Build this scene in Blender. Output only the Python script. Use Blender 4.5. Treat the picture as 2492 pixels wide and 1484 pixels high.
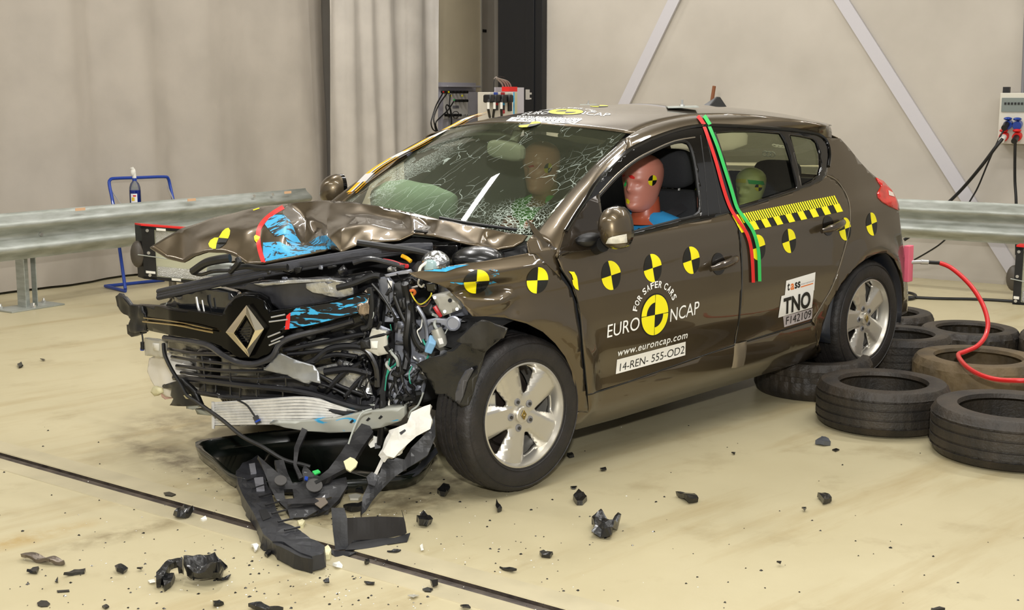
import bpy, bmesh, math, random
import numpy as np
from mathutils import Vector, Matrix, noise
from mathutils.geometry import tessellate_polygon
PI = math.pi
random.seed(7)
SC = bpy.context.scene
for o in list(bpy.data.objects): bpy.data.objects.remove(o)

# ------------------------------------------------------------------ camera
CW, CH = 2492, 1484
CC = np.array([-3.42391956, -4.37571882, 1.55600984]); YAW, PIT, ROLL, FPX = 0.772835516, -0.159788303, 0.00088723, 3131.29718
CF = np.array([math.sin(YAW)*math.cos(PIT), math.cos(YAW)*math.cos(PIT), math.sin(PIT)])
CR = np.cross(CF, [0, 0, 1.]); CR /= np.linalg.norm(CR); CU = np.cross(CR, CF)
CR, CU = math.cos(ROLL)*CR+math.sin(ROLL)*CU, -math.sin(ROLL)*CR+math.cos(ROLL)*CU
cam = bpy.data.cameras.new('camera'); camo = bpy.data.objects.new('camera', cam); SC.collection.objects.link(camo); SC.camera = camo
camo.matrix_world = Matrix(((CR[0], CU[0], -CF[0], CC[0]), (CR[1], CU[1], -CF[1], CC[1]), (CR[2], CU[2], -CF[2], CC[2]), (0, 0, 0, 1)))
cam.sensor_width = 36; cam.lens = 36*FPX/CW; cam.clip_start = 0.05; cam.clip_end = 100

# ------------------------------------------------------------------ world, lights, exposure
wd = bpy.data.worlds.new('world'); SC.world = wd; wd.use_nodes = True
wd.node_tree.nodes['Background'].inputs[0].default_value = (0.84, 0.82, 0.78, 1)
wd.node_tree.nodes['Background'].inputs[1].default_value = 0.40
SC.view_settings.view_transform = 'Standard'; SC.view_settings.look = 'None'; SC.view_settings.exposure = 0.28; SC.view_settings.gamma = 1.0
SC.view_settings.use_curve_mapping = False

def area(name, loc, target, sx, sy, power, col=(1, 1, 1)):
    l = bpy.data.lights.new(name, 'AREA'); l.shape = 'RECTANGLE'; l.size = sx; l.size_y = sy; l.energy = power; l.color = col
    o = bpy.data.objects.new(name, l); SC.collection.objects.link(o); o.location = loc
    o.rotation_euler = (Vector(target)-Vector(loc)).to_track_quat('-Z', 'Y').to_euler(); return o
area('camera_flash', (-3.55, -4.6, 2.15), (1.4, 0.9, 0.55), 0.16, 0.10, 165, (1, 0.985, 0.95))
for _i, (_x, _y) in enumerate(((-3.6, -1.5), (-0.6, -3.2), (1.15, 2.2), (2.6, -0.8), (4.2, 3.0), (4.9, -2.6), (-2.6, 3.2), (5.3, 4.3))):
    _l = area('ceiling_tube_or_fill', (_x, _y, 4.95), (_x, _y, 0), 0.16, 3.2, 83, (1, 0.98, 0.95)); _l.rotation_euler[2] = math.radians(12)
    if _i == 7: _l.data.energy = 30; _l.data.size_y = 0.8  # the last one is an extra fill, added to brighten the alcove and cable box
    if _i == 2: _l.rotation_euler[2] = math.radians(-57); _l.data.size_y = 1.4; _l.data.size = .11

# ------------------------------------------------------------------ materials
def lin(c):
    if isinstance(c, str): c = tuple(int(c[i:i+2], 16)/255 for i in (0, 2, 4))
    return tuple((x/12.92 if x <= 0.04045 else ((x+0.055)/1.055)**2.4) for x in c)+(1,)
MATS = {}
def mat(name, col, rough=0.5, metal=0.0, coat=0.0, spec=0.5, var=0.0, vscale=4.0, bump=0.0, bscale=40.0, col2=None, emit=0.0, stretch=None):
    if name in MATS: return MATS[name]
    m = bpy.data.materials.new(name); m.use_nodes = True; nt = m.node_tree; b = nt.nodes['Principled BSDF']
    b.inputs['Base Color'].default_value = lin(col); b.inputs['Roughness'].default_value = rough; b.inputs['Metallic'].default_value = metal
    b.inputs['Coat Weight'].default_value = coat; b.inputs['Coat Roughness'].default_value = 0.03; b.inputs['Specular IOR Level'].default_value = spec
    if emit:
        b.inputs['Emission Color'].default_value = lin(col); b.inputs['Emission Strength'].default_value = emit
    if var or col2 or bump:
        tc = nt.nodes.new('ShaderNodeTexCoord'); src = tc.outputs['Object']
        if stretch:
            mp = nt.nodes.new('ShaderNodeMapping'); nt.links.new(src, mp.inputs[0]); mp.inputs['Scale'].default_value = stretch; src = mp.outputs[0]
    if var or col2:
        n = nt.nodes.new('ShaderNodeTexNoise'); n.inputs['Scale'].default_value = vscale; n.inputs['Detail'].default_value = 6; nt.links.new(src, n.inputs['Vector'])
        r = nt.nodes.new('ShaderNodeValToRGB'); c1 = lin(col)
        r.color_ramp.elements[0].position = 0.35; r.color_ramp.elements[1].position = 0.65
        if col2: ca, cb = c1, lin(col2)
        else: ca = tuple(x*(1-var) for x in c1[:3])+(1,); cb = tuple(min(1, x*(1+var)) for x in c1[:3])+(1,)
        r.color_ramp.elements[0].color = ca; r.color_ramp.elements[1].color = cb
        nt.links.new(n.outputs['Fac'], r.inputs[0]); nt.links.new(r.outputs[0], b.inputs['Base Color'])
    if bump:
        n2 = nt.nodes.new('ShaderNodeTexNoise'); n2.inputs['Scale'].default_value = bscale; n2.inputs['Detail'].default_value = 4; nt.links.new(src, n2.inputs['Vector'])
        bp = nt.nodes.new('ShaderNodeBump'); bp.inputs['Strength'].default_value = bump; bp.inputs['Distance'].default_value = 0.01
        nt.links.new(n2.outputs['Fac'], bp.inputs['Height']); nt.links.new(bp.outputs[0], b.inputs['Normal'])
    MATS[name] = m; return m
def glass(name, tint, refl=1.0, cracks=None):
    m = bpy.data.materials.new(name); m.use_nodes = True; nt = m.node_tree; nt.nodes.clear()
    out = nt.nodes.new('ShaderNodeOutputMaterial'); tr = nt.nodes.new('ShaderNodeBsdfTransparent'); tr.inputs[0].default_value = lin(tint)
    gl = nt.nodes.new('ShaderNodeBsdfGlossy'); gl.inputs['Roughness'].default_value = 0.02
    fr = nt.nodes.new('ShaderNodeFresnel'); fr.inputs[0].default_value = 1.5
    mx = nt.nodes.new('ShaderNodeMixShader')
    k = nt.nodes.new('ShaderNodeMath'); k.operation = 'MULTIPLY'; k.inputs[1].default_value = refl; k.use_clamp = True
    nt.links.new(fr.outputs[0], k.inputs[0]); nt.links.new(k.outputs[0], mx.inputs[0])
    nt.links.new(tr.outputs[0], mx.inputs[1]); nt.links.new(gl.outputs[0], mx.inputs[2])
    last = mx
    if cracks:
        last = cracks(nt, mx)
    nt.links.new(last.outputs[0], out.inputs[0]); MATS[name] = m; return m

PAINT = mat('brown_metallic_paint', '5b4f41', 0.36, 0.75, 1.0)
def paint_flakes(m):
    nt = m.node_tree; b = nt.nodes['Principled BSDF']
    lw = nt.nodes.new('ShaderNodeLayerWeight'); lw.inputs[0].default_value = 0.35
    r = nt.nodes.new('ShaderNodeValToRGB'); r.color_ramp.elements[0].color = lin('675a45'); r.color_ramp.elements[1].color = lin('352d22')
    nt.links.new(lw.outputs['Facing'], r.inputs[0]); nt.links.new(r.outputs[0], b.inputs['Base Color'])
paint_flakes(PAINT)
BLK = mat('black_plastic', '151515', 0.45, var=0.5, vscale=9)
BLKG = mat('gloss_black', '0a0a0b', 0.12, 0, 0.6)
BLKM = mat('matte_black', '0d0d0e', 0.8)
GREYP = mat('dark_grey_rubber', '33343a', 0.6, bump=0.2, bscale=60)
RUB = mat('tyre_rubber', '1b1918', 0.55, col2='262220', vscale=14, bump=0.25, bscale=90)
RUBB = mat('dusty_tyre_rubber', '201d1a', 0.55, col2='3a3228', vscale=6, bump=0.3, bscale=90)
ALU = mat('silver_alloy', 'c9c5bb', 0.36, 0.75, 0.3)
STEEL = mat('galvanised_steel', 'b2b6b0', 0.45, 0.30, col2='94988f', vscale=5, stretch=(1, 1, 5), bump=0.15, bscale=25)
GMET = mat('grey_primer_metal', '7d8089', 0.4, 0.45, 0.2, var=0.18, vscale=12)
BRT = mat('bright_metal', 'd8d8d6', 0.3, 0.8)
CHROME = mat('chrome', 'dedbd2', 0.07, 1.0)
WHITEP = mat('white_plastic', 'e6e4da', 0.45, var=0.06)
YEL = mat('marker_yellow', 'f6ea17', 0.5)
MBK = mat('marker_black', '14140f', 0.5)
WHT = mat('sticker_white', 'f2f0ea', 0.5)
TXW = mat('letter_white', 'f4f4f0', 0.5)
RED = mat('tape_red', 'd8201c', 0.5)
GRN = mat('tape_green', '2fbf5a', 0.5)
BLUEP = mat('blue_paint_smear', '35a3d4', 0.5, var=0.25, vscale=30)
CLEARP = mat('translucent_plastic', 'b4b1a4', 0.3, 0.0, 0.5, var=0.15)
SEAT = mat('charcoal_seat_fabric', '2a2b2d', 0.9, bump=0.3, bscale=200)
LGREY = mat('light_grey_trim', 'a9ada6', 0.7)

# ------------------------------------------------------------------ mesh helpers
COL = SC.collection
def tag(o, label=None, cat=None, group=None, kind=None):
    if label: o['label'] = label
    if cat: o['category'] = cat
    if group: o['group'] = group
    if kind: o['kind'] = kind
    return o
def empty(name, loc=(0, 0, 0), rot=(0, 0, 0)):
    o = bpy.data.objects.new(name, None); COL.objects.link(o); o.location = loc; o.rotation_euler = rot; o.empty_display_size = 0.1; return o
class MB:
    def __init__(s): s.v = []; s.f = []; s.m = []
    def add(s, vs, fs, mi=0):
        b = len(s.v); s.v += [tuple(map(float, p)) for p in vs]; s.f += [tuple(b+i for i in q) for q in fs]; s.m += [mi]*len(fs); return s
    def box(s, c, d, rot=None, mi=0):
        R = Matrix.Identity(3) if rot is None else (rot if isinstance(rot, Matrix) else Matrix.Rotation(rot, 3, 'Z'))
        vs = [Vector(c)+R@Vector((x*d[0]/2, y*d[1]/2, z*d[2]/2)) for x in (-1, 1) for y in (-1, 1) for z in (-1, 1)]
        return s.add(vs, [(0, 1, 3, 2), (4, 6, 7, 5), (0, 4, 5, 1), (2, 3, 7, 6), (0, 2, 6, 4), (1, 5, 7, 3)], mi)
    def grid(s, P, mi=0, cu=False, cv=False):
        n, m = len(P), len(P[0]); fs = []
        for i in range(n if cu else n-1):
            for j in range(m if cv else m-1):
                a, b = i, (i+1) % n; c, d = j, (j+1) % m
                fs.append((a*m+c, b*m+c, b*m+d, a*m+d))
        return s.add([q for r in P for q in r], fs, mi)
    def tube(s, path, r, seg=8, mi=0, smooth=0, cap=True, flat=None, up=(0, 0, 1)):
        P = [Vector(p) for p in path]
        if smooth: P = [Vector(p) for p in crom([tuple(p) for p in P], smooth)]
        n = len(P); rr = r if isinstance(r, (list, tuple)) else None
        rings = []; prev = None
        for i, p in enumerate(P):
            t = (P[min(i+1, n-1)]-P[max(i-1, 0)])
            if t.length < 1e-9: t = Vector((0, 0, 1))
            t.normalize()
            if prev is None:
                u = Vector(up) if abs(t.dot(Vector(up))) < 0.95 else Vector((1, 0, 0))
            else: u = prev
            a = u-t*u.dot(t); a.normalize(); prev = a; b = t.cross(a)
            q = r if rr is None else (rr[0]+(rr[-1]-rr[0])*i/(n-1) if len(rr) == 2 else rr[min(len(rr)-1, int(i*len(rr)/n))])
            fx = 1 if flat is None else flat
            rings.append([p+(a*math.cos(2*PI*k/seg)*fx+b*math.sin(2*PI*k/seg))*q for k in range(seg)])
        s.grid(rings, mi, cv=True)
        if cap:
            b0 = len(s.v)-n*seg
            s.f.append(tuple(b0+k for k in range(seg))[::-1]); s.m.append(mi)
            s.f.append(tuple(b0+(n-1)*seg+k for k in range(seg))); s.m.append(mi)
        return s
    def cyl(s, a, b, r, seg=16, mi=0): return s.tube([a, b], r, seg, mi)
    def lathe(s, prof, c=(0, 0, 0), axis='Y', seg=48, mi=0, rf=None, mis=None):
        rows = []
        for j, (r, h) in enumerate(prof):
            row = []
            for k in range(seg):
                th = 2*PI*k/seg; q = r*(rf(j, k) if rf else 1)
                if axis == 'Y': row.append((c[0]+q*math.cos(th), c[1]+h, c[2]+q*math.sin(th)))
                elif axis == 'Z': row.append((c[0]+q*math.cos(th), c[1]+q*math.sin(th), c[2]+h))
                else: row.append((c[0]+h, c[1]+q*math.cos(th), c[2]+q*math.sin(th)))
            rows.append(row)
        return s.grid(rows, mi, cv=True)
    def ellip(s, c, r, nu=16, nv=12, mi=0, p=1.0, rot=None):
        R = rot or Matrix.Identity(3); rows = []
        sg = lambda x, e: math.copysign(abs(x)**e, x)
        for i in range(nv+1):
            ph = -PI/2+PI*i/nv; row = []
            for k in range(nu):
                th = 2*PI*k/nu
                row.append(Vector(c)+R@Vector((r[0]*sg(math.cos(ph), p)*sg(math.cos(th), p), r[1]*sg(math.cos(ph), p)*sg(math.sin(th), p), r[2]*sg(math.sin(ph), p))))
            rows.append(row)
        return s.grid(rows, mi, cv=True)
    def build(s, name, mats, parent=None, smooth=True, bevel=0, solid=0, sub=0, angle=0.6):
        me = bpy.data.meshes.new(name); me.from_pydata(s.v, [], s.f); me.update()
        o = bpy.data.objects.new(name, me); COL.objects.link(o)
        for m in (mats if isinstance(mats, (list, tuple)) else [mats]): me.materials.append(m)
        if any(s.m):
            for p, mi in zip(me.polygons, s.m): p.material_index = mi
        b = bmesh.new(); b.from_mesh(me); bmesh.ops.remove_doubles(b, verts=b.verts, dist=1e-6); bmesh.ops.recalc_face_normals(b, faces=b.faces); b.to_mesh(me); b.free()
        if smooth:
            for p in me.polygons: p.use_smooth = True
            me.set_sharp_from_angle(angle=angle)
        if solid: md = o.modifiers.new('solid', 'SOLIDIFY'); md.thickness = abs(solid); md.offset = -1 if solid > 0 else 1
        if bevel: md = o.modifiers.new('bevel', 'BEVEL'); md.width = bevel; md.segments = 2; md.limit_method = 'ANGLE'
        if sub: md = o.modifiers.new('sub', 'SUBSURF'); md.levels = sub; md.render_levels = sub
        if parent: o.parent = parent
        return o
def crom(pts, k=6, closed=False):
    pts = [np.array(p, float) for p in pts]; n = len(pts); out = []
    for i in range(n if closed else n-1):
        if closed: p0, p1, p2, p3 = pts[(i-1) % n], pts[i], pts[(i+1) % n], pts[(i+2) % n]
        else: p0, p1, p2, p3 = pts[max(i-1, 0)], pts[i], pts[i+1], pts[min(i+2, n-1)]
        for j in range(k):
            t = j/k; out.append(0.5*((2*p1)+(-p0+p2)*t+(2*p0-5*p1+4*p2-p3)*t*t+(-p0+3*p1-3*p2+p3)*t**3))
    if not closed: out.append(pts[-1])
    return out

# ------------------------------------------------------------------ from a pixel to a point in the place
TH = 0.0305069652; cth, sth = math.cos(TH), math.sin(TH)
def w2c(X): X = np.asarray(X, float); x, z = X[..., 0], X[..., 2]-.316; return np.stack([x*cth+z*sth, X[..., 1], -x*sth+z*cth+.316], -1)
def c2w(X): X = np.asarray(X, float); x, z = X[..., 0], X[..., 2]-.316; return np.stack([x*cth-z*sth, X[..., 1], x*sth+z*cth+.316], -1)
def rays(px, car=True):
    px = np.atleast_2d(np.asarray(px, float)); D = CF*FPX+CR*(px[:, :1]-CW/2)+CU*(CH/2-px[:, 1:2]); D /= np.linalg.norm(D, axis=1, keepdims=True)
    if not car: return CC, D
    return w2c(CC), np.stack([D[:, 0]*cth+D[:, 2]*sth, D[:, 1], -D[:, 0]*sth+D[:, 2]*cth], 1)
def ipl(x, xs, ys): return np.interp(x, xs, ys)
_zs = [.10, .18, .25, .35, .5, .62, .75, .88, .94, .98, 1.02, 1.1, 1.2, 1.3, 1.36, 1.39, 1.42, 1.45, 1.5]
_ws = [.70, .80, .858, .880, .896, .900, .892, .872, .855, .832, .812, .782, .742, .697, .665, .638, .580, .50, .35]
_zf = np.linspace(.1, 1.5, 281); _wf = np.interp(_zf, _zs, _ws); _k = np.ones(9)/9; _wf[4:-4] = np.convolve(_wf, _k, 'valid')
_xs = [-1.0, -.75, -.6, -.45, -.3, 0, .3, 1, 2.2, 2.6, 2.9, 3.05, 3.2, 3.3, 3.4]
_ts = [.30, .16, .10, .05, .02, .006, 0, 0, 0, .004, .025, .045, .07, .095, .13]
_xf = np.linspace(-1, 3.4, 441); _tf = np.interp(_xf, _xs, _ts); _k2 = np.ones(15)/15; _tf[7:-7] = np.convolve(_tf, _k2, 'valid')
def wside(x, z):
    w = np.interp(z, _zf, _wf)-np.interp(x, _xf, _tf)
    zc = np.exp(-((z-(.845+.03*(x-1)))/.028)**2)                       # shoulder crease
    fl = 0
    for ax in (.07, 2.641):
        d = np.sqrt((x-ax)**2+(z-.33)**2); fl = fl+.016*np.exp(-((d-.37)/.05)**2)*(z > .2)
    return w+.004*zc+fl-.012*np.exp(-((z-.40)/.07)**2)*((x > .45) & (x < 2.1))
_hx = [.6, .9, 1.1, 1.3, 1.6, 2.0, 2.4, 2.7, 2.9, 3.05, 3.2]; _hz = [1.34, 1.412, 1.442, 1.460, 1.472, 1.468, 1.436, 1.388, 1.335, 1.27, 1.19]
_hxf = np.linspace(.6, 3.2, 261); _hzf = np.interp(_hxf, _hx, _hz); _hzf[10:-10] = np.convolve(_hzf, np.ones(21)/21, 'valid')
def hroof(x, y): return np.interp(x, _hxf, _hzf)-.15*y*y-.10*np.maximum(0, abs(y)-.45)**2
def hws(x, y): s = x-.5*y*y; return .98+.55*s-.08*s*s-.04*y*y
def fx(y): return np.interp(y, [-.95, -.85, -.7, -.5, -.3, -.1, .1, .5, .9], [.06, .0, -.10, -.25, -.40, -.54, -.62, -.66, -.60])
SURF = {'side': lambda X: -X[:, 1]-wside(X[:, 0], X[:, 2]), 'roof': lambda X: X[:, 2]-hroof(X[:, 0], X[:, 1]), 'ws': lambda X: X[:, 2]-hws(X[:, 0], X[:, 1])}
def front(off=0): return lambda X: fx(X[:, 1])+off-X[:, 0]
def plane(pt, nrm): n = np.array(nrm, float); p0 = np.array(pt, float); return lambda X: (X-p0)@n
def hit(px, F, t0=3.0, t1=11.5, car=True):
    if isinstance(F, str): F = SURF[F]
    O, D = rays(px, car); n = len(D); T = np.linspace(t0, t1, 700); lo = np.full(n, t1); found = np.zeros(n, bool)
    prev = F(O+D*T[0])
    for t in T[1:]:
        cur = F(O+D*t); c = (prev > 0) & (cur <= 0) & ~found; lo[c] = t-(T[1]-T[0]); found |= c; prev = cur
    hi = lo+(T[1]-T[0])
    for _ in range(22):
        mid = (lo+hi)/2; v = F(O+D*mid[:, None]); hi = np.where(v <= 0, mid, hi); lo = np.where(v > 0, mid, lo)
    global MISSED; MISSED = ~found
    if not found.all(): print('MISS', np.atleast_2d(px)[~found][:3])
    return O+D*lo[:, None]
def at(u, v, ax, val, car=True):
    O, D = rays([(u, v)], car); return O+D[0]*((val-O[ax])/D[0][ax])
def flr(u, v, z=0.0): return at(u, v, 2, z, False)
AR = math.radians(12); E1 = np.array([math.cos(AR), math.sin(AR), 0]); E2 = np.array([-math.sin(AR), math.cos(AR), 0])
def room(a, b, z): return tuple(E1*a+E2*b+np.array([0, 0, z]))
def onroom(u, v, E, d): O, D = rays([(u, v)], False); X = O+D[0]*((d-O@E)/(D[0]@E)); return np.array([X@E1, X@E2, X[2]])

def sheet(name, outer, m, surf, parent, holes=(), step=.05, solid=0, off=0, dom='xz', noise_a=0, nscale=8, mirror=False, smooth=True, px=True, sub=0, seed=0.):
    """a panel cut out of a surface: outlines are traced, dropped on the surface and filled with a fine mesh"""
    F = SURF[surf] if isinstance(surf, str) else surf
    def to2(pl):
        if px: X = hit(pl, F)
        else: X = np.array(pl, float)
        return [(p[0], p[2]) for p in X] if dom == 'xz' else ([(p[0], p[1]) for p in X] if dom == 'xy' else [(p[1], p[2]) for p in X])
    loops = [to2(outer)]+[to2(h) for h in holes]
    flat = [q for l in loops for q in l]
    tris = tessellate_polygon([[Vector((a, b, 0)) for a, b in l] for l in loops])
    bm = bmesh.new(); vs = [bm.verts.new((a, b, 0)) for a, b in flat]
    for t in tris:
        try: bm.faces.new([vs[i] for i in t])
        except ValueError: pass
    A = np.array(flat)
    for ax in (0, 1):
        lo, hi = A[:, ax].min(), A[:, ax].max(); k = math.ceil(lo/step)
        while k*step < hi:
            pc = [0, 0, 0]; pn = [0, 0, 0]; pc[ax] = k*step; pn[ax] = 1
            bmesh.ops.bisect_plane(bm, geom=bm.verts[:]+bm.edges[:]+bm.faces[:], plane_co=pc, plane_no=pn); k += 1
    V = np.array([v.co[:2] for v in bm.verts])
    if surf == 'side': P = np.stack([V[:, 0], -wside(V[:, 0], V[:, 1])-off, V[:, 1]], 1)
    elif surf == 'roof': P = np.stack([V[:, 0], V[:, 1], hroof(V[:, 0], V[:, 1])+off], 1)
    elif surf == 'ws': P = np.stack([V[:, 0], V[:, 1], hws(V[:, 0], V[:, 1])+off], 1)
    else: P = np.stack([fx(V[:, 0])+off, V[:, 0], V[:, 1]], 1)
    if noise_a:
        for i in range(len(P)):
            nv = noise.noise_vector(Vector(P[i])*nscale+Vector((seed, 0, 0))); ax = {'xz': 1, 'xy': 2}.get(dom, 0)
            P[i, ax] += nv[0]*noise_a
    if mirror: P[:, 1] *= -1
    for v, p in zip(bm.verts, P): v.co = p
    bmesh.ops.dissolve_degenerate(bm, edges=bm.edges[:], dist=1e-5)
    bmesh.ops.recalc_face_normals(bm, faces=bm.faces)
    bm.faces.ensure_lookup_table(); nn = Vector((0, 0, 0))
    for f in bm.faces: nn += f.normal*f.calc_area()
    want = Vector((0, 1 if mirror else -1, 0)) if dom == 'xz' else (Vector((0, 0, 1)) if dom == 'xy' else Vector((-1, 0, 0)))
    if nn.dot(want) < 0: bmesh.ops.reverse_faces(bm, faces=bm.faces)
    me = bpy.data.meshes.new(name); bm.to_mesh(me); bm.free(); me.materials.append(m)
    if smooth:
        for p in me.polygons: p.use_smooth = True
    o = bpy.data.objects.new(name, me); COL.objects.link(o)
    if parent: o.parent = parent
    if solid: md = o.modifiers.new('solid', 'SOLIDIFY'); md.thickness = abs(solid); md.offset = -1 if solid > 0 else 1
    if sub: md = o.modifiers.new('s', 'SUBSURF'); md.levels = sub; md.render_levels = sub
    return o
def fsheet(name, outer, m, off, parent, solid=.01, amp=.01, ns=9, holes=(), step=.05, seed=0.): return sheet(name, outer, m, FOFF(off), parent, holes, step, solid, off, 'yz', amp, ns, seed=seed)
def FOFF(off): return front(off)
def ribbon(pts3, nrm, w):  # flat strip along a 3d path
    pts = [Vector(p) for p in pts3]; rows = []
    for i, p in enumerate(pts):
        t = (pts[min(i+1, len(pts)-1)]-pts[max(i-1, 0)]).normalized(); s = t.cross(Vector(nrm(p) if callable(nrm) else nrm)).normalized(); rows.append([p-s*w/2, p+s*w/2])
    return rows
def nside(p): return (0, -1, .25)
def seam(name, pxs, parent, r=.0028, m=None, surf='side', sm=5, off=0.0):
    P = hit(crom(pxs, sm), surf); P[:, 1] -= off if surf == 'side' else 0
    return MB().tube(P, r, 6).build(name, m or MBK, parent)
# ------------------------------------------------------------------ the room
def floor_mat():
    m = mat('cream_floor', 'c6bb9a', 0.38, 0, 0.0, spec=0.35, bump=0.06, bscale=30); nt = m.node_tree; b = nt.nodes['Principled BSDF']
    tc = nt.nodes.new('ShaderNodeTexCoord'); 
    def noise_(sc, det, st=(1, 1, 1), rot=0.0):
        mp = nt.nodes.new('ShaderNodeMapping'); mp.inputs['Scale'].default_value = st; mp.inputs['Rotation'].default_value = (0, 0, rot); nt.links.new(tc.outputs['Object'], mp.inputs[0])
        n = nt.nodes.new('ShaderNodeTexNoise'); n.inputs['Scale'].default_value = sc; n.inputs['Detail'].default_value = det; n.inputs['Roughness'].default_value = .65; nt.links.new(mp.outputs[0], n.inputs['Vector']); return n
    def ramp(src, p0, c0, p1, c1):
        r = nt.nodes.new('ShaderNodeValToRGB'); r.color_ramp.elements[0].position = p0; r.color_ramp.elements[0].color = c0; r.color_ramp.elements[1].position = p1; r.color_ramp.elements[1].color = c1; nt.links.new(src, r.inputs[0]); return r
    def mix(f, a, c, ty='MIX', fac=1):
        x = nt.nodes.new('ShaderNodeMix'); x.data_type = 'RGBA'; x.blend_type = ty
        if f is not None:
            q = nt.nodes.new('ShaderNodeMath'); q.operation = 'MULTIPLY'; q.inputs[1].default_value = fac; nt.links.new(f, q.inputs[0]); nt.links.new(q.outputs[0], x.inputs[0])
        else: x.inputs[0].default_value = fac
        nt.links.new(a, x.inputs[6])
        if isinstance(c, tuple): x.inputs[7].default_value = c
        else: nt.links.new(c, x.inputs[7])
        return x.outputs[2]
    base = ramp(noise_(.8, 5).outputs['Fac'], .3, lin('b9ae8b'), .7, lin('c4ba98')).outputs[0]
    streak = ramp(noise_(1.6, 7, (.35, 2.4, 1), .35).outputs['Fac'], .52, (0, 0, 0, 1), .72, (1, 1, 1, 1)).outputs[0]
    c = mix(streak, base, lin('a08a5c'), fac=.55)
    blot = ramp(noise_(2.3, 8).outputs['Fac'], .56, (0, 0, 0, 1), .74, (1, 1, 1, 1)).outputs[0]
    c = mix(blot, c, lin('8f7d58'), fac=.5)
    def stain(px, r, col, fac, nsc=5):
        nonlocal c
        p = flr(*px); mp = nt.nodes.new('ShaderNodeMapping'); mp.vector_type = 'POINT'; mp.inputs['Location'].default_value = (-p[0]/r[0], -p[1]/r[1], 0); mp.inputs['Scale'].default_value = (1/r[0], 1/r[1], 1)
        nt.links.new(tc.outputs['Object'], mp.inputs[0]); ln = nt.nodes.new('ShaderNodeVectorMath'); ln.operation = 'LENGTH'; nt.links.new(mp.outputs[0], ln.inputs[0])
        r0 = ramp(ln.outputs['Value'], .25, (1, 1, 1, 1), 1.0, (0, 0, 0, 1)).outputs[0]; n = ramp(noise_(nsc, 8).outputs['Fac'], .38, (0, 0, 0, 1), .62, (1, 1, 1, 1)).outputs[0]
        mm = nt.nodes.new('ShaderNodeMix'); mm.data_type = 'RGBA'; mm.blend_type = 'MULTIPLY'; mm.inputs[0].default_value = 1; nt.links.new(r0, mm.inputs[6]); nt.links.new(n, mm.inputs[7])
        c = mix(mm.outputs[2], c, lin(col), fac=fac)
    stain((440, 1120), (.16, .75), '544636', .8, 9); stain((700, 1190), (.5, .3), '4f4334', .7, 9); stain((1050, 1170), (.55, .45), '544a3a', .75, 6)
    stain((860, 1250), (.5, .25), '5e5138', .6, 12); stain((330, 1290), (.5, .10), '71603f', .6, 10); stain((430, 1030), (.3, .4), '6e5f48', .6, 9)
    stain((60, 1310), (.35, .10), 'a98a4a', .7, 7); stain((1000, 1210), (.3, .3), '5c5340', .6, 9)
    nt.links.new(c, b.inputs['Base Color']); return m
FLM = floor_mat()
S = lambda o: tag(o, kind='structure')
g0, g1 = flr(0, 1108), flr(1340, 1484); gd = (g1-g0)/np.linalg.norm(g1-g0); gn = np.array([-gd[1], gd[0], 0]); 
if gn[0] < 0: gn = -gn
def gpt(s, t, z=0): return tuple(g0+gd*s+gn*t+np.array([0, 0, z]))
# floor in two halves beside the slot of the sunken track
def halfpl(t0, t1): return [gpt(-14, t0), gpt(14, t0), gpt(14, t1), gpt(-14, t1)]
fl = MB()
for t0, t1 in ((-.028, -11), (.028, 12)):
    q = halfpl(t0, t1); fl.add(q, [(0, 1, 2, 3)])
S(fl.build('floor', FLM, smooth=False))
gm = mat('worn_dark_rail', '38302b', 0.5, 0.3, col2='574d43', vscale=16, bump=.4, bscale=30)
gr = MB(); gr.grid([[gpt(-14, t, z), gpt(14, t, z)] for t, z in ((-.028, 0.0), (-.027, -.012), (-.012, -.004), (.010, -.004), (.0265, -.02), (.028, 0.0))])
S(gr.build('floor_track', gm))
lm = mat('cream_strip', 'b9af90', 0.4, var=.08, vscale=5)
for t0, t1 in ((-.125, -.032), (.032, .135)):
    MBs = MB(); MBs.grid([[gpt(-14, t, z), gpt(14, t, z)] for t, z in ((t0-.002, .0), (t0, .003), (t1, .003), (t1+.002, 0))]); S(MBs.build('trim_1' if t0 < 0 else 'trim_2', lm))
# walls
WM = mat('wall_plaster', 'b2aba0', 0.75, col2='bfb8ad', vscale=1.3, bump=.05, bscale=8)
WM2 = mat('beige_panel', 'd0c3a6', 0.7, var=.05, vscale=2)
H = 5.2
w = MB(); w.box(room(7.06, -1.0, H/2), (.12, 10.2, H), AR); S(w.build('wall_right', WM, smooth=False))
w = MB(); w.box(room(3.0, 5.70, H/2), (14.4, .12, H), AR); S(w.build('wall_left', WM, smooth=False))
w = MB(); w.box(room(9.2, 4.35, H/2), (.12, 2.8, H), AR); S(w.build('wall_alcove', WM, smooth=False))
w = MB(); w.box(room(8.15, 3.0, H/2), (2.1, .12, H), AR); S(w.build('wall_return', WM, smooth=False))
w = MB(); w.box(room(1.0, 0.5, H+.06), (16.4, 14.4, .12), AR); S(w.build('ceiling', mat('ceiling_grey', '8b867c', .8), smooth=False))
# panel beside the curtain, with a bright edge bead
w = MB(); w.box(room(8.02, 5.50, H/2), (1.10, .10, H), AR); pn = tag(w.build('wall_panel', WM2, smooth=False), 'tall beige wall panel standing right of the curtain, behind the cable box', 'panel')
e = MB(); e.box(room(8.575, 5.44, H/2), (.018, .018, H), AR); e.build('edge_strip', BRT, pn, smooth=False)
st = MB()
for k in range(9): st.box(room(8.66+.035*k, 5.63, 2.36), (.02 if k % 3 else .03, .012, .035), AR)
tag(st.build('wall_rail_strip', BLK, smooth=False), 'short dark slotted strip across the wall behind the black column', 'strip')
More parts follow.
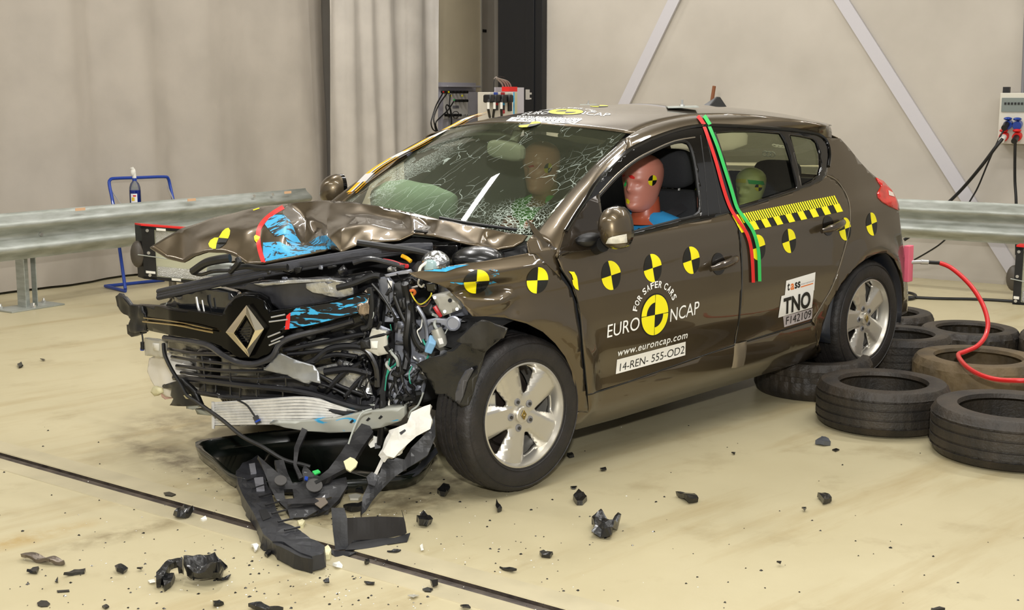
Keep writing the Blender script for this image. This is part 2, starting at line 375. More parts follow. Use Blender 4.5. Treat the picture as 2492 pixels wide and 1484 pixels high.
# black H column
c = MB(); c.box(room(6.95, 3.79, H/2), (.09, .54, H), AR); c.box(room(6.90, 3.66, H/2), (.02, .10, H), AR)
tag(c.build('steel_column', mat('black_painted_steel', '17181b', .35, .2), bevel=.004, smooth=False), 'black steel column running floor to ceiling in the corner of the hall', 'column')
# diagonal pale braces on the right wall
BR = mat('pale_brace', 'c3c0c4', .55, .1)
for lab, (a, b) in {'pale diagonal brace on the wall, leaning down left behind the car roof': ((1670, -60), (1515, 262)), 'pale diagonal brace on the wall, leaning down right to the guard rail': ((2010, -60), (2455, 640))}.items():
    A, B = onroom(*a, E1, 6.98), onroom(*b, E1, 6.98); d = np.array([0, B[1]-A[1], B[2]-A[2]]); d /= np.linalg.norm(d); n = np.array([0, -d[2], d[1]])
    A = A-d*1.2; B = B+d*(.75 if a[0] < 1900 else .1); w_ = .055; q = [A+n*w_, A-n*w_, B-n*w_, B+n*w_]; mb = MB()
    vs = [room(6.995, x[1], x[2]) for x in q]+[room(6.965, x[1], x[2]) for x in q]
    mb.add(vs, [(0, 1, 2, 3), (4, 7, 6, 5), (0, 4, 5, 1), (1, 5, 6, 2), (2, 6, 7, 3), (3, 7, 4, 0)]); tag(mb.build('wall_brace', BR, smooth=False), lab, 'brace')
# curtain: two overlapping widths of hanging cloth
CM = mat('curtain_cloth', 'b0a89d', 0.62, 0, 0, .4, var=.06, vscale=2.5, bump=.12, bscale=12)
CM2 = mat('curtain_cloth_sheen', 'c6bfb5', 0.34, 0, .25, .7, var=.08, vscale=3, bump=.2, bscale=14)
def curtain(name, a0, a1, base, folds, amp, m, lab, seed, wav=0.0):
    rows = []; n = 260; hs = [0.02, .15, .4, .8, 1.3, 1.8, 2.4, 3.2, H-.05]; rnd = random.Random(seed); off = []
    x = a0; ph = [0]
    for i in range(n+1):
        u = a0+(a1-a0)*i/n; row = []
        for z in hs:
            nz = noise.noise(Vector((u*folds*.55+seed, z*.12, 0))); s = math.sin(2*PI*(u*folds+.6*nz+wav*z)+seed); s = math.copysign(abs(s)**1.15, s)
            a_ = amp*(.55+.6*noise.noise(Vector((u*.9, seed, z*.25))))*(1-.1*z/H)
            low = .015*noise.noise(Vector((u*7, z*5, seed)))
            row.append(room(u, base+a_*s+low, z))
        rows.append(row)
    return tag(MB().grid(rows).build(name, m, smooth=True, angle=3.1), lab, 'curtain')
curtain('curtain', -4.2, 5.8, 5.42, .95, .085, CM, 'wide grey curtain hanging to the floor behind the left guard rail', 3.1)
curtain('curtain', 5.62, 7.46, 5.27, 2.6, .10, CM2, 'shiny grey curtain in tight folds hanging beside the cable box', 1.7)
# guard rails (W beam)
def wbeam(a, b, fixed, along, zt, hgt, out, label, name='guard_rail'):
    prof = []; n = 36
    for i in range(n+1):
        t = i/n; z = zt-hgt*t; d = .042*math.cos(2*PI*2*(t-.0)+PI)-.0
        d = .04*(1-math.cos(4*PI*t))/1.0*.5*2
        prof.append((d, z))
    prof = [(-.004, zt-.012)]+prof+[(-.004, zt-hgt+.012)]
    m = MB(); pos = lambda s, d, z: room(s, fixed-out*d, z) if along == 1 else room(fixed-out*d, s, z)
    m.grid([[pos(a+(b-a)*i/12, d, z) for d, z in prof] for i in range(13)])
    return tag(m.build(name, STEEL, solid=.004, angle=2.5), label, 'guard rail')
lr = wbeam(-3.2, 4.62, 4.66, 1, .725, .348, 1, 'long galvanised guard rail in front of the curtain, left of the car')
rr_ = wbeam(-4.6, 2.6, 6.33, 2, .737, .318, 1, 'galvanised guard rail along the right wall behind the tyres')
def wb_bolt(parent, u, v, E, d, r=.014):
    p = onroom(u, v, E, d); n = E; q = np.array(room(*p)); MB().cyl(q, q-n*.012, r, 8).build('bolt', BRT, parent)
wb_bolt(lr, 99, 570, E2, 4.655); wb_bolt(lr, 617, 477, E2, 4.60); wb_bolt(lr, 662, 473, E2, 4.60)
st_ = mat('old_peach_sticker', 'd8b08c', .7)
for u, v in ((195, 509), (466, 486), (700, 468)):
    p = onroom(u, v, E2, 4.585); m = MB(); m.box(room(p[0], 4.583, p[2]), (.09, .003, .022), AR); m.build('sticker', st_, lr)
# joint of two rail lengths: overlapping plate
pp = []
for i in range(19):
    t = i/18*.5; pp.append((.044+.04*(1-math.cos(4*PI*t))*1.0-.04, .727-.348*t))
# posts with base plates
def post(a, b, label, zt=.66):
    r = empty('rail_post', room(a, b, 0)); tag(r, label, 'post'); m = MB(); R = Matrix.Rotation(AR, 3, 'Z')
    def bx(c, d): m.box(R@Vector(c), d, R)
    bx((-.035, 0, zt/2), (.006, .10, zt)); bx((.065, -.02, zt/2), (.006, .06, zt)); bx((.015, .047, zt/2), (.10, .006, zt)); m.build('post_channel', STEEL, r, smooth=False, bevel=.002)
    m = MB(); bx2 = lambda c, d: m.box(R@Vector(c), d, R); bx2((.02, .0, .006), (.46, .24, .012)); m.build('base_plate', STEEL, r, smooth=False, bevel=.002)
    for x, y in ((-.17, .07), (.0, -.09), (.19, .05)):
        m = MB(); c = R@Vector((x, y, .012)); m.cyl(c, c+Vector((0, 0, .018)), .017, 6); m.cyl(c+Vector((0, 0, .018)), c+Vector((0, 0, .035)), .009, 8); m.build('anchor_bolt', BRT, r)
    return r
pb = onroom(83, 760, E2, 4.74); print('post', flr(83, 752)@E1, flr(83, 752)@E2)
P_ = flr(83, 752); post(P_@E1, P_@E2+.09, 'galvanised post on a bolted base plate under the left guard rail')
post(4.35, 4.80, 'galvanised post under the right end of the left guard rail, hidden by the car')
# blue tube stand behind left rail + spray bottle
BL = mat('blue_enamel', '1a3f9c', .3, .1, .3)
def at2(u, v, d): return tuple(np.array(room(*onroom(u, v, E2, d))))
r = empty('tube_stand', at2(330, 690, 4.95)[:2]+(0,)); tag(r, 'blue bent-tube stand leaning behind the left guard rail', 'stand'); ox = Vector(r.location)
def loc_(pl): return [Vector(p)-ox for p in pl]
D_ = 5.0
lo = [flr(298, 701), flr(256, 694), flr(400, 678)]
up = [at2(305, 703, 4.72), at2(291, 605, 4.85), at2(276, 500, 4.98), at2(266, 450, 5.05), at2(268, 438, 5.06), at2(280, 434, 5.06), at2(340, 432, 5.06), at2(398, 430, 5.06), at2(409, 434, 5.06), at2(414, 452, 5.05), at2(424, 500, 4.98), at2(440, 600, 4.85)]
b0 = up[0]; m = MB().tube(loc_(up), .0135, 10, smooth=3); m.build('frame_tube', BL, r)
f0 = Vector(b0); f0.z = .014; f1 = Vector(flr(256, 696, .014)); f2 = Vector(flr(400, 681, .014))
MB().tube(loc_([tuple(Vector(b0)), tuple(f0), tuple(f1), tuple(f2)]), .0135, 10).build('foot_tube', BL, r)
for a, b in (((273, 465), (296, 498)), ((407, 452), (421, 485))): MB().tube(loc_([at2(*a, 5.03), at2(*b, 4.88)]), .005, 6).build('strut', BRT, r)
sh = MB(); c1, c2 = Vector(at2(298, 500, 4.88)), Vector(at2(420, 488, 4.88)); sh.tube(loc_([c1, c2]), .006, 6); sh.build('cross_bar', BRT, r)
pc = at2(330, 497, 4.86)
t = empty('shelf_tray', (0, 0, 0)); bpy.data.objects.remove(t)
tr = MB(); R = Matrix.Rotation(AR, 3, 'Z'); tr.box(Vector(pc)-ox-Vector((0, 0, .006)), (.42, .16, .008), R); tr.build('tray', BL, r, smooth=False)
bt = empty('spray_bottle', pc); tag(bt, 'spray bottle of blue cleaner with white nozzle, standing above the left guard rail', 'bottle')
q = .0068
m = MB(); m.lathe([(0, 0), (.042, 0), (.046, .006), (.046, .115), (.044, .14), (.035, .17), (.018, .19), (.016, .195)], axis='Z', seg=24); g = m.build('bottle_shell', glass('clear_plastic_shell', 'dfe6ea', .8), bt)
m = MB(); m.lathe([(0, .004), (.043, .004), (.043, .117), (0, .117)], axis='Z', seg=24); m.build('blue_liquid', mat('blue_liquid', '1c3fb5', .15, 0, .3), bt)
m = MB(); m.cyl((0, 0, .192), (0, 0, .215), .019, 16); m.build('collar', BL, bt)
m = MB(); m.tube([(0, 0, .212), (-.002, 0, .25), (-.012, 0, .285), (-.018, 0, .30)], [.016, .014], 12); m.ellip((-.008, 0, .262), (.022, .017, .036), 12, 8); m.build('nozzle', WHITEP, bt)
m = MB(); rows = [[(.0467*math.cos(a_), .0467*math.sin(a_), z) for a_ in np.linspace(math.radians(195), math.radians(262), 9)] for z in (.01, .09)]; m.grid(rows); lb = m.build('label', WHT, bt)
m = MB(); rows = [[(.0472*math.cos(a_), .0472*math.sin(a_), z) for a_ in np.linspace(math.radians(205), math.radians(235), 5)] for z in (.03, .06)]; m.grid(rows); m.build('label_print', mat('label_yellow', 'f0c93a', .5), bt)
m = MB(); rows = [[(.0473*math.cos(a_), .0473*math.sin(a_), z) for a_ in np.linspace(math.radians(220), math.radians(250), 5)] for z in (.066, .078)]; m.grid(rows); m.build('label_print', RED, bt)

# cable box on the beige panel
def rbox(mb, a, b, z, d, mi=0): mb.box(room(a, b, z), d, AR, mi)
GB = mat('grey_lilac_box', 'bebbc2', .5, .1)
def P2(u, v, d=5.44): return onroom(u, v, E2, d)
r = empty('cable_box'); tag(r, 'grey open connector box with coax cables, mounted on the beige panel', 'connector box')
a0, a1 = P2(1060, 200), P2(1155, 318); zt, zb = a0[2], a1[2]; zb = .9
m = MB(); rbox(m, (a0[0]+a1[0])/2, 5.43, (zt+zb)/2, (a1[0]-a0[0], .03, zt-zb)); m.build('back_plate', GB, r, smooth=False, bevel=.004)
b0, b1 = P2(1066, 214), P2(1140, 320); m = MB(); rbox(m, (b0[0]+b1[0])/2, 5.36, (b0[2]+zb)/2-.02, (b1[0]-b0[0], .12, b0[2]-zb-.05)); rbox(m, (b0[0]+b1[0])/2-.01, 5.35, b0[2]+.02, (b1[0]-b0[0]+.06, .16, .02)); m.build('housing', GB, r, smooth=False, bevel=.004)
f0, f1 = P2(1080, 222, 5.29), P2(1138, 288, 5.29); m = MB(); rbox(m, (f0[0]+f1[0])/2, 5.293, (f0[2]+f1[2])/2, (f1[0]-f0[0], .012, f0[2]-f1[2])); m.build('front_panel', mat('pale_panel', 'd6d2cc', .45), r, smooth=False)
def sock(u0, u1, v, n, d=5.27, m_=BLK, rr=.016, nm='connector'):
    for i in range(n):
        p = P2(u0+(u1-u0)*i/max(1, n-1), v, d); q = np.array(room(*p)); MB().cyl(q, q-E2*.06, rr, 10).build(nm, m_, r)
sock(1075, 1128, 224, 7); sock(1108, 1128, 245, 3); sock(1083, 1112, 280, 5); sock(1122, 1134, 280, 3, m_=BRT, rr=.012)
for u, v, mm in ((1078, 224, RED), (1091, 224, YEL), (1104, 243, GRN), (1096, 233, YEL), (1124, 233, YEL)):
    q = np.array(room(*P2(u, v, 5.21))); MB().cyl(q, q-E2*.012, .010, 8).build('indicator', mm, r)
p_ = P2(1110, 260, 5.28); m = MB(); rbox(m, p_[0], 5.284, p_[2], (.12, .006, .03)); m.build('name_plate', mat('mid_grey', '77767a', .5), r, smooth=False)
def c2_(pts): return [room(*P2(u, v, d)) for u, v, d in pts]
for pts in ([(1078, 226, 5.2), (1062, 255, 5.12), (1052, 285, 5.1), (1049, 300, 5.1), (1054, 315, 5.12), (1066, 321, 5.15), (1085, 326, 5.2)],
            [(1088, 227, 5.2), (1068, 255, 5.12), (1056, 285, 5.1), (1058, 305, 5.1), (1062, 318, 5.12), (1075, 322, 5.15)],
            [(1104, 247, 5.2), (1090, 268, 5.14), (1072, 285, 5.12), (1060, 300, 5.12), (1066, 322, 5.15)],
            [(1096, 230, 5.2), (1094, 255, 5.16), (1098, 275, 5.16), (1099, 320, 5.2)], [(1093, 285, 5.2), (1085, 262, 5.17), (1088, 255, 5.17), (1094, 262, 5.17), (1098, 285, 5.17), (1100, 330, 5.2)]):
    MB().tube(c2_(pts), .0075, 8, smooth=4).build('cable', BLK, r)
MB().tube(c2_([(1109+8*math.cos(t), 279+8*math.sin(t), 5.18) for t in np.linspace(0, 2*PI, 14)]), .004, 6, smooth=2).build('cable', BLK, r)
MB().tube(c2_([(1096, 285, 5.2), (1099, 300, 5.2), (1100, 335, 5.2)]), .02, 8).build('conduit', mat('mid_grey', '77767a', .5), r)

# socket box in front of the black column
r = empty('power_socket_box'); tag(r, 'white power socket box with plugs in front of the black column', 'socket box')
def P1(u, v, d=6.45): return onroom(u, v, E2, 3.45) if d is None else onroom(u, v, E2, d)
D2 = 3.35
A_, B_ = onroom(1192, 224, E2, D2), onroom(1250, 290, E2, D2)
m = MB(); rbox(m, (A_[0]+B_[0])/2, D2+.07, (A_[2]+.95)/2, (B_[0]-A_[0], .14, A_[2]-.95)); m.build('housing', mat('box_cream', 'cfc9bb', .5), r, smooth=False, bevel=.004)
m = MB(); rbox(m, B_[0]+.045, D2+.10, (A_[2]+.99)/2, (.10, .16, A_[2]-.99+.0)); m.build('side_housing', mat('box_cream2', 'bdb898', .5), r, smooth=False, bevel=.004)
m = MB(); rbox(m, B_[0]-.0, D2-.003, (A_[2]+.95)/2, (.012, .006, A_[2]-.95)); m.build('blue_stripe', BLUEP, r, smooth=False)
C_ = onroom(1206, 212, E2, D2+.17); C2_ = onroom(1276, 212, E2, D2+.17); m = MB(); rbox(m, (C_[0]+C2_[0])/2, D2+.18, (C_[2]+.9)/2, (C2_[0]-C_[0], .012, C_[2]-.9)); m.build('back_plate', GB, r, smooth=False)
def q2(u, v, d=D2): return onroom(u, v, E2, d)
for u, v, w_, h_, mm in ((1205, 231, .05, .05, BL), (1222, 231, .05, .05, mat('dark_red', 'a0202a', .5)), (1239, 231, .05, .04, LGREY), (1206, 250, .05, .05, RED), (1222, 250, .05, .05, BLUEP), (1239, 250, .05, .05, mat('socket_brown', '6e5134', .5)), (1206, 258, .05, .08, BLK), (1222, 258, .05, .08, BLK), (1239, 260, .055, .08, BLK), (1222, 271, .05, .04, mat('dark_red', 'a0202a', .5))):
    p = q2(u, v); m = MB(); rbox(m, p[0], D2-.008, p[2], (w_, .016, h_)); m.build('socket', mm, r, smooth=False, bevel=.002)
for u in (1190, 1203, 1220, 1236):
    p = q2(u+2, 240, D2-.05); m = MB(); rbox(m, p[0], D2-.04, p[2], (.075, .09, .075)); m.build('plug', BLK, r, bevel=.015)
for u0, u1 in ((1189, 1192), (1204, 1200), (1221, 1221)):
    MB().tube([room(*q2(u0, 243, D2-.07)), room(*q2(u0-1, 262, D2-.1)), room(*q2(u1, 285, D2-.05))], .012, 8, smooth=4).build('power_cable', BLK, r)
    p = np.array(room(*q2(u0-1, 257, D2-.12))); MB().tube([p+np.array([0, 0, .03]), p-np.array([0, 0, .03])], .013, 8).build('plug_sleeve', WHITEP, r)
m = MB(); p = q2(1240, 222, D2+.06); rbox(m, p[0], D2+.06, p[2]+.02, (.15, .08, .045)); m.build('breaker', RED, r, smooth=False)
for i, (u, mm) in enumerate(((1226, 0), (1233, 0), (1239, 0), (1245, 0))):
    MB().tube([room(*q2(u, 220, D2+.1)), room(*q2(u-4, 205, D2+.1)), room(*q2(u-14, 194+i*.7, D2+.1)), room(*q2(1208, 188+i, D2+.1)), room(*q2(1203, 192, D2+.12))], .008, 8, smooth=5).build('grey_conduit', mat('conduit_taupe', '8d8278', .5), r)
MB().tube([room(*q2(1202, 222, D2+.1)), room(*q2(1202, 200, D2+.1)), room(*q2(1206, 190, D2+.1)), room(*q2(1216, 186, D2+.1)), room(*q2(1228, 188, D2+.1))], .004, 6, smooth=5).build('thin_cable', BLK, r)
m = MB(); p = q2(1284, 230, D2+.2); rbox(m, p[0], p[1], p[2], (.03, .03, .10)); rbox(m, p[0]+.03, p[1], p[2]+.01, (.06, .02, .02)); rbox(m, p[0]+.03, p[1], p[2]-.04, (.05, .02, .015)); m.build('bracket_clamp', BRT, r, smooth=False)

# distribution board on the right wall
r = empty('distribution_board'); tag(r, 'pale electrical distribution board with red and blue sockets on the right wall', 'distribution board')
def P3(u, v, d=6.86): return onroom(u, v, E1, d)
A_ = P3(2435, 226); zt = A_[2]; y0 = A_[1]; y1 = y0-.42; zb = P3(2440, 350)[2]; PB = mat('pale_enclosure', 'cfcbbd', .45)
m = MB(); rbox(m, 6.92, (y0+y1)/2, (zt+zb)/2, (.14, y0-y1, zt-zb)); m.build('enclosure', PB, r, smooth=False, bevel=.006)
w0, w1 = P3(2436, 238, 6.85), P3(2492, 272, 6.85); m = MB(); rbox(m, 6.845, (w0[1]+y1)/2, (w0[2]+w1[2])/2, (.01, w0[1]-y1-.02, w0[2]-w1[2])); m.build('breaker_window', mat('smoky_window', '7d8580', .2, 0, .3), r, smooth=False)
for k in range(12): m = MB(); rbox(m, 6.838, w0[1]-.04-.026*k, (w0[2]+w1[2])/2+.01, (.006, .016, .018)); m.build('breaker_switch', BLK, r, smooth=False)
for u, v, mm in ((2456, 301, BL), (2479, 302, BL), (2446, 330, RED), (2478, 330, RED)):
    p = P3(u, v); q = np.array(room(6.85, p[1], p[2])); MB().cyl(q, q-E1*.05-np.array([0, 0, .012]), .036, 14).build('socket', mm, r)
    MB().ellip(q-E1*.045+np.array([0, 0, .042]), (.034, .034, .014), 12, 8).build('socket_lid', mm, r)
for u, v, mm in ((2450, 302, BLK), (2443, 333, WHITEP), (2474, 334, BLK)):
    p = P3(u, v, 6.8); q = np.array(room(*p)); MB().cyl(q, q-E1*.08-np.array([0, 0, .03]), .024, 12).build('plug', mm, r)
m = MB(); p = P3(2447, 219); rbox(m, 6.9, p[1], p[2], (.05, .05, .05)); m.build('cable_gland', BLK, r, smooth=False)
p = P3(2485, 0); MB().tube([room(6.93, p[1], 3.4), room(6.93, P3(2484, 222)[1], zt)], .014, 8).build('conduit', mat('mid_grey', '77767a', .5), r)
def wallcable(name, pts, rad, lab):
    o = MB().tube([room(*onroom(u, v, E1, d)) for u, v, d in pts], rad, 8, smooth=5).build(name, BLK); tag(o, lab, 'cable')
wallcable('power_cable', [(2440, 337, 6.72), (2420, 362, 6.7), (2390, 402, 6.72), (2350, 450, 6.78), (2315, 486, 6.8), (2270, 525, 6.8), (2235, 560, 6.75), (2200, 584, 6.7)], .014, 'thick black power cable drooping from the red socket to behind the guard rail')
wallcable('power_cable', [(2448, 308, 6.76), (2430, 340, 6.74), (2405, 395, 6.76), (2380, 455, 6.8), (2360, 490, 6.8), (2320, 560, 6.8), (2290, 592, 6.8), (2255, 615, 6.85), (2225, 632, 6.9)], .007, 'thin black cable hanging from the blue socket down behind the guard rail')
wallcable('power_cable', [(2471, 340, 6.76), (2470, 380, 6.78), (2470, 440, 6.82), (2473, 495, 6.82), (2474, 620, 6.82)], .012, 'black cable dropping straight from the right red socket behind the rail')
# rusty bar standing behind the car roof
p = onroom(1704, 209, E1, 6.6); q = onroom(1699, 262, E1, 6.6)
m = MB(); m.tube([room(6.9, p[1], p[2]), room(6.55, p[1]+.07, 0.0)], .017, 10); tag(m.build('rusty_bar', mat('rusty_brown', '7d4a28', .7, var=.2)), 'rusty brown bar leaning on the wall, its tip showing above the car roof', 'bar')
# spotlight boxes (lamp panels on stands)
def panel(name, c0, c1, c2, c3, F, lab, stand):
    pass
# ------------------------------------------------------------------ the car
car = empty('crashed_car', (.316*sth, 0, .316-.316*cth), (0, -TH, 0)); tag(car, 'dark brown five-door hatchback with a smashed front end, its rear wheel resting on loose tyres', 'car')
def L(o, t): o['label'] = t; return o
def polyw(name, pts, m, parent, off=0.0, step=.05, **k): return sheet(name, pts, m, 'side', parent, off=off, step=step, **k)
# side outlines, traced
FRAME = [(1374, 561), (1400, 520), (1425, 482), (1448, 445), (1485, 404), (1525, 368), (1560, 349), (1589, 336), (1622, 324), (1653, 315), (1708, 306), (1781, 307), (1850, 310), (1910, 315), (1974, 323), (2000, 333), (2012, 350), (2016, 375), (2015, 402), (2009, 425), (2000, 438), (1975, 450), (1945, 462), (1870, 487), (1791, 513), (1740, 528), (1653, 546), (1530, 577), (1470, 588)]
OPEN_F = [(1457, 479), (1500, 432), (1540, 397), (1579, 374), (1631, 350), (1660, 344), (1676, 350), (1686, 372), (1694, 410), (1699, 450), (1702, 518), (1650, 537), (1590, 553), (1531, 569), (1495, 573), (1468, 560), (1462, 520)]
OPEN_R = [(1740, 322), (1780, 319), (1840, 319), (1898, 324), (1910, 345), (1925, 395), (1938, 455), (1870, 478), (1795, 500), (1775, 430), (1755, 365)]
OPEN_Q = [(1921, 327), (1950, 331), (1976, 337), (1986, 346), (1994, 372), (1996, 405), (1991, 425), (1980, 436), (1949, 452), (1942, 410), (1930, 360)]
DOORF = [(1360, 606), (1368, 580), (1374, 561), (1430, 590), (1470, 588), (1530, 576), (1653, 545), (1740, 527), (1788, 513), (1795, 545), (1801, 590), (1805, 650), (1804, 710), (1798, 780), (1787, 838), (1700, 868), (1600, 903), (1500, 938), (1429, 960), (1424, 900), (1419, 850), (1413, 780), (1406, 735), (1392, 695), (1368, 655), (1358, 630)]
DOORR = [(1790, 512), (1870, 486), (1945, 461), (1995, 441), (2012, 426), (2035, 440), (2052, 462), (2063, 487), (2068, 515), (2067, 545), (2060, 584), (2048, 628), (2038, 665), (2026, 694), (2005, 732), (1977, 779), (1900, 803), (1789, 837), (1799, 780), (1806, 710), (1807, 650), (1803, 590), (1797, 545)]
ARCH_R = [(1990, 867), (1992, 835), (2001, 795), (2020, 738), (2046, 692), (2075, 656), (2104, 632), (2132, 618), (2157, 615), (2176, 630), (2191, 660), (2199, 695), (2199, 730), (2190, 765)]
SIL = [(2045, 337), (2068, 362), (2088, 388), (2112, 414), (2128, 428), (2150, 444), (2170, 466), (2181, 487), (2188, 520), (2194, 570), (2201, 620), (2206, 665), (2210, 715), (2207, 760)]
QUART = [(2012, 424), (2016, 402), (2017, 375), (2013, 350), (2002, 334)]+SIL+[(2190, 770)]+ARCH_R[::-1][1:]+[(1986, 845), (1978, 781), (2007, 732), (2028, 694), (2040, 665), (2050, 628), (2062, 584), (2069, 545), (2070, 515), (2065, 487), (2054, 460), (2037, 437)]
SILL = [(1430, 962), (1500, 940), (1600, 905), (1700, 870), (1788, 840), (1900, 806), (1977, 782), (1986, 846), (1989, 868), (1900, 898), (1780, 935), (1640, 977), (1500, 1019), (1400, 1046), (1396, 1032), (1404, 1004), (1414, 1002), (1432, 1004)]
FEND = [(1003, 664), (1030, 657), (1080, 651), (1140, 641), (1230, 626), (1288, 615), (1306, 620), (1325, 640), (1350, 662), (1366, 678), (1384, 700), (1398, 735), (1406, 780), (1413, 850), (1419, 900), (1426, 958), (1431, 1003), (1405, 1001), (1400, 955), (1392, 905), (1376, 868), (1352, 836), (1322, 808), (1282, 787), (1232, 773), (1185, 769), (1152, 771), (1142, 757), (1130, 735), (1112, 716), (1090, 702), (1062, 688), (1040, 680), (1015, 672)]
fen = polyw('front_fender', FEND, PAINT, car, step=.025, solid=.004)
# dents pushed into the wing
me = fen.data
for v in me.vertices:
    x, y, z = v.co
    g = lambda cx, cz, sx, sz: math.exp(-((x-cx)/sx)**2-((z-cz)/sz)**2)
    d = 0
    d += .050*g(-.12, .845, .16, .022)+.035*g(-.30, .79, .10, .03)-.018*g(-.08, .905, .3, .02)
    d += .018*g(.02, .78, .05, .06)-.022*g(-.1, .79, .10, .022)
    if x < -.15: d += (x+.15)**2*-.55*(z-.86)*0+ .25*(x+.15)**2
    v.co.y += d; v.co.z += .012*math.sin(x*21)*max(0, -x-.05)
fen['label'] = 'dented brown front wing with blue paint scrapes'
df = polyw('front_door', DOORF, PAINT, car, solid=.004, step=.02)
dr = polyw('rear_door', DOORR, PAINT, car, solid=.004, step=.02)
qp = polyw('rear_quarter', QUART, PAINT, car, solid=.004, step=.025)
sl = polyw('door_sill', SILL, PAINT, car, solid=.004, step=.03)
fr = polyw('window_frames', FRAME, BLKG, car, holes=[OPEN_F, OPEN_R, OPEN_Q], off=.004, solid=.014, step=.018)
glr = polyw('rear_door_glass', OPEN_R, glass('green_tinted_glass', 'ebf0dd', .7), car, off=-.012)
glq = polyw('quarter_glass', OPEN_Q, MATS['green_tinted_glass'], car, off=-.012)
seam('shut_line', [(1790, 512), (1797, 545), (1803, 590), (1806, 650), (1805, 710), (1799, 780), (1788, 838)], df)
seam('shut_line', [(1362, 650), (1392, 695), (1406, 735), (1413, 780), (1419, 850), (1424, 900), (1430, 962)], df)
seam('shut_line', [(1430, 961), (1500, 939), (1600, 904), (1700, 869), (1788, 839)], df)
seam('shut_line', [(1788, 839), (1900, 805), (1977, 780)], dr)
seam('shut_line', [(2012, 426), (2035, 438), (2053, 461), (2065, 487), (2069, 515), (2068, 545), (2061, 584), (2049, 628), (2027, 694), (2006, 732), (1977, 780)], dr, m=mat('edge_glint', '8d8474', .3, .4))  # pale colour paints the highlight along this shut line
seam('window_trim', [(1530, 573), (1590, 560), (1653, 543), (1700, 531)], df, r=.005, m=BLKG, off=.004)
seam('window_trim', [(1795, 507), (1870, 484), (1940, 459)], dr, r=.004, m=BLKG, off=.004)
seam('frame_trim', [(1457, 470), (1500, 424), (1545, 388), (1590, 364), (1640, 343), (1690, 334)], fr, r=.003, m=mat('edge_glint', '8d8474', .3, .4), off=.003)  # line coloured as a glint along the window frame
seam('window_seal', OPEN_F+OPEN_F[:1], fr, r=.009, m=BLK, sm=3, off=-.004)
for pts in ([(1712, 312), (1724, 360), (1738, 430), (1752, 520)], [(1703, 330), (1712, 400), (1718, 470), (1722, 526)], [(1738, 322), (1757, 380), (1775, 440), (1792, 503)]): seam('pillar_edge', pts, fr, r=.004, m=BLK, off=.002)
# A pillar and roof side rail
WSE = [(1296, 575), (1318, 545), (1345, 513), (1380, 470), (1412, 435), (1441, 404), (1480, 370), (1505, 350), (1521, 336)]
CRE = [(1521, 336), (1560, 313), (1600, 298), (1640, 288), (1679, 282), (1730, 279), (1781, 279), (1860, 285), (1942, 294), (1985, 302), (2010, 308)]
QB = [(1356, 628), (1360, 606), (1367, 582), (1374, 561), (1400, 519), (1425, 481), (1448, 444), (1485, 403), (1525, 367)]
QR = [(1525, 367), (1560, 348), (1589, 335), (1653, 314), (1708, 305), (1781, 306), (1850, 309), (1910, 314), (1974, 322), (2002, 334), (2012, 335), (2024, 336)]
def resample(P, n):
    P = np.array(P); d = np.r_[0, np.cumsum(np.linalg.norm(np.diff(P, axis=0), axis=1))]; t = np.linspace(0, d[-1], n); return np.stack([np.interp(t, d, P[:, k]) for k in range(3)], 1)
def strip3(A, B, bulge, n=10):
    rows = []
    for a, b in zip(A, B):
        a, b = Vector(a), Vector(b); o = Vector((0, -.75, .65)); rows.append([a.lerp(b, t/n)+o*bulge*math.sin(PI*t/n)*(a-b).length for t in range(n+1)])
    return rows
Wp = resample(hit(crom(WSE, 4), 'ws'), 26); Wq = resample(hit(crom(QB, 4), 'side'), 26)
apl = MB(); apl.grid(strip3(Wp, Wq, .13)); ap = apl.build('windscreen_pillar', PAINT, car, solid=.004, angle=1.5)
Rp = hit(crom(CRE, 4), 'roof'); _e = hit([(2045, 337)], 'side')[0]; print('rail', Rp[::6], _e); Rp = resample(np.vstack([Rp, [[_e[0]-.06, _e[1]+.03, hroof(_e[0]-.06, _e[1]+.03)]]]), 40); Rq = resample(hit(crom(QR, 4), 'side'), 40)
MB().grid(strip3(Rp, Rq, .10)).build('roof_rail', PAINT, car, solid=.004, angle=1.5)
seam('frame_gasket', [(1374, 561), (1400, 519), (1425, 481), (1448, 444), (1485, 403), (1525, 367), (1560, 348), (1589, 335), (1653, 314), (1708, 305.5), (1781, 306.5), (1850, 309.5), (1910, 314.5), (1974, 322.5), (2000, 333), (2013, 352), (2017, 378), (2014, 405)], fr, r=.009, m=BLKG, off=.006)
# scuttle corner ahead of the pillar
polyw('pillar_base', [(1288, 615), (1284, 590), (1290, 580), (1300, 570), (1330, 590), (1360, 606), (1356, 628), (1365, 654), (1368, 678), (1350, 660), (1325, 638), (1306, 618)], PAINT, car, solid=.003, off=-.004)
# roof skin
yr = lambda x: ipl(x, Rp[:, 0], -Rp[:, 1])
rows = []
tp = hit(crom([(1108, 313), (1180, 312), (1262, 312), (1382, 319), (1450, 327), (1521, 336)], 5), 'ws')
def xfront(y): return .90+.30*y*y
for i in range(41):
    u = i/40; row = []
    for j in range(25):
        t = -1+2*j/24; xe = 2.80-.25*abs(t)**2.6; xb = 1.0+u*(xe-1.0); Y = yr(xb)*t; x0 = xfront(Y); x = x0+(xe-x0)*u; Y = yr(x)*t; row.append((x, Y, hroof(x, Y)))
    rows.append(row)
roof = MB().grid(rows).build('roof', PAINT, car, solid=.004, angle=2)
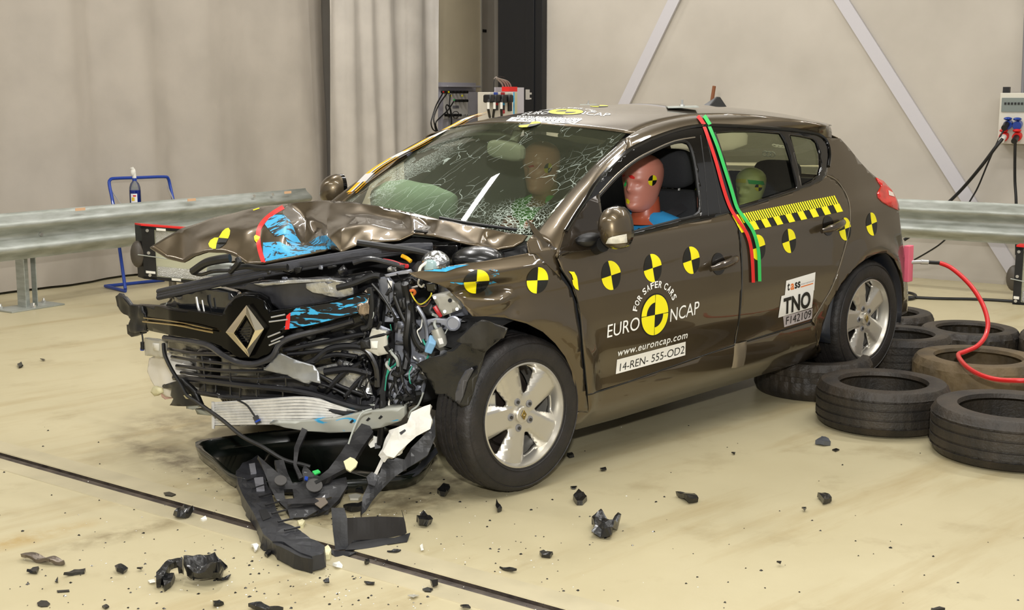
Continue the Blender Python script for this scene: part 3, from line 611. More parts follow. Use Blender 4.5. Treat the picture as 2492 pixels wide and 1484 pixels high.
# rear spoiler, tailgate, bumper closing the back
S3 = hit(crom(SIL, 3), 'side'); S3 = resample(S3, 28); rows = []
for k, p in enumerate(S3):
    row = []; up = .085*max(0, 1-k/5)
    for j in range(17):
        t = -1+2*j/16; bul = .21-.07*min(1, k/10); row.append((p[0]+bul*(1-t*t)*(1-.25*t*t), -p[1]*t, p[2]+up*(1-t*t)))
    rows.append(row)
tg = MB(); gl_ = MB(); n_ = 17
tg.v = [q for r_ in rows for q in r_]; gl_.v = list(tg.v)
for k in range(27):
    for j in range(16):
        f_ = (k*n_+j, (k+1)*n_+j, (k+1)*n_+j+1, k*n_+j+1); win = 1 <= k <= 7 and 2 <= j <= 13
        (gl_ if win else tg).f.append(f_); (gl_ if win else tg).m.append(0)
tg.build('tailgate', PAINT, car, solid=.004, angle=2)
for mb_ in (gl_,):
    used = sorted({i for f_ in mb_.f for i in f_}); ix = {o_: i for i, o_ in enumerate(used)}; mb_.v = [mb_.v[i] for i in used]; mb_.f = [tuple(ix[i] for i in f_) for f_ in mb_.f]
gl_.build('rear_screen', MATS['green_tinted_glass'], car, angle=2)
an = MB(); an.add([(2.34, -.03, 1.43), (2.34, .03, 1.43), (2.52, -.032, 1.425), (2.52, .032, 1.425), (2.49, -.004, 1.485), (2.49, .004, 1.485), (2.46, -.006, 1.487), (2.46, .006, 1.487)], [(0, 2, 4, 6), (1, 7, 5, 3), (0, 6, 7, 1), (2, 3, 5, 4), (6, 4, 5, 7), (0, 1, 3, 2)])
an.build('roof_antenna', BLK, car, bevel=.004)
# far side skins (mirror), so the body is closed
for nm, pl, m_ in (('far_front_door', DOORF, PAINT), ('far_rear_door', DOORR, PAINT), ('far_quarter', QUART, PAINT), ('far_sill', SILL, PAINT)):
    polyw(nm, pl, m_, car, mirror=True, step=.08, solid=.004)
polyw('far_window_frames', FRAME, BLKG, car, holes=[OPEN_F, OPEN_R, OPEN_Q], mirror=True, step=.08, solid=.01)
def mir(P): P = np.array(P).copy(); P[:, 1] *= -1; return P
MB().grid([[(r[0], -r[1], r[2]) for r in row] for row in strip3(Wp, Wq, .13)]).build('far_windscreen_pillar', PAINT, car, solid=.004, angle=1.5)
MB().grid([[(r[0], -r[1], r[2]) for r in row] for row in strip3(Rp, Rq, .10)]).build('far_roof_rail', PAINT, car, solid=.004, angle=1.5)
# windscreen
def cracked(nt, mx):
    tc = nt.nodes.new('ShaderNodeTexCoord'); N = nt.nodes; Lk = nt.links
    def vor(sc, w, dist=.0, vec=None):
        mp = N.new('ShaderNodeMapping'); mp.inputs['Scale'].default_value = dist or (1, 1, 1); Lk.new(tc.outputs['Object'], mp.inputs[0])
        nz = N.new('ShaderNodeTexNoise'); nz.inputs['Scale'].default_value = 6; Lk.new(tc.outputs['Object'], nz.inputs['Vector'])
        ad = N.new('ShaderNodeVectorMath'); ad.operation = 'MULTIPLY_ADD'; ad.inputs[1].default_value = (.12, .12, .12); Lk.new(nz.outputs['Color'], ad.inputs[0]); Lk.new(mp.outputs[0], ad.inputs[2])
        v = N.new('ShaderNodeTexVoronoi'); v.feature = 'DISTANCE_TO_EDGE'; v.inputs['Scale'].default_value = sc; Lk.new(ad.outputs[0], v.inputs['Vector'])
        l = N.new('ShaderNodeMath'); l.operation = 'LESS_THAN'; l.inputs[1].default_value = w; Lk.new(v.outputs['Distance'], l.inputs[0]); return l.outputs[0]
    def blob(c, r):
        mp = N.new('ShaderNodeMapping'); mp.inputs['Location'].default_value = tuple(-a/b for a, b in zip(c, r)); mp.inputs['Scale'].default_value = tuple(1/b for b in r); Lk.new(tc.outputs['Object'], mp.inputs[0])
        ln = N.new('ShaderNodeVectorMath'); ln.operation = 'LENGTH'; Lk.new(mp.outputs[0], ln.inputs[0])
        k = N.new('ShaderNodeMapRange'); k.inputs[1].default_value = .2; k.inputs[2].default_value = 1; k.inputs[3].default_value = 1; k.inputs[4].default_value = 0; Lk.new(ln.outputs['Value'], k.inputs[0]); return k.outputs[0]
    def mul(a, b):
        m_ = N.new('ShaderNodeMath'); m_.operation = 'MULTIPLY'; Lk.new(a, m_.inputs[0])
        if isinstance(b, float): m_.inputs[1].default_value = b
        else: Lk.new(b, m_.inputs[1])
        return m_.outputs[0]
    def mx_(a, b): m_ = N.new('ShaderNodeMath'); m_.operation = 'MAXIMUM'; Lk.new(a, m_.inputs[0]); Lk.new(b, m_.inputs[1]); return m_.outputs[0]
    nz = N.new('ShaderNodeTexNoise'); nz.inputs['Scale'].default_value = 5; Lk.new(tc.outputs['Object'], nz.inputs['Vector'])
    gt = N.new('ShaderNodeMath'); gt.operation = 'GREATER_THAN'; gt.inputs[1].default_value = .47; Lk.new(nz.outputs['Fac'], gt.inputs[0])
    p1 = hit([(1215, 535)], 'ws')[0]; p2 = hit([(1270, 550)], 'ws')[0]; p3 = hit([(960, 430)], 'ws')[0]; p4 = hit([(1440, 400)], 'ws')[0]
    a = mul(mul(vor(30, .03), gt.outputs[0]), mul(blob(p1, (.26, .30, .3)), .6))
    b = mul(vor(60, .045), blob(p2, (.17, .22, .25)))
    c = mul(mul(vor(9, .008, (.5, 2.2, 1)), gt.outputs[0]), .5)
    d = mul(mul(vor(70, .09), gt.outputs[0]), mul(blob(p3, (.5, .30, .4)), .5))
    f = mul(vor(18, .018, (.6, 1.8, 1)), mul(blob(p4, (.22, .16, .25)), .4))
    t = mx_(mx_(mx_(a, b), mx_(c, d)), f)
    df_ = N.new('ShaderNodeBsdfDiffuse'); df_.inputs[0].default_value = lin('dfeee2')
    m2 = N.new('ShaderNodeMixShader'); k2 = mul(t, .75); Lk.new(k2, m2.inputs[0]); Lk.new(mx.outputs[0], m2.inputs[1]); Lk.new(df_.outputs[0], m2.inputs[2])
    hz = N.new('ShaderNodeMixShader'); df2 = N.new('ShaderNodeBsdfDiffuse'); df2.inputs[0].default_value = lin('b4be9c'); hz.inputs[0].default_value = .045
    Lk.new(m2.outputs[0], hz.inputs[1]); Lk.new(df2.outputs[0], hz.inputs[2]); return hz
WSG = glass('cracked_windscreen_glass', 'eef4de', .75, cracked)
rows = []; rowsb = []
for i in range(31):
    u = i/30; row = []; rb = []
    for j in range(33):
        t = -1+2*j/32; yb, yt = .72, .592; Y = (yb+(yt-yb)*u)*t
        x = (.02+.60*Y*Y)*(1-u)+(xfront(Y)+.004)*u; row.append((x, Y, hws(x, Y)))
    rows.append(row)
wsd = MB().grid(rows).build('windscreen', WSG, car, angle=3); wsd['label'] = 'cracked greenish windscreen'
# black border of the glass
def wsp(u, t, o=-.004):
    yb, yt = .72, .592; Y = (yb+(yt-yb)*u)*t; x = (.02+.60*Y*Y)*(1-u)+(xfront(Y)+.004)*u; return (x, Y, hws(x, Y)+o)
bd = MB()
for a, b in (((-1, -1), (-.91, -.94)), ((1, 1), (.90, .93))): bd.grid([[wsp(u, a[0]+(b[0]-a[0])*k/3) for k in range(4)] for u in np.linspace(0, 1, 25)])
bd.grid([[wsp(1-.07*k/2-.03*(k/2)*abs(t)**3, t) for k in range(3)] for t in np.linspace(-1, 1, 33)])
bd.grid([[wsp(.06*k/2, t) for k in range(3)] for t in np.linspace(-1, 1, 33)])
bd.build('windscreen_border', BLKG, car, angle=3)
# measuring tape along the far pillar
TP = [(846, 476), (865, 458), (900, 424), (950, 392), (1000, 366), (1050, 338), (1100, 312), (1130, 296), (1166, 284)]
TR = [at(u, v, 1, .66) for u, v in TP]
Tp_ = [(p[0]-.006, .66, p[2]+.016) for p in TR]
Tp_ = crom(Tp_, 5); 
ym, wm_, bm_ = mat('tape_amber', 'f0b414', .5), mat('tape_pale', 'd5d2ce', .5), mat('tape_black', '23211f', .5)
tp_ = MB(); n = len(Tp_)
for i in range(n-1):
    a, b = Vector(Tp_[i]), Vector(Tp_[i+1]); t = (b-a).normalized(); s = Vector((0, -1, .15)); nrm = Vector((-.45, 0, .9)); w1 = .075
    seg = (i % 9) < 6
    for (c0, c1, mi) in (((0, .42, 0), (.42, .62, 1), (.62, .82, 2), (.82, 1, 0)) if seg else ((0, 1, 1),)):
        tp_.add([a+s*w1*c0, b+s*w1*c0, b+s*w1*c1, a+s*w1*c1], [(0, 1, 2, 3)], mi)
        tp_.add([a+s*w1*c0-nrm*.01, b+s*w1*c0-nrm*.01, b+s*w1*c1-nrm*.01, a+s*w1*c1-nrm*.01], [(0, 3, 2, 1)], mi)
tp_.build('measuring_tape', [ym, wm_, bm_], car, smooth=False)['label'] = 'yellow and black striped tape along the far pillar'
# mirrors
def wing_mirror(u, v, y, sgn, nm):
    c = Vector(at(u, v, 1, y)); R = Matrix.Rotation(-.12*sgn, 3, 'X')@Matrix.Rotation(.22*sgn, 3, 'Z'); m = MB(); rows = []
    def sec(k, q):  # rounded shell: k 0..1 front to glass
        pass
    n = 14
    for i in range(n+1):
        t = i/n; f = math.sqrt(max(0, 1-(1-t)**2.2)); row = []
        for j in range(28):
            a = 2*PI*j/28; ca, sa = math.cos(a), math.sin(a); e = .85
            yy = math.copysign(abs(ca)**e, ca)*.066*f; zz = math.copysign(abs(sa)**e, sa)*.088*f
            row.append(c+R@Vector((-.06+.10*t, yy, zz)))
        rows.append(row)
    m.grid(rows, cv=True); o = m.build(nm, PAINT, car, angle=1.2)
    m = MB(); ed = [[p+R@Vector((d, 0, 0)) for p in rows[-1]] for d in (0, .02)]; m.grid(ed, cv=True); m.add(ed[1], [tuple(range(28))]); m.build('mirror_rim', BLKG, o, angle=1)
    return o, c, R
mo, mc, mR = wing_mirror(1490, 556, -.965, 1, 'door_mirror'); mo['label'] = 'brown door mirror on the near side'
m = MB(); cc_ = mc+Vector((.0, 0, 0))
lampc = MATS.get('lamp_clear') or mat('lamp_clear', 'e9e7df', .15, .3, .5, var=.15, vscale=60)
def lampstrip(c):
    pts = [hitm for hitm in []]
MIRROR_LAMP = [(1474, 593), (1480, 580), (1490, 576), (1525, 569), (1527, 590), (1500, 593)]
m = MB(); a = at(1478, 590, 1, -.9); m.tube([(a[0]-.02, -.85, a[2]-.02), tuple(mc+Vector((-.0, .05, -.07)))], [.035, .03], 12); m.build('mirror_foot', BLK, mo)
fo, fc, fR = wing_mirror(806, 466, .96, -1, 'far_door_mirror'); fo['label'] = 'brown door mirror on the far side'
# black triangle ahead of the near window, mirror base blister
SAIL = [(1357, 628), (1361, 606), (1374, 566), (1400, 524), (1430, 488), (1456, 470), (1460, 500), (1466, 548), (1475, 575), (1478, 596), (1450, 606), (1400, 612), (1368, 622)]
polyw('mirror_triangle', SAIL, mat('dark_brown_gloss', '2c251d', .2, .3, .6), car, off=.006, solid=.006)
a = at(1435, 583, 1, -.86); MB().ellip(a, (.075, .04, .028), 16, 10).build('mirror_mount', BLK, car)
# door handles
def handle(cu, cv, ru, parent, flip=1):
    c = hit([(cu, cv)], 'side')[0]; rr = .05
    m = MB(); ring = []
    for k in range(7):
        f = k/6; row = []
        for j in range(24):
            t = 2*PI*j/24; x, z = c[0]+rr*f*math.cos(t), c[2]+rr*f*math.sin(t); row.append((x, -wside(x, z)-.0015-.001+.0*f, z))
        ring.append(row)
    m.grid(ring, cv=True); m.build('handle_cup', mat('dark_cup', '17130f', .25, .2, .4), parent)
    e = hit([(ru[0], ru[1]), (ru[2], ru[3])], 'side'); a, b = Vector(e[0]), Vector(e[1]); n = 9; pts = []
    for k in range(n+1):
        t = k/n; p = a.lerp(b, t); p.y = -wside(p.x, p.z)-.012-.032*math.sin(PI*min(1, .12+t*.88))**.6; pts.append(p)
    m = MB(); m.tube(pts, [.011, .016, .017, .017, .017, .016, .012], 12, flat=1.15); m.build('handle_grip', mat('handle_paint', '4b4136', .25, .6, .8), parent)
handle(1748, 642, (1716, 653, 1786, 626), df); handle(2015, 549, (1987, 561, 2046, 538), dr)
# sill jacking bracket
q = hit([(1801, 862)], 'side')[0]; m = MB(); rows = []
for i in range(7):
    row = []
    for j in range(7): x = q[0]-.05+.1*i/6; z = q[2]-.06+.12*j/6; row.append((x, -wside(x, z)-.012*math.sin(PI*i/6)**.4, z))
    rows.append(row)
m.grid(rows); m.build('sill_bracket', mat('bracket_tan', '8d8270', .3, .5, .4), sl)
# tail lamp
TL = [(2131, 432), (2148, 440), (2168, 462), (2181, 486), (2187, 512), (2180, 509), (2165, 502), (2148, 492), (2136, 480), (2134, 468), (2143, 452)]
tl = polyw('tail_lamp', TL, mat('lamp_red', 'c42018', .12, 0, .8, var=.25, vscale=20), car, off=.006, solid=.02)
polyw('lamp_reflector', [(2159, 462), (2170, 468), (2174, 478), (2166, 476), (2160, 474)], mat('lamp_pale', 'd9c9bd', .3), tl, off=.008)
# towing post and pink block at the tail are built with the hose
# wheels -----------------------------------------------------------
def wheel(name, cx, y, parent, sgn=-1, label=None, rot=0.0, cz=.316, tilt=0, cam_=0):
    """hub face towards sgn*y"""
    r = empty(name, (cx, y, cz), (cam_, 0, tilt)); r.parent = parent
    if label: r['label'] = label
    s = sgn
    # tyre
    m = MB(); W_ = .1025
    pr = [(.205, .088), (.214, .098), (.232, .104), (.255, .107), (.279, .104), (.297, .096), (.307, .086), (.311, .074), (.313, .062), (.3135, .050), (.306, .048), (.306, .042), (.3145, .040), (.316, .022), (.308, .020), (.308, .013), (.316, .011)]
    pr = pr+[(a, -b) for a, b in pr[::-1]]
    seg = 144
    def rf(j, k):
        a, h = pr[j]
        if .048 < abs(h) <= .09 and a > .3: return 1-.010*((k % 4) == 0)
        if .02 <= abs(h) < .042 and a > .31: return 1-.006*((k % 6) == 0)
        if abs(a-.255) < .001: return 1
        return 1
    m.lathe(pr, seg=seg, rf=rf); m.build('tyre', RUB, r, angle=.5)
    for rr, hh in ((.222, .1015), (.288, .1015)):
        m = MB(); m.lathe([(rr-.002, s*hh), (rr, s*(hh+.0035)), (rr+.002, s*hh)], seg=72); m.build('sidewall_ring', RUB, r)
    # rim barrel
    m = MB(); m.lathe([(.214, s*.086), (.212, s*.098), (.206, s*.099), (.203, s*.090), (.197, s*.08), (.19, s*.0), (.19, -s*.08), (.206, -s*.09)], seg=72); rim = m.build('rim', ALU, r, angle=.7)
    # spoked face: polygon disc with five holes
    def depth(x, z):
        rr = math.hypot(x, z); th = math.atan2(z, x)-rot; k = round(th/(2*PI/5)-.5); c = (k+.5)*2*PI/5; d = abs(th-c)  # spoke centres
        side_ = rr*math.sin(min(d, 1.2)); half = .040+.10*max(0, rr-.07)
        e = max(0, side_-half*.86)
        return .080-.018*math.exp(-((rr-.0)/.1)**2)*0-.9*min(e, .04)-.010*(1-min(1, rr/.19))
    outer = [(.2045*math.cos(t), .2045*math.sin(t)) for t in np.linspace(0, 2*PI, 91)[:-1]]; holes = []
    for k in range(5):
        c = k*2*PI/5+rot; pl = []
        for rr, dd in ((.086, .015), (.094, .10), (.125, .155), (.160, .20), (.180, .215), (.188, .19), (.192, .09)): pl.append((rr, dd))
        pts = [(a_*math.cos(c+b_), a_*math.sin(c+b_)) for a_, b_ in pl]+[(a_*math.cos(c-b_), a_*math.sin(c-b_)) for a_, b_ in pl[::-1]]
        holes.append([(p[0], p[1]) for p in crom(pts, 3, True)])
    loops = [outer]+holes; flat = [q for l in loops for q in l]; tris = tessellate_polygon([[Vector((a_, b_, 0)) for a_, b_ in l] for l in loops])
    bm = bmesh.new(); vs = [bm.verts.new((a_, b_, 0)) for a_, b_ in flat]
    for t in tris:
        try: bm.faces.new([vs[i] for i in t])
        except ValueError: pass
    for ax in (0, 1):
        for k in range(-13, 14):
            pc = [0, 0, 0]; pn = [0, 0, 0]; pc[ax] = k*.016+.001; pn[ax] = 1
            bmesh.ops.bisect_plane(bm, geom=bm.verts[:]+bm.edges[:]+bm.faces[:], plane_co=pc, plane_no=pn)
    for v in bm.verts: x, z = v.co.x, v.co.y; v.co = (x, s*depth(x, z), z)
    bmesh.ops.recalc_face_normals(bm, faces=bm.faces); bm.faces.ensure_lookup_table()
    if sum(f.normal.y*f.calc_area() for f in bm.faces)*s < 0: bmesh.ops.reverse_faces(bm, faces=bm.faces)
    me = bpy.data.meshes.new('spokes'); bm.to_mesh(me); bm.free(); me.materials.append(ALU)
    for p in me.polygons: p.use_smooth = True
    me.set_sharp_from_angle(angle=.6)
    o = bpy.data.objects.new('spoked_face', me); COL.objects.link(o); o.parent = r; md = o.modifiers.new('s', 'SOLIDIFY'); md.thickness = .022; md.offset = -1
    for k in range(5):
        m = MB(); lugd = MB()
        t = (k+.5)*2*PI/5+rot; cx_, cz_ = .056*math.cos(t), .056*math.sin(t)
        lugd.lathe([(.0155, s*.074), (.0145, s*.0765), (.0, s*.0768)], c=(cx_, 0, cz_), seg=20); m.cyl((cx_, s*.070, cz_), (cx_, s*.0805, cz_), .0075, 6); lugd.build('bolt_recess', mat('recess_grey', '8f8f93', .4, .5), r); m.build('wheel_bolt', mat('bolt_dark', '4b4a49', .35, .7), r)
    m = MB(); m.lathe([(.033, s*.07), (.033, s*.083), (.030, s*.086), (0, s*.087)], seg=32); m.build('centre_cap', ALU, r, angle=.6)
    m = MB()
    def dia(w, h, y_): return [(0, s*y_, h), (w, s*y_, 0), (0, s*y_, -h), (-w, s*y_, 0)]
    o1, i1 = dia(.0135, .021, .0895), dia(.005, .009, .0895); m.add(o1+i1, [(0, 1, 5, 4), (1, 2, 6, 5), (2, 3, 7, 6), (3, 0, 4, 7)]); m.build('cap_badge', mat('badge_gold', 'a8935a', .15, 1), r, smooth=False, solid=-.002)
    m = MB(); m.lathe([(.04, s*.0), (.135, s*.0), (.135, s*-.02), (.04, s*-.02)], seg=48); m.lathe([(.187, -s*.085), (.05, -s*.09)], seg=32); m.build('brake_disc', mat('disc_dark', '3a3330', .35, .5), r, angle=.6)
    m = MB(); m.box((-.125, s*.012, .04), (.06, .05, .12), mi=0); m.box((-.12, s*.02, -.05), (.05, .04, .05)); m.build('brake_caliper', BRT, r, bevel=.008)
    m = MB(); a_ = math.radians(78)+rot; m.cyl((.193*math.cos(a_), s*.07, .193*math.sin(a_)), (.180*math.cos(a_), s*.085, .180*math.sin(a_)), .004, 8); m.build('valve', BLK, r)
    return r
wf = wheel('front_wheel', .0711, -.7735, car, -1, 'silver five-spoke wheel under the smashed wing', rot=math.radians(2), tilt=-.035)
wr = wheel('rear_wheel', 2.641, -.7735, car, -1, 'silver five-spoke wheel resting on the loose tyres', rot=math.radians(-2))
def dup(root, loc, rotz):
    r = root.copy(); COL.objects.link(r); r.location = loc; r.rotation_euler = (0, 0, rotz)
    for ch in list(root.children): c = ch.copy(); COL.objects.link(c); c.parent = r
    return r
for nm, x in (('front_wheel', .0), ('rear_wheel', 2.641)):
    q = dup(wr, (x, .7735, .316), PI); q['label'] = 'wheel on the far side'; q.name = nm
# dark inner structure: wheelhouses, floor pan, inner sills, so nothing shows through
m = MB(); m.box((1.3, 0, .20), (2.2, 1.5, .03)); m.box((2.75, 0, .30), (.9, 1.05, .03)); m.box((2.1, 0, .32), (.03, 1.5, .25)); m.build('floor_pan', BLKM, car, smooth=False)
def house(cx, y0, y1, r0=.365, a0=-.25, a1=PI+.25):
    m = MB(); rows = []
    for t in np.linspace(a0, a1, 25): rows.append([(cx+r0*math.cos(t), y, .33+r0*math.sin(t)) for y in (y0, (y0+y1)/2, y1)])
    m.grid(rows); m.add([(cx+r0*math.cos(t), y1, .33+r0*math.sin(t)) for t in np.linspace(a0, a1, 25)], [tuple(range(25))]); return m
house(2.641, -.865, -.60).build('wheel_arch_liner', mat('liner_dark', '1b1f27', .5, 0, .2), car, solid=.003, angle=1)
house(2.641, .865, .60).build('far_wheel_arch_liner', BLKM, car, solid=.003, angle=1)
house(.07, -.855, -.62, .375, .1, 2.3).build('front_arch_liner', BLKM, car, solid=.003, angle=1)
house(.0, .865, .60).build('far_front_arch_liner', BLKM, car, solid=.003, angle=1)
# inner door trim (dark, close behind the skins) 
polyw('door_trim', [(1362, 612), (1530, 580), (1740, 532), (1945, 468), (2005, 440), (2050, 480), (2050, 560), (1985, 770), (1790, 835), (1440, 950), (1425, 850), (1415, 760), (1390, 700)], SEAT, car, off=-.07, step=.1)
polyw('far_door_trim', [(1362, 612), (1530, 580), (1740, 532), (1945, 468), (2005, 440), (2050, 480), (2050, 560), (1985, 770), (1790, 835), (1440, 950), (1425, 850), (1415, 760), (1390, 700)], SEAT, car, off=-.07, step=.1, mirror=True)
# ------------------------------------------------------------------ buckled bonnet
from mathutils.geometry import delaunay_2d_cdt
from mathutils.bvhtree import BVHTree
HV = [(365, 600, .80), (405, 625, .71), (447, 638, .62), (474, 622, .56), (505, 611, .50), (545, 611, .42), (575, 622, .35), (602, 643, .30), (642, 640, .22), (720, 624, .08), (800, 606, -.03),
      (829, 612, -.19), (868, 596, -.20), (905, 589, -.24), (972, 582, -.32), (1006, 567, -.35), (1055, 573, -.44), (1110, 584, -.53), (1165, 597, -.61), (1213, 606, -.68), (1250, 600, -.71), (1272, 588, -.725), (1284, 572, -.73),
      (1240, 566, -.66), (1180, 555, -.56), (1120, 543, -.44), (1070, 532, -.34), (1000, 517, -.16), (950, 508, -.04), (920, 500, .05), (870, 494, .18), (828, 489, .29), (804, 488, .33), (762, 487, .50), (700, 496, .62), (640, 503, .70), (590, 511, .77), (520, 530, .81), (440, 556, .82)]
nB = len(HV)
HI = [(540, 560, .52), (480, 580, .62), (600, 560, .42), (630, 600, .33), (640, 545, .44), (665, 517, .50), (688, 519, .46), (700, 540, .36), (712, 570, .30), (690, 598, .22), (650, 612, .25), (740, 597, .27), (725, 560, .36), (745, 530, .46),
      (770, 565, .30), (795, 545, .08), (799, 577, -.08), (833, 553, -.10), (860, 575, -.14), (900, 545, -.14), (960, 560, -.24), (850, 520, .12), (910, 522, .02), (980, 535, -.14), (1040, 548, -.28), (1110, 565, -.47), (1180, 580, -.58), (780, 590, .16), (760, 510, .46), (600, 525, .66)]
ALLV = HV+HI
ridge = [(32, 53), (53, 52), (52, 50), (32, 67), (67, 51), (51, 50), (53, 54), (54, 56), (56, 11), (55, 54), (54, 11), (56, 58), (58, 15), (31, 60), (60, 61), (61, 62), (44, 45), (45, 46), (46, 47), (47, 50), (43, 44), (43, 42), (55, 11), (57, 56)]
idx = {k: k for k in range(len(ALLV))}
# interior indices start at nB=39
ridge = [(32, 54), (54, 53), (53, 50), (52, 50), (32, 67), (54, 55), (55, 56), (56, 11), (55, 11), (56, 58), (58, 59), (59, 15), (31, 60), (60, 61), (61, 62), (44, 45), (45, 46), (46, 47), (47, 50), (43, 44)]
edges = [(i, (i+1) % nB) for i in range(nB)]+ridge
vo, eo, fo_, ov, oe, of = delaunay_2d_cdt([Vector(v[:2]) for v in ALLV], edges, [list(range(nB))], 1, 1e-4)
P3_ = [];
for i, v in enumerate(vo):
    src = ov[i]
    if src: u_, v_, y_ = ALLV[src[0]]
    else:
        d = sorted(range(len(ALLV)), key=lambda k: (ALLV[k][0]-v.x)**2+(ALLV[k][1]-v.y)**2)[:2]; u_, v_ = v.x, v.y; y_ = (ALLV[d[0]][2]+ALLV[d[1]][2])/2
    P3_.append(at(u_, v_, 1, y_))
hm = MB(); hm.add(P3_, [tuple(f) for f in fo_]); hood = hm.build('bonnet', PAINT, car, angle=3.1); hood['label'] = 'buckled brown bonnet with crumpled front edge'
rs = {tuple(sorted(e)) for e in ridge}
bm = bmesh.new(); bm.from_mesh(hood.data); cl_ = bm.edges.layers.float.new('crease_edge')
inv = {}
for e in bm.edges:
    a, b = [min(range(len(P3_)), key=lambda k: (Vector(P3_[k])-v.co).length_squared) for v in e.verts]
    a, b = (ov[a][0] if ov[a] else -1), (ov[b][0] if ov[b] else -1)
    if tuple(sorted((a, b))) in rs: e[cl_] = .95
    elif e.is_boundary: e[cl_] = .9
fixed = {v.index for e in bm.edges if e[cl_] > .5 for v in e.verts}
fl_e = [e for e in bm.edges]; mark = bm.verts.layers.int.new('mk')
def keyed(v): return round(v.co.x, 5), round(v.co.y, 5), round(v.co.z, 5)
segs = [(e.verts[0].co.copy(), e.verts[1].co.copy()) for e in bm.edges if e[cl_] > .5]
for _ in range(3): bmesh.ops.subdivide_edges(bm, edges=bm.edges[:], cuts=1, use_grid_fill=True)
def onseg(p):
    for a, b in segs:
        d = b-a; t = max(0, min(1, (p-a).dot(d)/d.length_squared))
        if (a+d*t-p).length < 1e-4: return True
    return False
free = [v for v in bm.verts if not onseg(v.co)]
edge_ = [v for v in bm.verts if onseg(v.co) and not v.is_boundary]
for it in range(6):
    nw = [(v, sum((e.other_vert(v).co for e in v.link_edges), Vector())/len(v.link_edges)) for v in free]
    for v, c in nw: v.co = v.co.lerp(c, .6)
    if it < 2:
        nw = [(v, sum((e.other_vert(v).co for e in v.link_edges), Vector())/len(v.link_edges)) for v in edge_]
        for v, c in nw: v.co = v.co.lerp(c, .5)
up_ = sum(f.normal.z*f.calc_area() for f in bm.faces)
if up_ < 0: bmesh.ops.reverse_faces(bm, faces=bm.faces)
bm.to_mesh(hood.data); bm.free()
bpy.context.view_layer.update(); dg = bpy.context.evaluated_depsgraph_get(); hme = bpy.data.meshes.new_from_object(hood.evaluated_get(dg)); hood.modifiers.clear(); hood.data = hme
for p in hme.polygons: p.use_smooth = True
hme.set_sharp_from_angle(angle=.42)
for v in hme.vertices:
    q = v.co; v.co += Vector((0, 0, .004*noise.noise(q*9)+.0016*noise.noise(q*26)))
HB = BVHTree.FromPolygons([v.co[:] for v in hme.vertices], [p.vertices[:] for p in hme.polygons])
md = hood.modifiers.new('solid', 'SOLIDIFY'); md.thickness = .008; md.offset = -1
def bvhit(px, B, off=.002):
    O, D = rays(px); out = []
    for d in D:
        h = B.ray_cast(Vector(O), Vector(d)); out.append(None if h[0] is None else np.array(h[0]-Vector(d)*off))
    return out
def decal_bvh(name, poly, B, m, parent, step=6, off=.003):
    """patch traced on a crumpled panel: pixel polygon, cut into cells, each corner dropped on the mesh"""
    tris = tessellate_polygon([[Vector((a, b, 0)) for a, b in poly]]); bm = bmesh.new(); vs = [bm.verts.new((a, b, 0)) for a, b in poly]
    for t in tris:
        try: bm.faces.new([vs[i] for i in t])
        except ValueError: pass
    A = np.array(poly)
    for ax in (0, 1):
        k = math.ceil(A[:, ax].min()/step)
        while k*step < A[:, ax].max():
            pc = [0, 0, 0]; pn = [0, 0, 0]; pc[ax] = k*step; pn[ax] = 1
            bmesh.ops.bisect_plane(bm, geom=bm.verts[:]+bm.edges[:]+bm.faces[:], plane_co=pc, plane_no=pn); k += 1
    H_ = bvhit([v.co[:2] for v in bm.verts], B, off); dead = []
    for v, h in zip(bm.verts, H_):
        if h is None: dead.append(v)
        else: v.co = h
    bmesh.ops.delete(bm, geom=dead, context='VERTS')
    # drop cells torn across folds
    long_ = [e for e in bm.edges if e.calc_length() > .09]; bmesh.ops.delete(bm, geom=long_, context='EDGES')
    me = bpy.data.meshes.new(name); bm.to_mesh(me); bm.free(); me.materials.append(m); o = bpy.data.objects.new(name, me); COL.objects.link(o); o.parent = parent
    for p in me.polygons: p.use_smooth = True
    return o
# red tape across the bonnet, crushed marker, blue barrier paint
def band(path, w):
    P = crom(path, 5); L_, R_ = [], []
    for i, p in enumerate(P):
        t = P[min(i+1, len(P)-1)]-P[max(i-1, 0)]; t = t/np.linalg.norm(t); n = np.array([-t[1], t[0]]); L_.append(tuple(p+n*w/2)); R_.append(tuple(p-n*w/2))
    return L_+R_[::-1]
decal_bvh('red_tape', band([(690, 503), (662, 520), (640, 540), (629, 562), (629, 590), (634, 615), (642, 639)], 11), HB, RED, hood)
def scraped(name, base, sm, thr=.5, sc=14, st=(1, 3, 1), metal=False):
    m = mat(name, sm, .45); nt = m.node_tree; b = nt.nodes['Principled BSDF']; tc = nt.nodes.new('ShaderNodeTexCoord'); mp = nt.nodes.new('ShaderNodeMapping'); mp.inputs['Scale'].default_value = st; nt.links.new(tc.outputs['Object'], mp.inputs[0])
    n = nt.nodes.new('ShaderNodeTexNoise'); n.inputs['Scale'].default_value = sc; n.inputs['Detail'].default_value = 8; n.inputs['Distortion'].default_value = 1.2; nt.links.new(mp.outputs[0], n.inputs['Vector'])
    r = nt.nodes.new('ShaderNodeValToRGB'); r.color_ramp.elements[0].position = thr-.02; r.color_ramp.elements[0].color = lin(sm); r.color_ramp.elements[1].position = thr+.02; r.color_ramp.elements[1].color = lin(base); nt.links.new(n.outputs['Fac'], r.inputs[0]); nt.links.new(r.outputs[0], b.inputs['Base Color']); return m
SCB = scraped('blue_scrape_on_dark', '1a1714', '37a7d8', .53, 12)
SCB2 = scraped('blue_scrape_on_brown', '5b4f41', '37a7d8', .5, 12, (1, 1, 5))
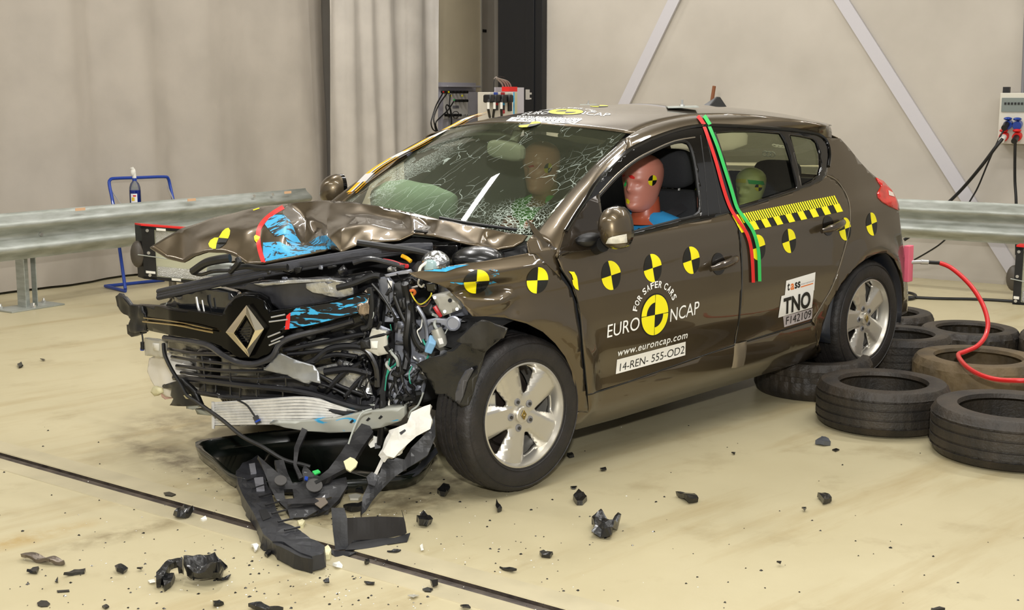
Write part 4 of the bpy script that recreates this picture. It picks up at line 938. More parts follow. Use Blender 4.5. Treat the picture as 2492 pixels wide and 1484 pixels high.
decal_bvh('blue_paint_scrape', [(644, 545), (655, 530), (668, 522), (690, 522), (705, 535), (715, 555), (722, 575), (735, 594), (715, 600), (700, 590), (690, 570), (670, 575), (655, 560)], HB, SCB, hood)
decal_bvh('blue_paint_scrape', [(640, 590), (680, 588), (700, 598), (745, 598), (800, 598), (805, 606), (760, 615), (700, 625), (645, 636), (640, 615)], HB, scraped('blue_scrape_dense', '2a241d', '37a7d8', .56, 26, (1, 1, 3)), hood)
decal_bvh('blue_paint_scrape', [(752, 590), (775, 575), (795, 572), (800, 582), (790, 590), (765, 597)], HB, SCB, hood)
def checker_bvh(cx, cy, a, b, B, parent, k0=0, nm='target_marker'):
    """a, b: half-axis vectors in the picture of the round marker, quartered yellow and black"""
    for qd in range(4):
        pts = [(cx, cy)]
        for t in np.linspace(qd*PI/2, (qd+1)*PI/2, 12): pts.append((cx+a[0]*math.cos(t)+b[0]*math.sin(t), cy+a[1]*math.cos(t)+b[1]*math.sin(t)))
        decal_bvh(nm, pts, B, YEL if (qd+k0) % 2 == 0 else MBK, parent, step=5, off=.0035)
# bonnet marker: stretched by the fold
decal_bvh('target_marker', [(532, 578), (541, 563), (549, 556), (556, 554), (560, 560), (559, 570), (555, 580)], HB, YEL, hood, 4, .0035)
decal_bvh('target_marker', [(532, 578), (522, 578), (512, 584), (507, 593), (510, 601), (518, 605), (525, 605), (527, 592)], HB, YEL, hood, 4, .0035)
decal_bvh('target_marker', [(532, 578), (555, 580), (549, 592), (540, 600), (532, 604), (525, 604), (527, 592)], HB, MBK, hood, 4, .0035)
decal_bvh('target_marker', [(622, 571), (633, 576), (629, 584), (624, 590), (619, 584), (618, 575)], HB, YEL, hood, 4, .0035)
decal_bvh('target_marker', [(615, 510), (630, 505), (632, 507), (617, 512)], HB, YEL, hood, 4, .0035)
decal_bvh('number_plate_sticker', [(922, 502), (975, 511), (1000, 517), (1035, 526), (1068, 535), (1040, 533), (1000, 524), (975, 517), (948, 513), (935, 510)], HB, WHT, hood, 4, .0035)
for g in ([(940, 505), (948, 506), (952, 512), (944, 510)], [(958, 509), (966, 510), (972, 516), (964, 514)], [(980, 513), (984, 514), (990, 518), (986, 518)]): decal_bvh('sticker_letter', g, HB, MBK, hood, 4, .0045)

_mb = BVHTree.FromPolygons([v.co[:] for v in mo.data.vertices], [p.vertices[:] for p in mo.data.polygons]); decal_bvh('mirror_indicator', MIRROR_LAMP, _mb, lampc, mo, 5, .004)
# ------------------------------------------------------------------ smashed front end
FS = fsheet
def cab(pts, r, m=BLK, off=.0, nm='cable', sm=5, seg=8, parent=car):
    """loose cable: (u, v[, depth behind the torn front])"""
    P = [hit([(q[0], q[1])], front(q[2] if len(q) > 2 else off))[0] for q in pts]
    return MB().tube(P, r, seg, smooth=sm).build(nm, m, parent)
DKG = mat('dark_grey_plastic', '2a2a2d', .35, 0, .3, var=.4, vscale=10, bump=.3, bscale=18)
FOIL = mat('crumpled_foil', 'b9b9b6', .32, .8, bump=.7, bscale=22, var=.2, vscale=18)
FS('engine_bay_backing', [(540, 700), (580, 640), (760, 610), (1000, 575), (1250, 592), (1300, 640), (1290, 770), (1100, 830), (1060, 970), (930, 1010), (700, 960), (560, 950), (540, 900)], BLKM, .42, car, .02, .03, 6, step=.08)
FS('radiator_support', [(420, 730), (560, 700), (700, 690), (900, 660), (930, 700), (925, 1000), (840, 1000), (600, 950), (440, 940), (410, 850)], mat('black_plastic_gloss', '101012', .25, 0, .4, bump=.5, bscale=14), .16, car, .02, .03, 7, step=.04)
# soft rubber weather strip
for dv, r in ((3, .012), (11, .010), (18, .012)):
    cab([(386, 706+dv, .03), (440, 694+dv, .03), (520, 676+dv, .03), (620, 654+dv, .05), (720, 636+dv, .07), (820, 619+dv, .1), (920, 603+dv, .14), (1000, 596+dv*.8, .18), (1052, 596+dv*.6, .22)], r, GREYP, nm='weather_strip')
FS('weather_strip_web', [(386, 708), (520, 678), (720, 638), (920, 605), (1050, 597), (1050, 606), (920, 617), (720, 654), (520, 694), (386, 724)], GREYP, .045, car, .01, 0, step=.03)
# bars and plastics above the grille
FS('head_lamp', [(398, 742), (420, 722), (470, 708), (525, 702), (560, 712), (578, 735), (560, 765), (520, 768), (450, 757), (395, 750)], mat('smoked_lens', '1b1d20', .06, .1, 1.0), .03, car, .05, .006, 12, step=.03)['label'] = 'dark cracked headlamp'
cab([(478, 722, 0), (482, 745, 0), (488, 762, 0)], .006, BRT, nm='lamp_trim'); cab([(492, 730, 0), (498, 764, 0)], .004, BRT, nm='lamp_trim')
FS('air_duct', [(556, 698), (640, 684), (760, 678), (850, 682), (862, 702), (858, 735), (820, 750), (740, 752), (690, 758), (660, 735), (640, 715), (600, 704)], DKG, .05, car, .05, .015, 10, step=.025)
FS('torn_foil', [(746, 690), (780, 684), (838, 686), (862, 702), (860, 720), (838, 726), (800, 722), (762, 712), (745, 702)], FOIL, .01, car, .006, .012, 22, step=.015)
FS('torn_foil', [(618, 690), (700, 681), (800, 679), (838, 686), (780, 685), (700, 690), (640, 697)], FOIL, .0, car, .006, .006, 22, step=.02)
FS('grille_mask', [(538, 772), (550, 745), (568, 722), (590, 712), (622, 713), (645, 725), (658, 757), (672, 768), (640, 790), (560, 790)], mat('mask_black', '121213', .3, 0, .3), .012, car, .03, 0, step=.03)
GR = FS('grille_bar', [(326, 742), (380, 744), (460, 756), (540, 768), (552, 748), (572, 726), (592, 718), (620, 719), (642, 732), (655, 758), (700, 752), (800, 734), (885, 710), (902, 716), (890, 740), (868, 766), (800, 786), (704, 803), (672, 832), (658, 860), (625, 876), (582, 870), (545, 848), (500, 828), (420, 816), (352, 802), (330, 778)], mat('piano_black', '040404', .18, 0, 0, spec=.18), -.03, car, .035, .004, 5, step=.02)
GR['label'] = 'gloss black grille bar'
cab([(348, 782, -.045), (430, 791, -.045), (480, 801, -.045), (520, 809, -.045)], .0045, mat('chrome_gold', 'b9a77a', .08, 1), nm='chrome_trim', parent=GR)
cab([(350, 773, -.04), (430, 783, -.04), (518, 802, -.04)], .003, mat('chrome_gold', 'b9a77a', .08, 1), nm='chrome_trim', parent=GR)
for a, b in (((660, 772), (694, 765)), ((655, 783), (700, 777)), ((652, 820), (682, 808)), ((660, 831), (690, 818)), ((655, 840), (682, 829))): cab([a+(-.045,), b+(-.045,)], .0035, BRT, nm='chrome_trim', parent=GR, sm=0)
FS('blue_paint_scrape', [(706, 762), (722, 748), (760, 744), (820, 735), (878, 718), (900, 716), (888, 738), (872, 760), (840, 770), (800, 780), (760, 790), (703, 800), (680, 803), (704, 785)], scraped('blue_scrape_on_black', '060606', '37a7d8', .5, 11, (1, 1, 4)), -.036, GR, 0, .004, 5, step=.02)
FS('red_mark', [(697, 768), (707, 760), (706, 780), (704, 801), (693, 802)], RED, -.038, GR, 0, 0)
cab([(400, 822, -.03), (470, 832, -.03), (510, 842, -.03), (545, 866, -.035), (580, 882, -.04), (622, 885, -.04), (662, 868, -.035), (680, 838, -.03), (712, 820, -.02), (790, 800, 0), (860, 780, .02)], .013, DKG, nm='grille_surround')
# far end of the grille bar, torn loose
FS('grille_end', [(276, 722), (288, 713), (302, 722), (318, 742), (345, 745), (352, 775), (350, 803), (332, 810), (312, 806), (314, 786), (318, 776), (296, 765), (280, 745)], BLK, -.04, car, .02, .02, 14, step=.015)
FS('grille_clip', [(308, 790), (336, 795), (342, 812), (320, 820), (310, 812)], BLK, -.03, car, .03, 0, step=.02)
cab([(342, 803, 0), (346, 815, 0), (348, 832, 0)], .004); cab([(346, 832, 0), (347, 850, 0)], .009, BLK, nm='plug'); cab([(346, 846, 0), (346, 852, 0)], .0095, BL, nm='plug_ring')
# diamond badge
def fpt(u, v, off): return hit([(u, v)], front(off))[0]
O_ = [(600, 742), (643, 800), (606, 869), (549, 808)]; I_ = [(598, 771), (614, 806), (599, 845), (574, 811)]; M_ = [((a[0]*.22+b[0]*.78), (a[1]*.22+b[1]*.78)) for a, b in zip(O_, I_)]
m = MB(); vs = [fpt(*q, -.055) for q in O_]+[fpt(*q, -.072) for q in M_]+[fpt(*q, -.055) for q in I_]+[fpt(*q, -.02) for q in O_]
fs = []
for k in range(4): j = (k+1) % 4; fs += [(k, j, 4+j, 4+k), (4+k, 4+j, 8+j, 8+k), (12+k, 12+j, j, k)]
m.add(vs, fs); m.build('diamond_badge', mat('badge_chrome', 'e9dfc6', .16, 1.0), GR, smooth=False, bevel=.0015)['label'] = 'chrome diamond badge'
FS('badge_centre', I_, BLKG, -.04, GR, 0, 0)
for k in range(6): cab([(580+k*1.6, 800+k*6, -.045), (606-k*.6, 796+k*6.5, -.045)], .0012, DKG, nm='badge_rib', parent=GR, sm=0)
# crushed reflective trim, its wood-like streaks a reflection put into the colour
FS('crushed_trim', [(866, 742), (878, 720), (890, 704), (898, 730), (904, 768), (893, 764), (884, 772), (872, 760)], mat('wood_like_reflection', '8a7c6e', .2, .8, .3, var=.4, vscale=6, stretch=(14, 14, 1), bump=.5, bscale=12), -.03, car, .006, .015, 24, step=.012)
# lower grille
SL = mat('slat_black', '17171a', .3, 0, .4)
FS('cooler_core', [(420, 850), (520, 862), (640, 890), (760, 900), (880, 930), (925, 990), (820, 998), (700, 970), (560, 962), (440, 940)], DKG, .12, car, .01, .02, 9, step=.04)
FS('torn_foil', [(538, 866), (560, 868), (640, 894), (690, 888), (704, 898), (640, 912), (538, 914)], FOIL, .07, car, .005, .008, 20, step=.02)
FS('torn_foil', [(415, 856), (476, 860), (476, 872), (424, 870)], FOIL, .03, car, .005, .008, 20, step=.02)
FS('torn_foil', [(720, 838), (790, 822), (880, 830), (900, 862), (840, 870), (790, 850), (740, 852)], FOIL, .07, car, .005, .015, 20, step=.02)
FS('torn_foil', [(770, 895), (840, 878), (885, 895), (900, 930), (905, 960), (860, 950), (800, 930), (775, 918)], FOIL, .06, car, .005, .02, 16, step=.02)
MB().ellip(fpt(512, 884, .10), (.05, .06, .07), 16, 12, p=.6).build('receiver_can', SL, car)
for path, r in (([(425, 918), (500, 926), (600, 938), (690, 946), (760, 958), (830, 980), (880, 993), (925, 990)], .014), ([(400, 940), (470, 953), (560, 966), (690, 972), (760, 983), (830, 1004), (880, 1006), (935, 990)], .011),
                ([(410, 850), (470, 860), (540, 862), (600, 862)], .009), ([(418, 868), (500, 880), (600, 890), (640, 893)], .007), ([(430, 890), (520, 900), (600, 903), (700, 900), (760, 905), (830, 940), (900, 965)], .008), ([(440, 906), (520, 916), (620, 922), (720, 920), (800, 940), (850, 965)], .006),
                ([(690, 852), (740, 842), (800, 830), (870, 815), (900, 812)], .010), ([(700, 862), (760, 856), (830, 845), (890, 826)], .008), ([(700, 900), (760, 880), (800, 850), (850, 842), (890, 850), (915, 890), (920, 940)], .014), ([(790, 905), (850, 898), (905, 910)], .016),
                ([(805, 940), (840, 905), (880, 885)], .012), ([(840, 965), (870, 930), (900, 905)], .010), ([(780, 870), (820, 862), (870, 868)], .01)):
    cab([q+(-.0,) for q in path], r, SL, nm='grille_slat', seg=8)
for path in ([(490, 862), (496, 900), (500, 955)], [(558, 868), (560, 910), (562, 968)], [(627, 892), (629, 915), (624, 942)], [(585, 932), (584, 966)], [(526, 922), (525, 962)], [(695, 918), (697, 948)], [(688, 950), (690, 975)], [(625, 940), (625, 968)], [(750, 955), (750, 985)], [(815, 978), (818, 1004)]): cab([q+(.0,) for q in path], .004, SL, nm='grille_rib', sm=3)
# frame edge that turns into the loose harness reaching the floor
cab([(398, 836, -.02), (401, 862, -.03), (416, 896, -.03), (440, 935, -.03), (456, 962, -.03), (480, 978, -.04), (505, 996, -.05), (545, 1025, -.08), (590, 1062, -.14), (640, 1088, -.18), (690, 1118, -.2), (735, 1130, -.2), (755, 1136, -.2)], .0085, BLK, nm='wiring_harness')
cab([(575, 972, -.03), (600, 985, -.03), (615, 1005, -.03), (622, 1015, -.03)], .004, BLK); cab([(621, 1012, -.03), (630, 1030, -.03)], .012, DKG, nm='plug'); cab([(626, 1022, -.035), (628, 1026, -.035)], .0128, BL, nm='plug_ring')
# bent aluminium strip
FS('bent_strip', [(668, 862), (684, 860), (720, 874), (762, 890), (776, 906), (784, 932), (760, 928), (752, 934), (738, 930), (700, 912), (660, 905), (640, 900), (655, 885)], mat('dull_aluminium', '9b9d9e', .35, .7, var=.2, vscale=10), -.03, car, .008, .012, 14, step=.015)
# crushed condenser: pale ribs above a silver beam
RIB = mat('condenser_rib', 'dddcd8', .4, .45, var=.12, vscale=22)
for i in range(9):
    t = i/8; cab([(520, 982+50*t, -.02), (640, 974+56*t, -.02), (740, 968+62*t, -.02), (820, 984+40*t, .0), (892, 1004+14*t, .02)], .0062, RIB, nm='condenser_rib', sm=4, seg=6)
FS('condenser_core', [(520, 982), (640, 975), (745, 968), (860, 1000), (905, 1015), (800, 1026), (700, 1030), (522, 1036)], mat('condenser_core', '8b8a86', .5, .5, var=.5, vscale=60), .0, car, .02, .0, step=.04)
cab([(518, 978, -.03), (519, 1042, -.03)], .007, RIB, nm='condenser_tank')
FS('condenser_bracket', [(474, 995), (512, 1000), (520, 1012), (480, 1008)], STEEL, .02, car, .03, 0)
BEAM = scraped('beam_scraped', 'a9aaa0', '37a7d8', .36, 7, (1, 1, 3)); BEAM.node_tree.nodes['Principled BSDF'].inputs['Metallic'].default_value = .35
bp_ = [(655, 1030), (720, 1026), (800, 1020), (870, 1006), (940, 996), (985, 990), (985, 1012), (975, 1024), (930, 1040), (870, 1050), (800, 1053), (740, 1048), (690, 1040)]
FS('bumper_beam', bp_, BEAM, -.06, car, .07, .01, 12, step=.02)['label'] = 'silver bumper beam smeared with blue'
for u, v in ((855, 1025), (895, 1020), (925, 1015)): FS('beam_hole', [(u-5, v+3), (u+2, v-5), (u+7, v-1), (u, v+5)], BLKM, -.064, car, 0, .0)
# washer bottle and brackets at the far corner
m = MB(); wt = [(356, 905), (362, 872), (378, 864), (396, 868), (414, 890), (430, 918), (432, 948), (424, 966), (402, 965), (380, 945), (366, 925)]
FS('washer_tank', wt, mat('milky_plastic', 'e3ded3', .35, 0, .2, var=.05), .02, car, .12, .010, 9, step=.02)['label'] = 'milky white washer tank'
FS('washer_tank_foot', [(390, 950), (412, 955), (410, 968), (402, 972), (393, 966)], mat('pinkish_plastic', 'e0b9b4', .4), .04, car, .04, 0)
FS('clear_bracket', [(351, 822), (398, 829), (396, 869), (352, 865)], CLEARP, -.01, car, .02, .003, 20, holes=[[(373, 838), (380, 838), (380, 850), (373, 850)]], step=.02)
FS('bracket_pad', [(371, 834), (386, 836), (386, 854), (372, 852)], WHITEP, -.014, car, .004, 0)
FS('cooler_bracket', [(398, 936), (425, 928), (440, 920), (470, 950), (488, 985), (455, 988), (412, 986), (424, 970), (416, 962), (418, 945), (398, 944)], BLK, -.02, car, .02, .01, 14, step=.02)
FS('cream_clip', [(366, 954), (372, 940), (386, 946), (388, 956), (376, 964)], mat('cream_clip', 'ddd6ac', .5), .0, car, .02, .0); FS('cream_clip', [(446, 962), (460, 960), (465, 972), (452, 970)], mat('cream_clip', 'ddd6ac', .5), -.03, car, .01, .0)
FS('grey_tab', [(452, 974), (480, 976), (489, 988), (470, 997), (453, 994)], LGREY, .0, car, .01, 0)

# crushed metal, pipes and wiring ahead of the near wheel
G = GMET
for nm, pl, m_, off, th, amp in (
    ('inner_wing', [(960, 782), (1045, 776), (1118, 775), (1122, 806), (1110, 835), (1066, 872), (1015, 884), (960, 876)], G, .08, .01, .01),
    ('chassis_rail', [(940, 872), (1010, 868), (1045, 884), (1040, 920), (1030, 960), (1012, 980), (965, 990), (948, 940)], G, .10, .02, .014),
    ('rail_flange', [(938, 892), (966, 892), (978, 985), (952, 990)], mat('bright_primer', '9a9da8', .35, .5), .03, .02, .006),
    ('lamp_bracket', [(922, 676), (946, 671), (962, 690), (962, 720), (950, 740), (940, 740), (924, 722)], G, .04, .01, .01),
    ('lamp_bracket', [(938, 742), (950, 740), (958, 758), (972, 778), (962, 785), (936, 783)], G, .05, .01, .012),
    ('slam_panel', [(936, 668), (965, 661), (1000, 655), (1004, 664), (968, 669), (940, 674)], mat('bright_primer', '9a9da8', .35, .5), -.02, .008, .004),
    ('wing_stay', [(1060, 690), (1078, 696), (1110, 712), (1130, 744), (1142, 766), (1120, 770), (1090, 768), (1070, 745)], G, .10, .008, .012),
    ('bonnet_lock_box', [(1052, 598), (1120, 592), (1118, 640), (1096, 656), (1060, 652), (1048, 634)], BLKG, .30, .03, .004),
    ('battery_tray', [(1010, 600), (1058, 596), (1052, 640), (1015, 645)], BLK, .34, .02, .006),
    ('control_unit', [(1050, 719), (1104, 707), (1123, 752), (1078, 769)], mat('cast_alloy', 'a3a198', .45, .5, var=.12, vscale=20), -.05, .03, .0),
    ('fuse_cover', [(1032, 780), (1060, 774), (1122, 778), (1118, 794), (1098, 806), (1078, 800), (1072, 786), (1050, 784), (1040, 795)], mat('bright_primer', '9a9da8', .35, .5), -.01, .02, .003),
    ('bulb_holder', [(1012, 640), (1030, 636), (1042, 650), (1030, 668), (1008, 664), (1002, 652)], DKG, .0, .03, .008),
    ('torn_bracket', [(905, 800), (940, 806), (946, 860), (920, 866), (890, 850)], CLEARP, -.02, .03, .006),
    ('torn_bracket', [(876, 828), (900, 826), (902, 848), (878, 850)], BLK, -.055, .004, .0),
    ('torn_bracket', [(903, 830), (920, 830), (918, 848), (904, 848)], WHITEP, -.055, .004, .0),
    ('white_label', [(944, 682), (955, 684), (953, 702), (944, 703)], WHT, .02, .002, 0),
    ('pipe_shroud', [(960, 690), (1000, 672), (1022, 690), (1000, 740), (975, 760), (958, 735)], BLK, .04, .05, .02),
    ('headlamp_motor', [(1030, 730), (1052, 740), (1060, 765), (1040, 770), (1026, 755)], BLK, .03, .04, .012),
    ('lamp_remnant', [(1035, 690), (1062, 684), (1064, 708), (1046, 716), (1034, 706)], BLKG, .02, .04, .01)):
    FS(nm, pl, m_, off, car, th, amp, 14, step=.02)
m = MB(); m.cyl(fpt(1095, 731, -.056), fpt(1095, 731, -.05), .008, 14); m.build('unit_hole', BLKM, car)
for u, v in ((1100, 716), (1082, 758), (1058, 724), (1112, 752)): m = MB(); m.cyl(fpt(u, v, -.06), fpt(u, v, -.05), .006, 10); m.build('unit_screw', BRT, car)
m = MB(); m.lathe([(.03, 0), (.03, .006), (.024, .008), (.022, .004), (0, .004)], seg=20); o = m.build('cover_cap', mat('bright_primer', '9a9da8', .35, .5), car); o.location = fpt(1103, 786, -.03); o.rotation_euler = (-PI, 0, -.9)
# burst headlamp reflector
e = fpt(1060, 640, .0); MB().ellip(e, (.055, .06, .05), 18, 12).build('lamp_reflector', mat('reflector_chrome', 'c9cccf', .12, .9, bump=.8, bscale=30), car); MB().ellip(fpt(1050, 652, -.05), (.022, .03, .035), 12, 8, p=.6).build('bulb_glass', mat('bulb_grey', 'a9c3c4', .15, .2, .5), car)
cab([(1020, 662, -.06), (1024, 650, -.06), (1036, 640, -.06), (1048, 634, -.05)], .006, WHITEP, nm='white_tube')
p0 = fpt(1165, 628, .25); MB().ellip(p0, (.11, .11, .05), 24, 12).build('strut_dome', mat('dome_black', '131415', .3, 0, .4), car)
# grey motor with paper label, blue plug
a, b = fpt(1062, 800, -.05), fpt(1078, 842, -.05); m = MB(); m.tube([a, (a+b)/2, b], [.022, .026, .02], 14); m.build('adjuster_motor', mat('cream_grey', 'a7a59a', .45, .3), car); FS('motor_label', [(1065, 824), (1076, 822), (1080, 836), (1070, 838)], WHT, -.085, car, 0, 0)
m = MB(); a = fpt(1048, 838, -.06); m.box(a, (.03, .05, .055), Matrix.Rotation(.6, 3, 'X')@Matrix.Rotation(-.7, 3, 'Z')); m.build('blue_plug', mat('pale_blue', '8fc0e6', .4), car, bevel=.005, smooth=False)
m = MB(); a = fpt(1056, 858, -.05); m.box(a, (.03, .04, .03), Matrix.Rotation(.3, 3, 'X')); m.build('black_plug', BLK, car, bevel=.004, smooth=False)
# harness
RD, YW, ORG, GN = mat('wire_red', 'c22a30', .4), mat('wire_yellow', 'd3c63c', .4), mat('wire_orange', 'c8662c', .4), mat('wire_green', '3aa78c', .4)
for path, r, m_ in (([(985, 690), (992, 730), (995, 770), (990, 820), (992, 860), (985, 900)], .016, BLK), ([(1000, 740), (1004, 780), (1008, 815), (1020, 840), (1035, 850)], .014, BLK), ([(960, 720), (975, 760), (990, 790)], .008, BLK), ([(1015, 745), (1030, 770), (1038, 800), (1040, 830)], .008, G),
                    ([(905, 690), (930, 720), (955, 760), (966, 780)], .005, BLK), ([(900, 700), (905, 740), (900, 790), (880, 800)], .012, BLK), ([(860, 640), (900, 630), (950, 640), (985, 650)], .010, DKG), ([(932, 634), (955, 638), (975, 645), (992, 648)], .009, RD), ([(978, 622), (990, 628), (1000, 636)], .008, mat('tape_amber', 'f0b414', .5)),
                    ([(1000, 712), (1010, 730), (1022, 740), (1036, 734), (1048, 720), (1050, 712)], .0028, YW), ([(1003, 716), (1018, 742), (1036, 744), (1048, 728)], .0022, mat('wire_brown', '7a5140', .5)), ([(998, 708), (1006, 706), (1010, 712), (1004, 718)], .006, ORG), ([(1020, 680), (1018, 690), (1026, 698), (1032, 692)], .004, WHITEP),
                    ([(1058, 745), (1066, 758), (1074, 768)], .010, RD), ([(950, 790), (952, 805), (944, 818), (940, 830)], .002, GN), ([(944, 835), (948, 870), (940, 920), (936, 960), (934, 1000)], .0025, GN), ([(940, 840), (948, 862), (942, 900), (934, 940), (930, 1000), (926, 1060), (924, 1080)], .013, BLK), ([(948, 855), (970, 865), (975, 900), (985, 945), (998, 962)], .006, BLK),
                    ([(1035, 850), (1018, 842), (1010, 836)], .003, WHITEP), ([(1035, 848), (1016, 838)], .003, RD), ([(1034, 846), (1018, 845)], .003, GN), ([(968, 960), (985, 968), (1005, 966), (1015, 975)], .015, BLK), ([(985, 900), (970, 912), (955, 905)], .012, BLK), ([(970, 890), (962, 930), (970, 962)], .01, BLK),
                    ([(1010, 960), (1024, 958)], .016, BLK), ([(1030, 955), (1018, 985), (1000, 1000), (994, 1015)], .004, LGREY), ([(910, 985), (895, 988), (880, 1005), (868, 1035), (855, 1065), (845, 1090)], .004, LGREY), ([(1120, 800), (1140, 808), (1150, 822), (1140, 830)], .012, BLK), ([(870, 835), (900, 822), (940, 812), (950, 808)], .009, BLK), ([(820, 700), (860, 690), (905, 672), (925, 672)], .012, BLK),
                    ([(560, 655), (600, 648), (640, 652), (700, 650)], .012, BLK), ([(470, 660), (500, 640), (530, 632), (560, 628)], .018, BLK), ([(470, 664), (490, 668), (520, 660), (560, 658)], .008, BLK), ([(560, 662), (580, 640), (578, 630)], .012, BLK), ([(870, 590), (940, 600), (1000, 608), (1045, 618)], .013, BLK)):
    cab([q+(-.02+.04*((q[0]*7+q[1]*3) % 5)/5,) for q in path], r, m_, nm='cable')
FS('inner_lamp_grey', [(505, 650), (530, 640), (560, 645), (575, 660), (540, 672), (500, 672)], LGREY, .12, car, .04, .01, 14, step=.02)
# a litter of broken plastic and sheet metal pieces through the bay
rnd = random.Random(5); reg = [((905, 1050), (640, 700), 10), ((900, 1040), (700, 780), 16), ((720, 930), (800, 880), 10), ((760, 940), (860, 990), 16), ((940, 1040), (780, 980), 16), ((560, 900), (640, 690), 14), ((420, 540), (760, 840), 5), ((1090, 1200), (780, 850), 9)]
for (u0, u1), (v0, v1), n in reg:
    for i in range(n):
        u, v, s = rnd.uniform(u0, u1), rnd.uniform(v0, v1), rnd.uniform(7, 20); a0 = rnd.uniform(0, 6); k = rnd.randint(4, 6)
        pl = [(u+s*rnd.uniform(.4, 1.2)*math.cos(a0+2*PI*j/k), v+s*rnd.uniform(.3, .9)*math.sin(a0+2*PI*j/k)) for j in range(k)]
        m_ = rnd.choice([BLK, BLK, DKG, BLKG, GMET, SL, DKG, BLK, FOIL if u < 960 else GMET])
        try: FS('broken_piece', pl, m_, rnd.uniform(.0, .1), car, rnd.uniform(.004, .02), .02, 16, step=.03, seed=i)
        except Exception as ex: print('frag', ex)
mrb = mat('bright_primer', '9a9da8', .35, .5)
for i in range(44):
    u, v, s = rnd.uniform(925, 1125), rnd.uniform(665, 985), rnd.uniform(4, 12)
    if v > 860 and u > 1030: u -= 90
    a0 = rnd.uniform(0, 6); pl = [(u+s*1.4*math.cos(a0)+q*s*.35*math.sin(a0), v+s*1.4*math.sin(a0)-q*s*.35*math.cos(a0)) for q in (-1, 1)]+[(u-s*1.4*math.cos(a0)+q*s*.5*math.sin(a0), v-s*1.4*math.sin(a0)-q*s*.5*math.cos(a0)) for q in (1, -1)]
    FS('bent_bracket', pl, rnd.choice([GMET, mrb, BLK, BLKG, BRT, DKG]), rnd.uniform(-.03, .06), car, rnd.uniform(.003, .01), .015, 20, step=.02, seed=i+50)
for i in range(46):
    u, v = rnd.uniform(860, 1110), rnd.uniform(650, 980)
    if v > 850 and u > 1020: u -= 100
    P_w = [(u, v, rnd.uniform(-.05, .03))]
    for k in range(3): P_w.append((P_w[-1][0]+rnd.uniform(-14, 14), P_w[-1][1]+rnd.uniform(3, 26), rnd.uniform(-.05, .03)))
    cab(P_w, rnd.choice([.0018, .0025, .004, .006]), rnd.choice([BLK, BLK, BLK, DKG, BLK, WHITEP, BLK, LGREY, BLK, DKG, GMET, GN]), nm='loose_wire')
# torn wheel-arch liner hanging over the front of the near tyre
LIN = mat('arch_liner_plastic', '101011', .26, 0, .3, var=.3, vscale=7, bump=.6, bscale=14)
LN = [(1008, 886), (1040, 872), (1075, 862), (1102, 846), (1128, 826), (1152, 806), (1180, 792), (1212, 790), (1232, 800), (1216, 826), (1190, 850), (1178, 872), (1165, 905), (1152, 950), (1140, 985), (1122, 992), (1112, 982), (1092, 966), (1082, 958), (1060, 960), (1045, 930), (1030, 908)]
FS('torn_arch_liner', LN, LIN, -.24, car, .006, .018, 9, step=.02)['label'] = 'torn black wheel-arch liner'
FS('liner_rib', [(1108, 958), (1116, 930), (1132, 902), (1148, 894), (1152, 900), (1136, 930), (1126, 966), (1118, 984), (1108, 976)], mat('liner_sheen', '3a3a3f', .25, 0, .5), -.262, car, .01, .0, step=.02)
FS('liner_flap', [(1110, 830), (1150, 790), (1170, 778), (1232, 800), (1225, 822), (1200, 830), (1175, 860), (1150, 848)], mat('liner_brown', '201e1b', .4, 0, .2, var=.3, vscale=9, bump=.4, bscale=14), -.26, car, .006, .012, 12, step=.02)
# wiper, pillar trim
MB().tube([tuple(fpt(1010, 562, .15)), tuple(at(1060, 566, 1, -.30))], .006, 8).build('gas_strut', BLK, car)
PT = [(1283, 533), (1300, 548), (1316, 568), (1331, 590), (1333, 598), (1320, 620), (1312, 618), (1308, 598), (1302, 575), (1292, 556)]
F_ = plane((.30, -.80, 1.0), (-.3, -.95, .1))
P = hit(PT, F_); m = MB(); n = len(P); m.add(list(P)+[p+np.array([.012, .02, 0]) for p in P], [tuple(range(n)), tuple(range(n, 2*n))[::-1]]+[(i, (i+1) % n, n+(i+1) % n, n+i) for i in range(n)]); m.build('wing_trim', PAINT, car, smooth=False, bevel=.002)
w0, w1, w2 = [hit([q], 'ws')[0]+np.array([-.01, 0, .02]) for q in ((1075, 541), (1150, 555), (1262, 570))]; MB().tube([w0, w1, w2], .007, 8, smooth=4).build('wiper_arm', BLK, car); 
FS('cowl', [(1050, 588), (1120, 590), (1215, 612), (1262, 600), (1290, 590), (1305, 640), (1270, 650), (1150, 650), (1060, 640)], BLK, .40, car, .02, .01, step=.06)
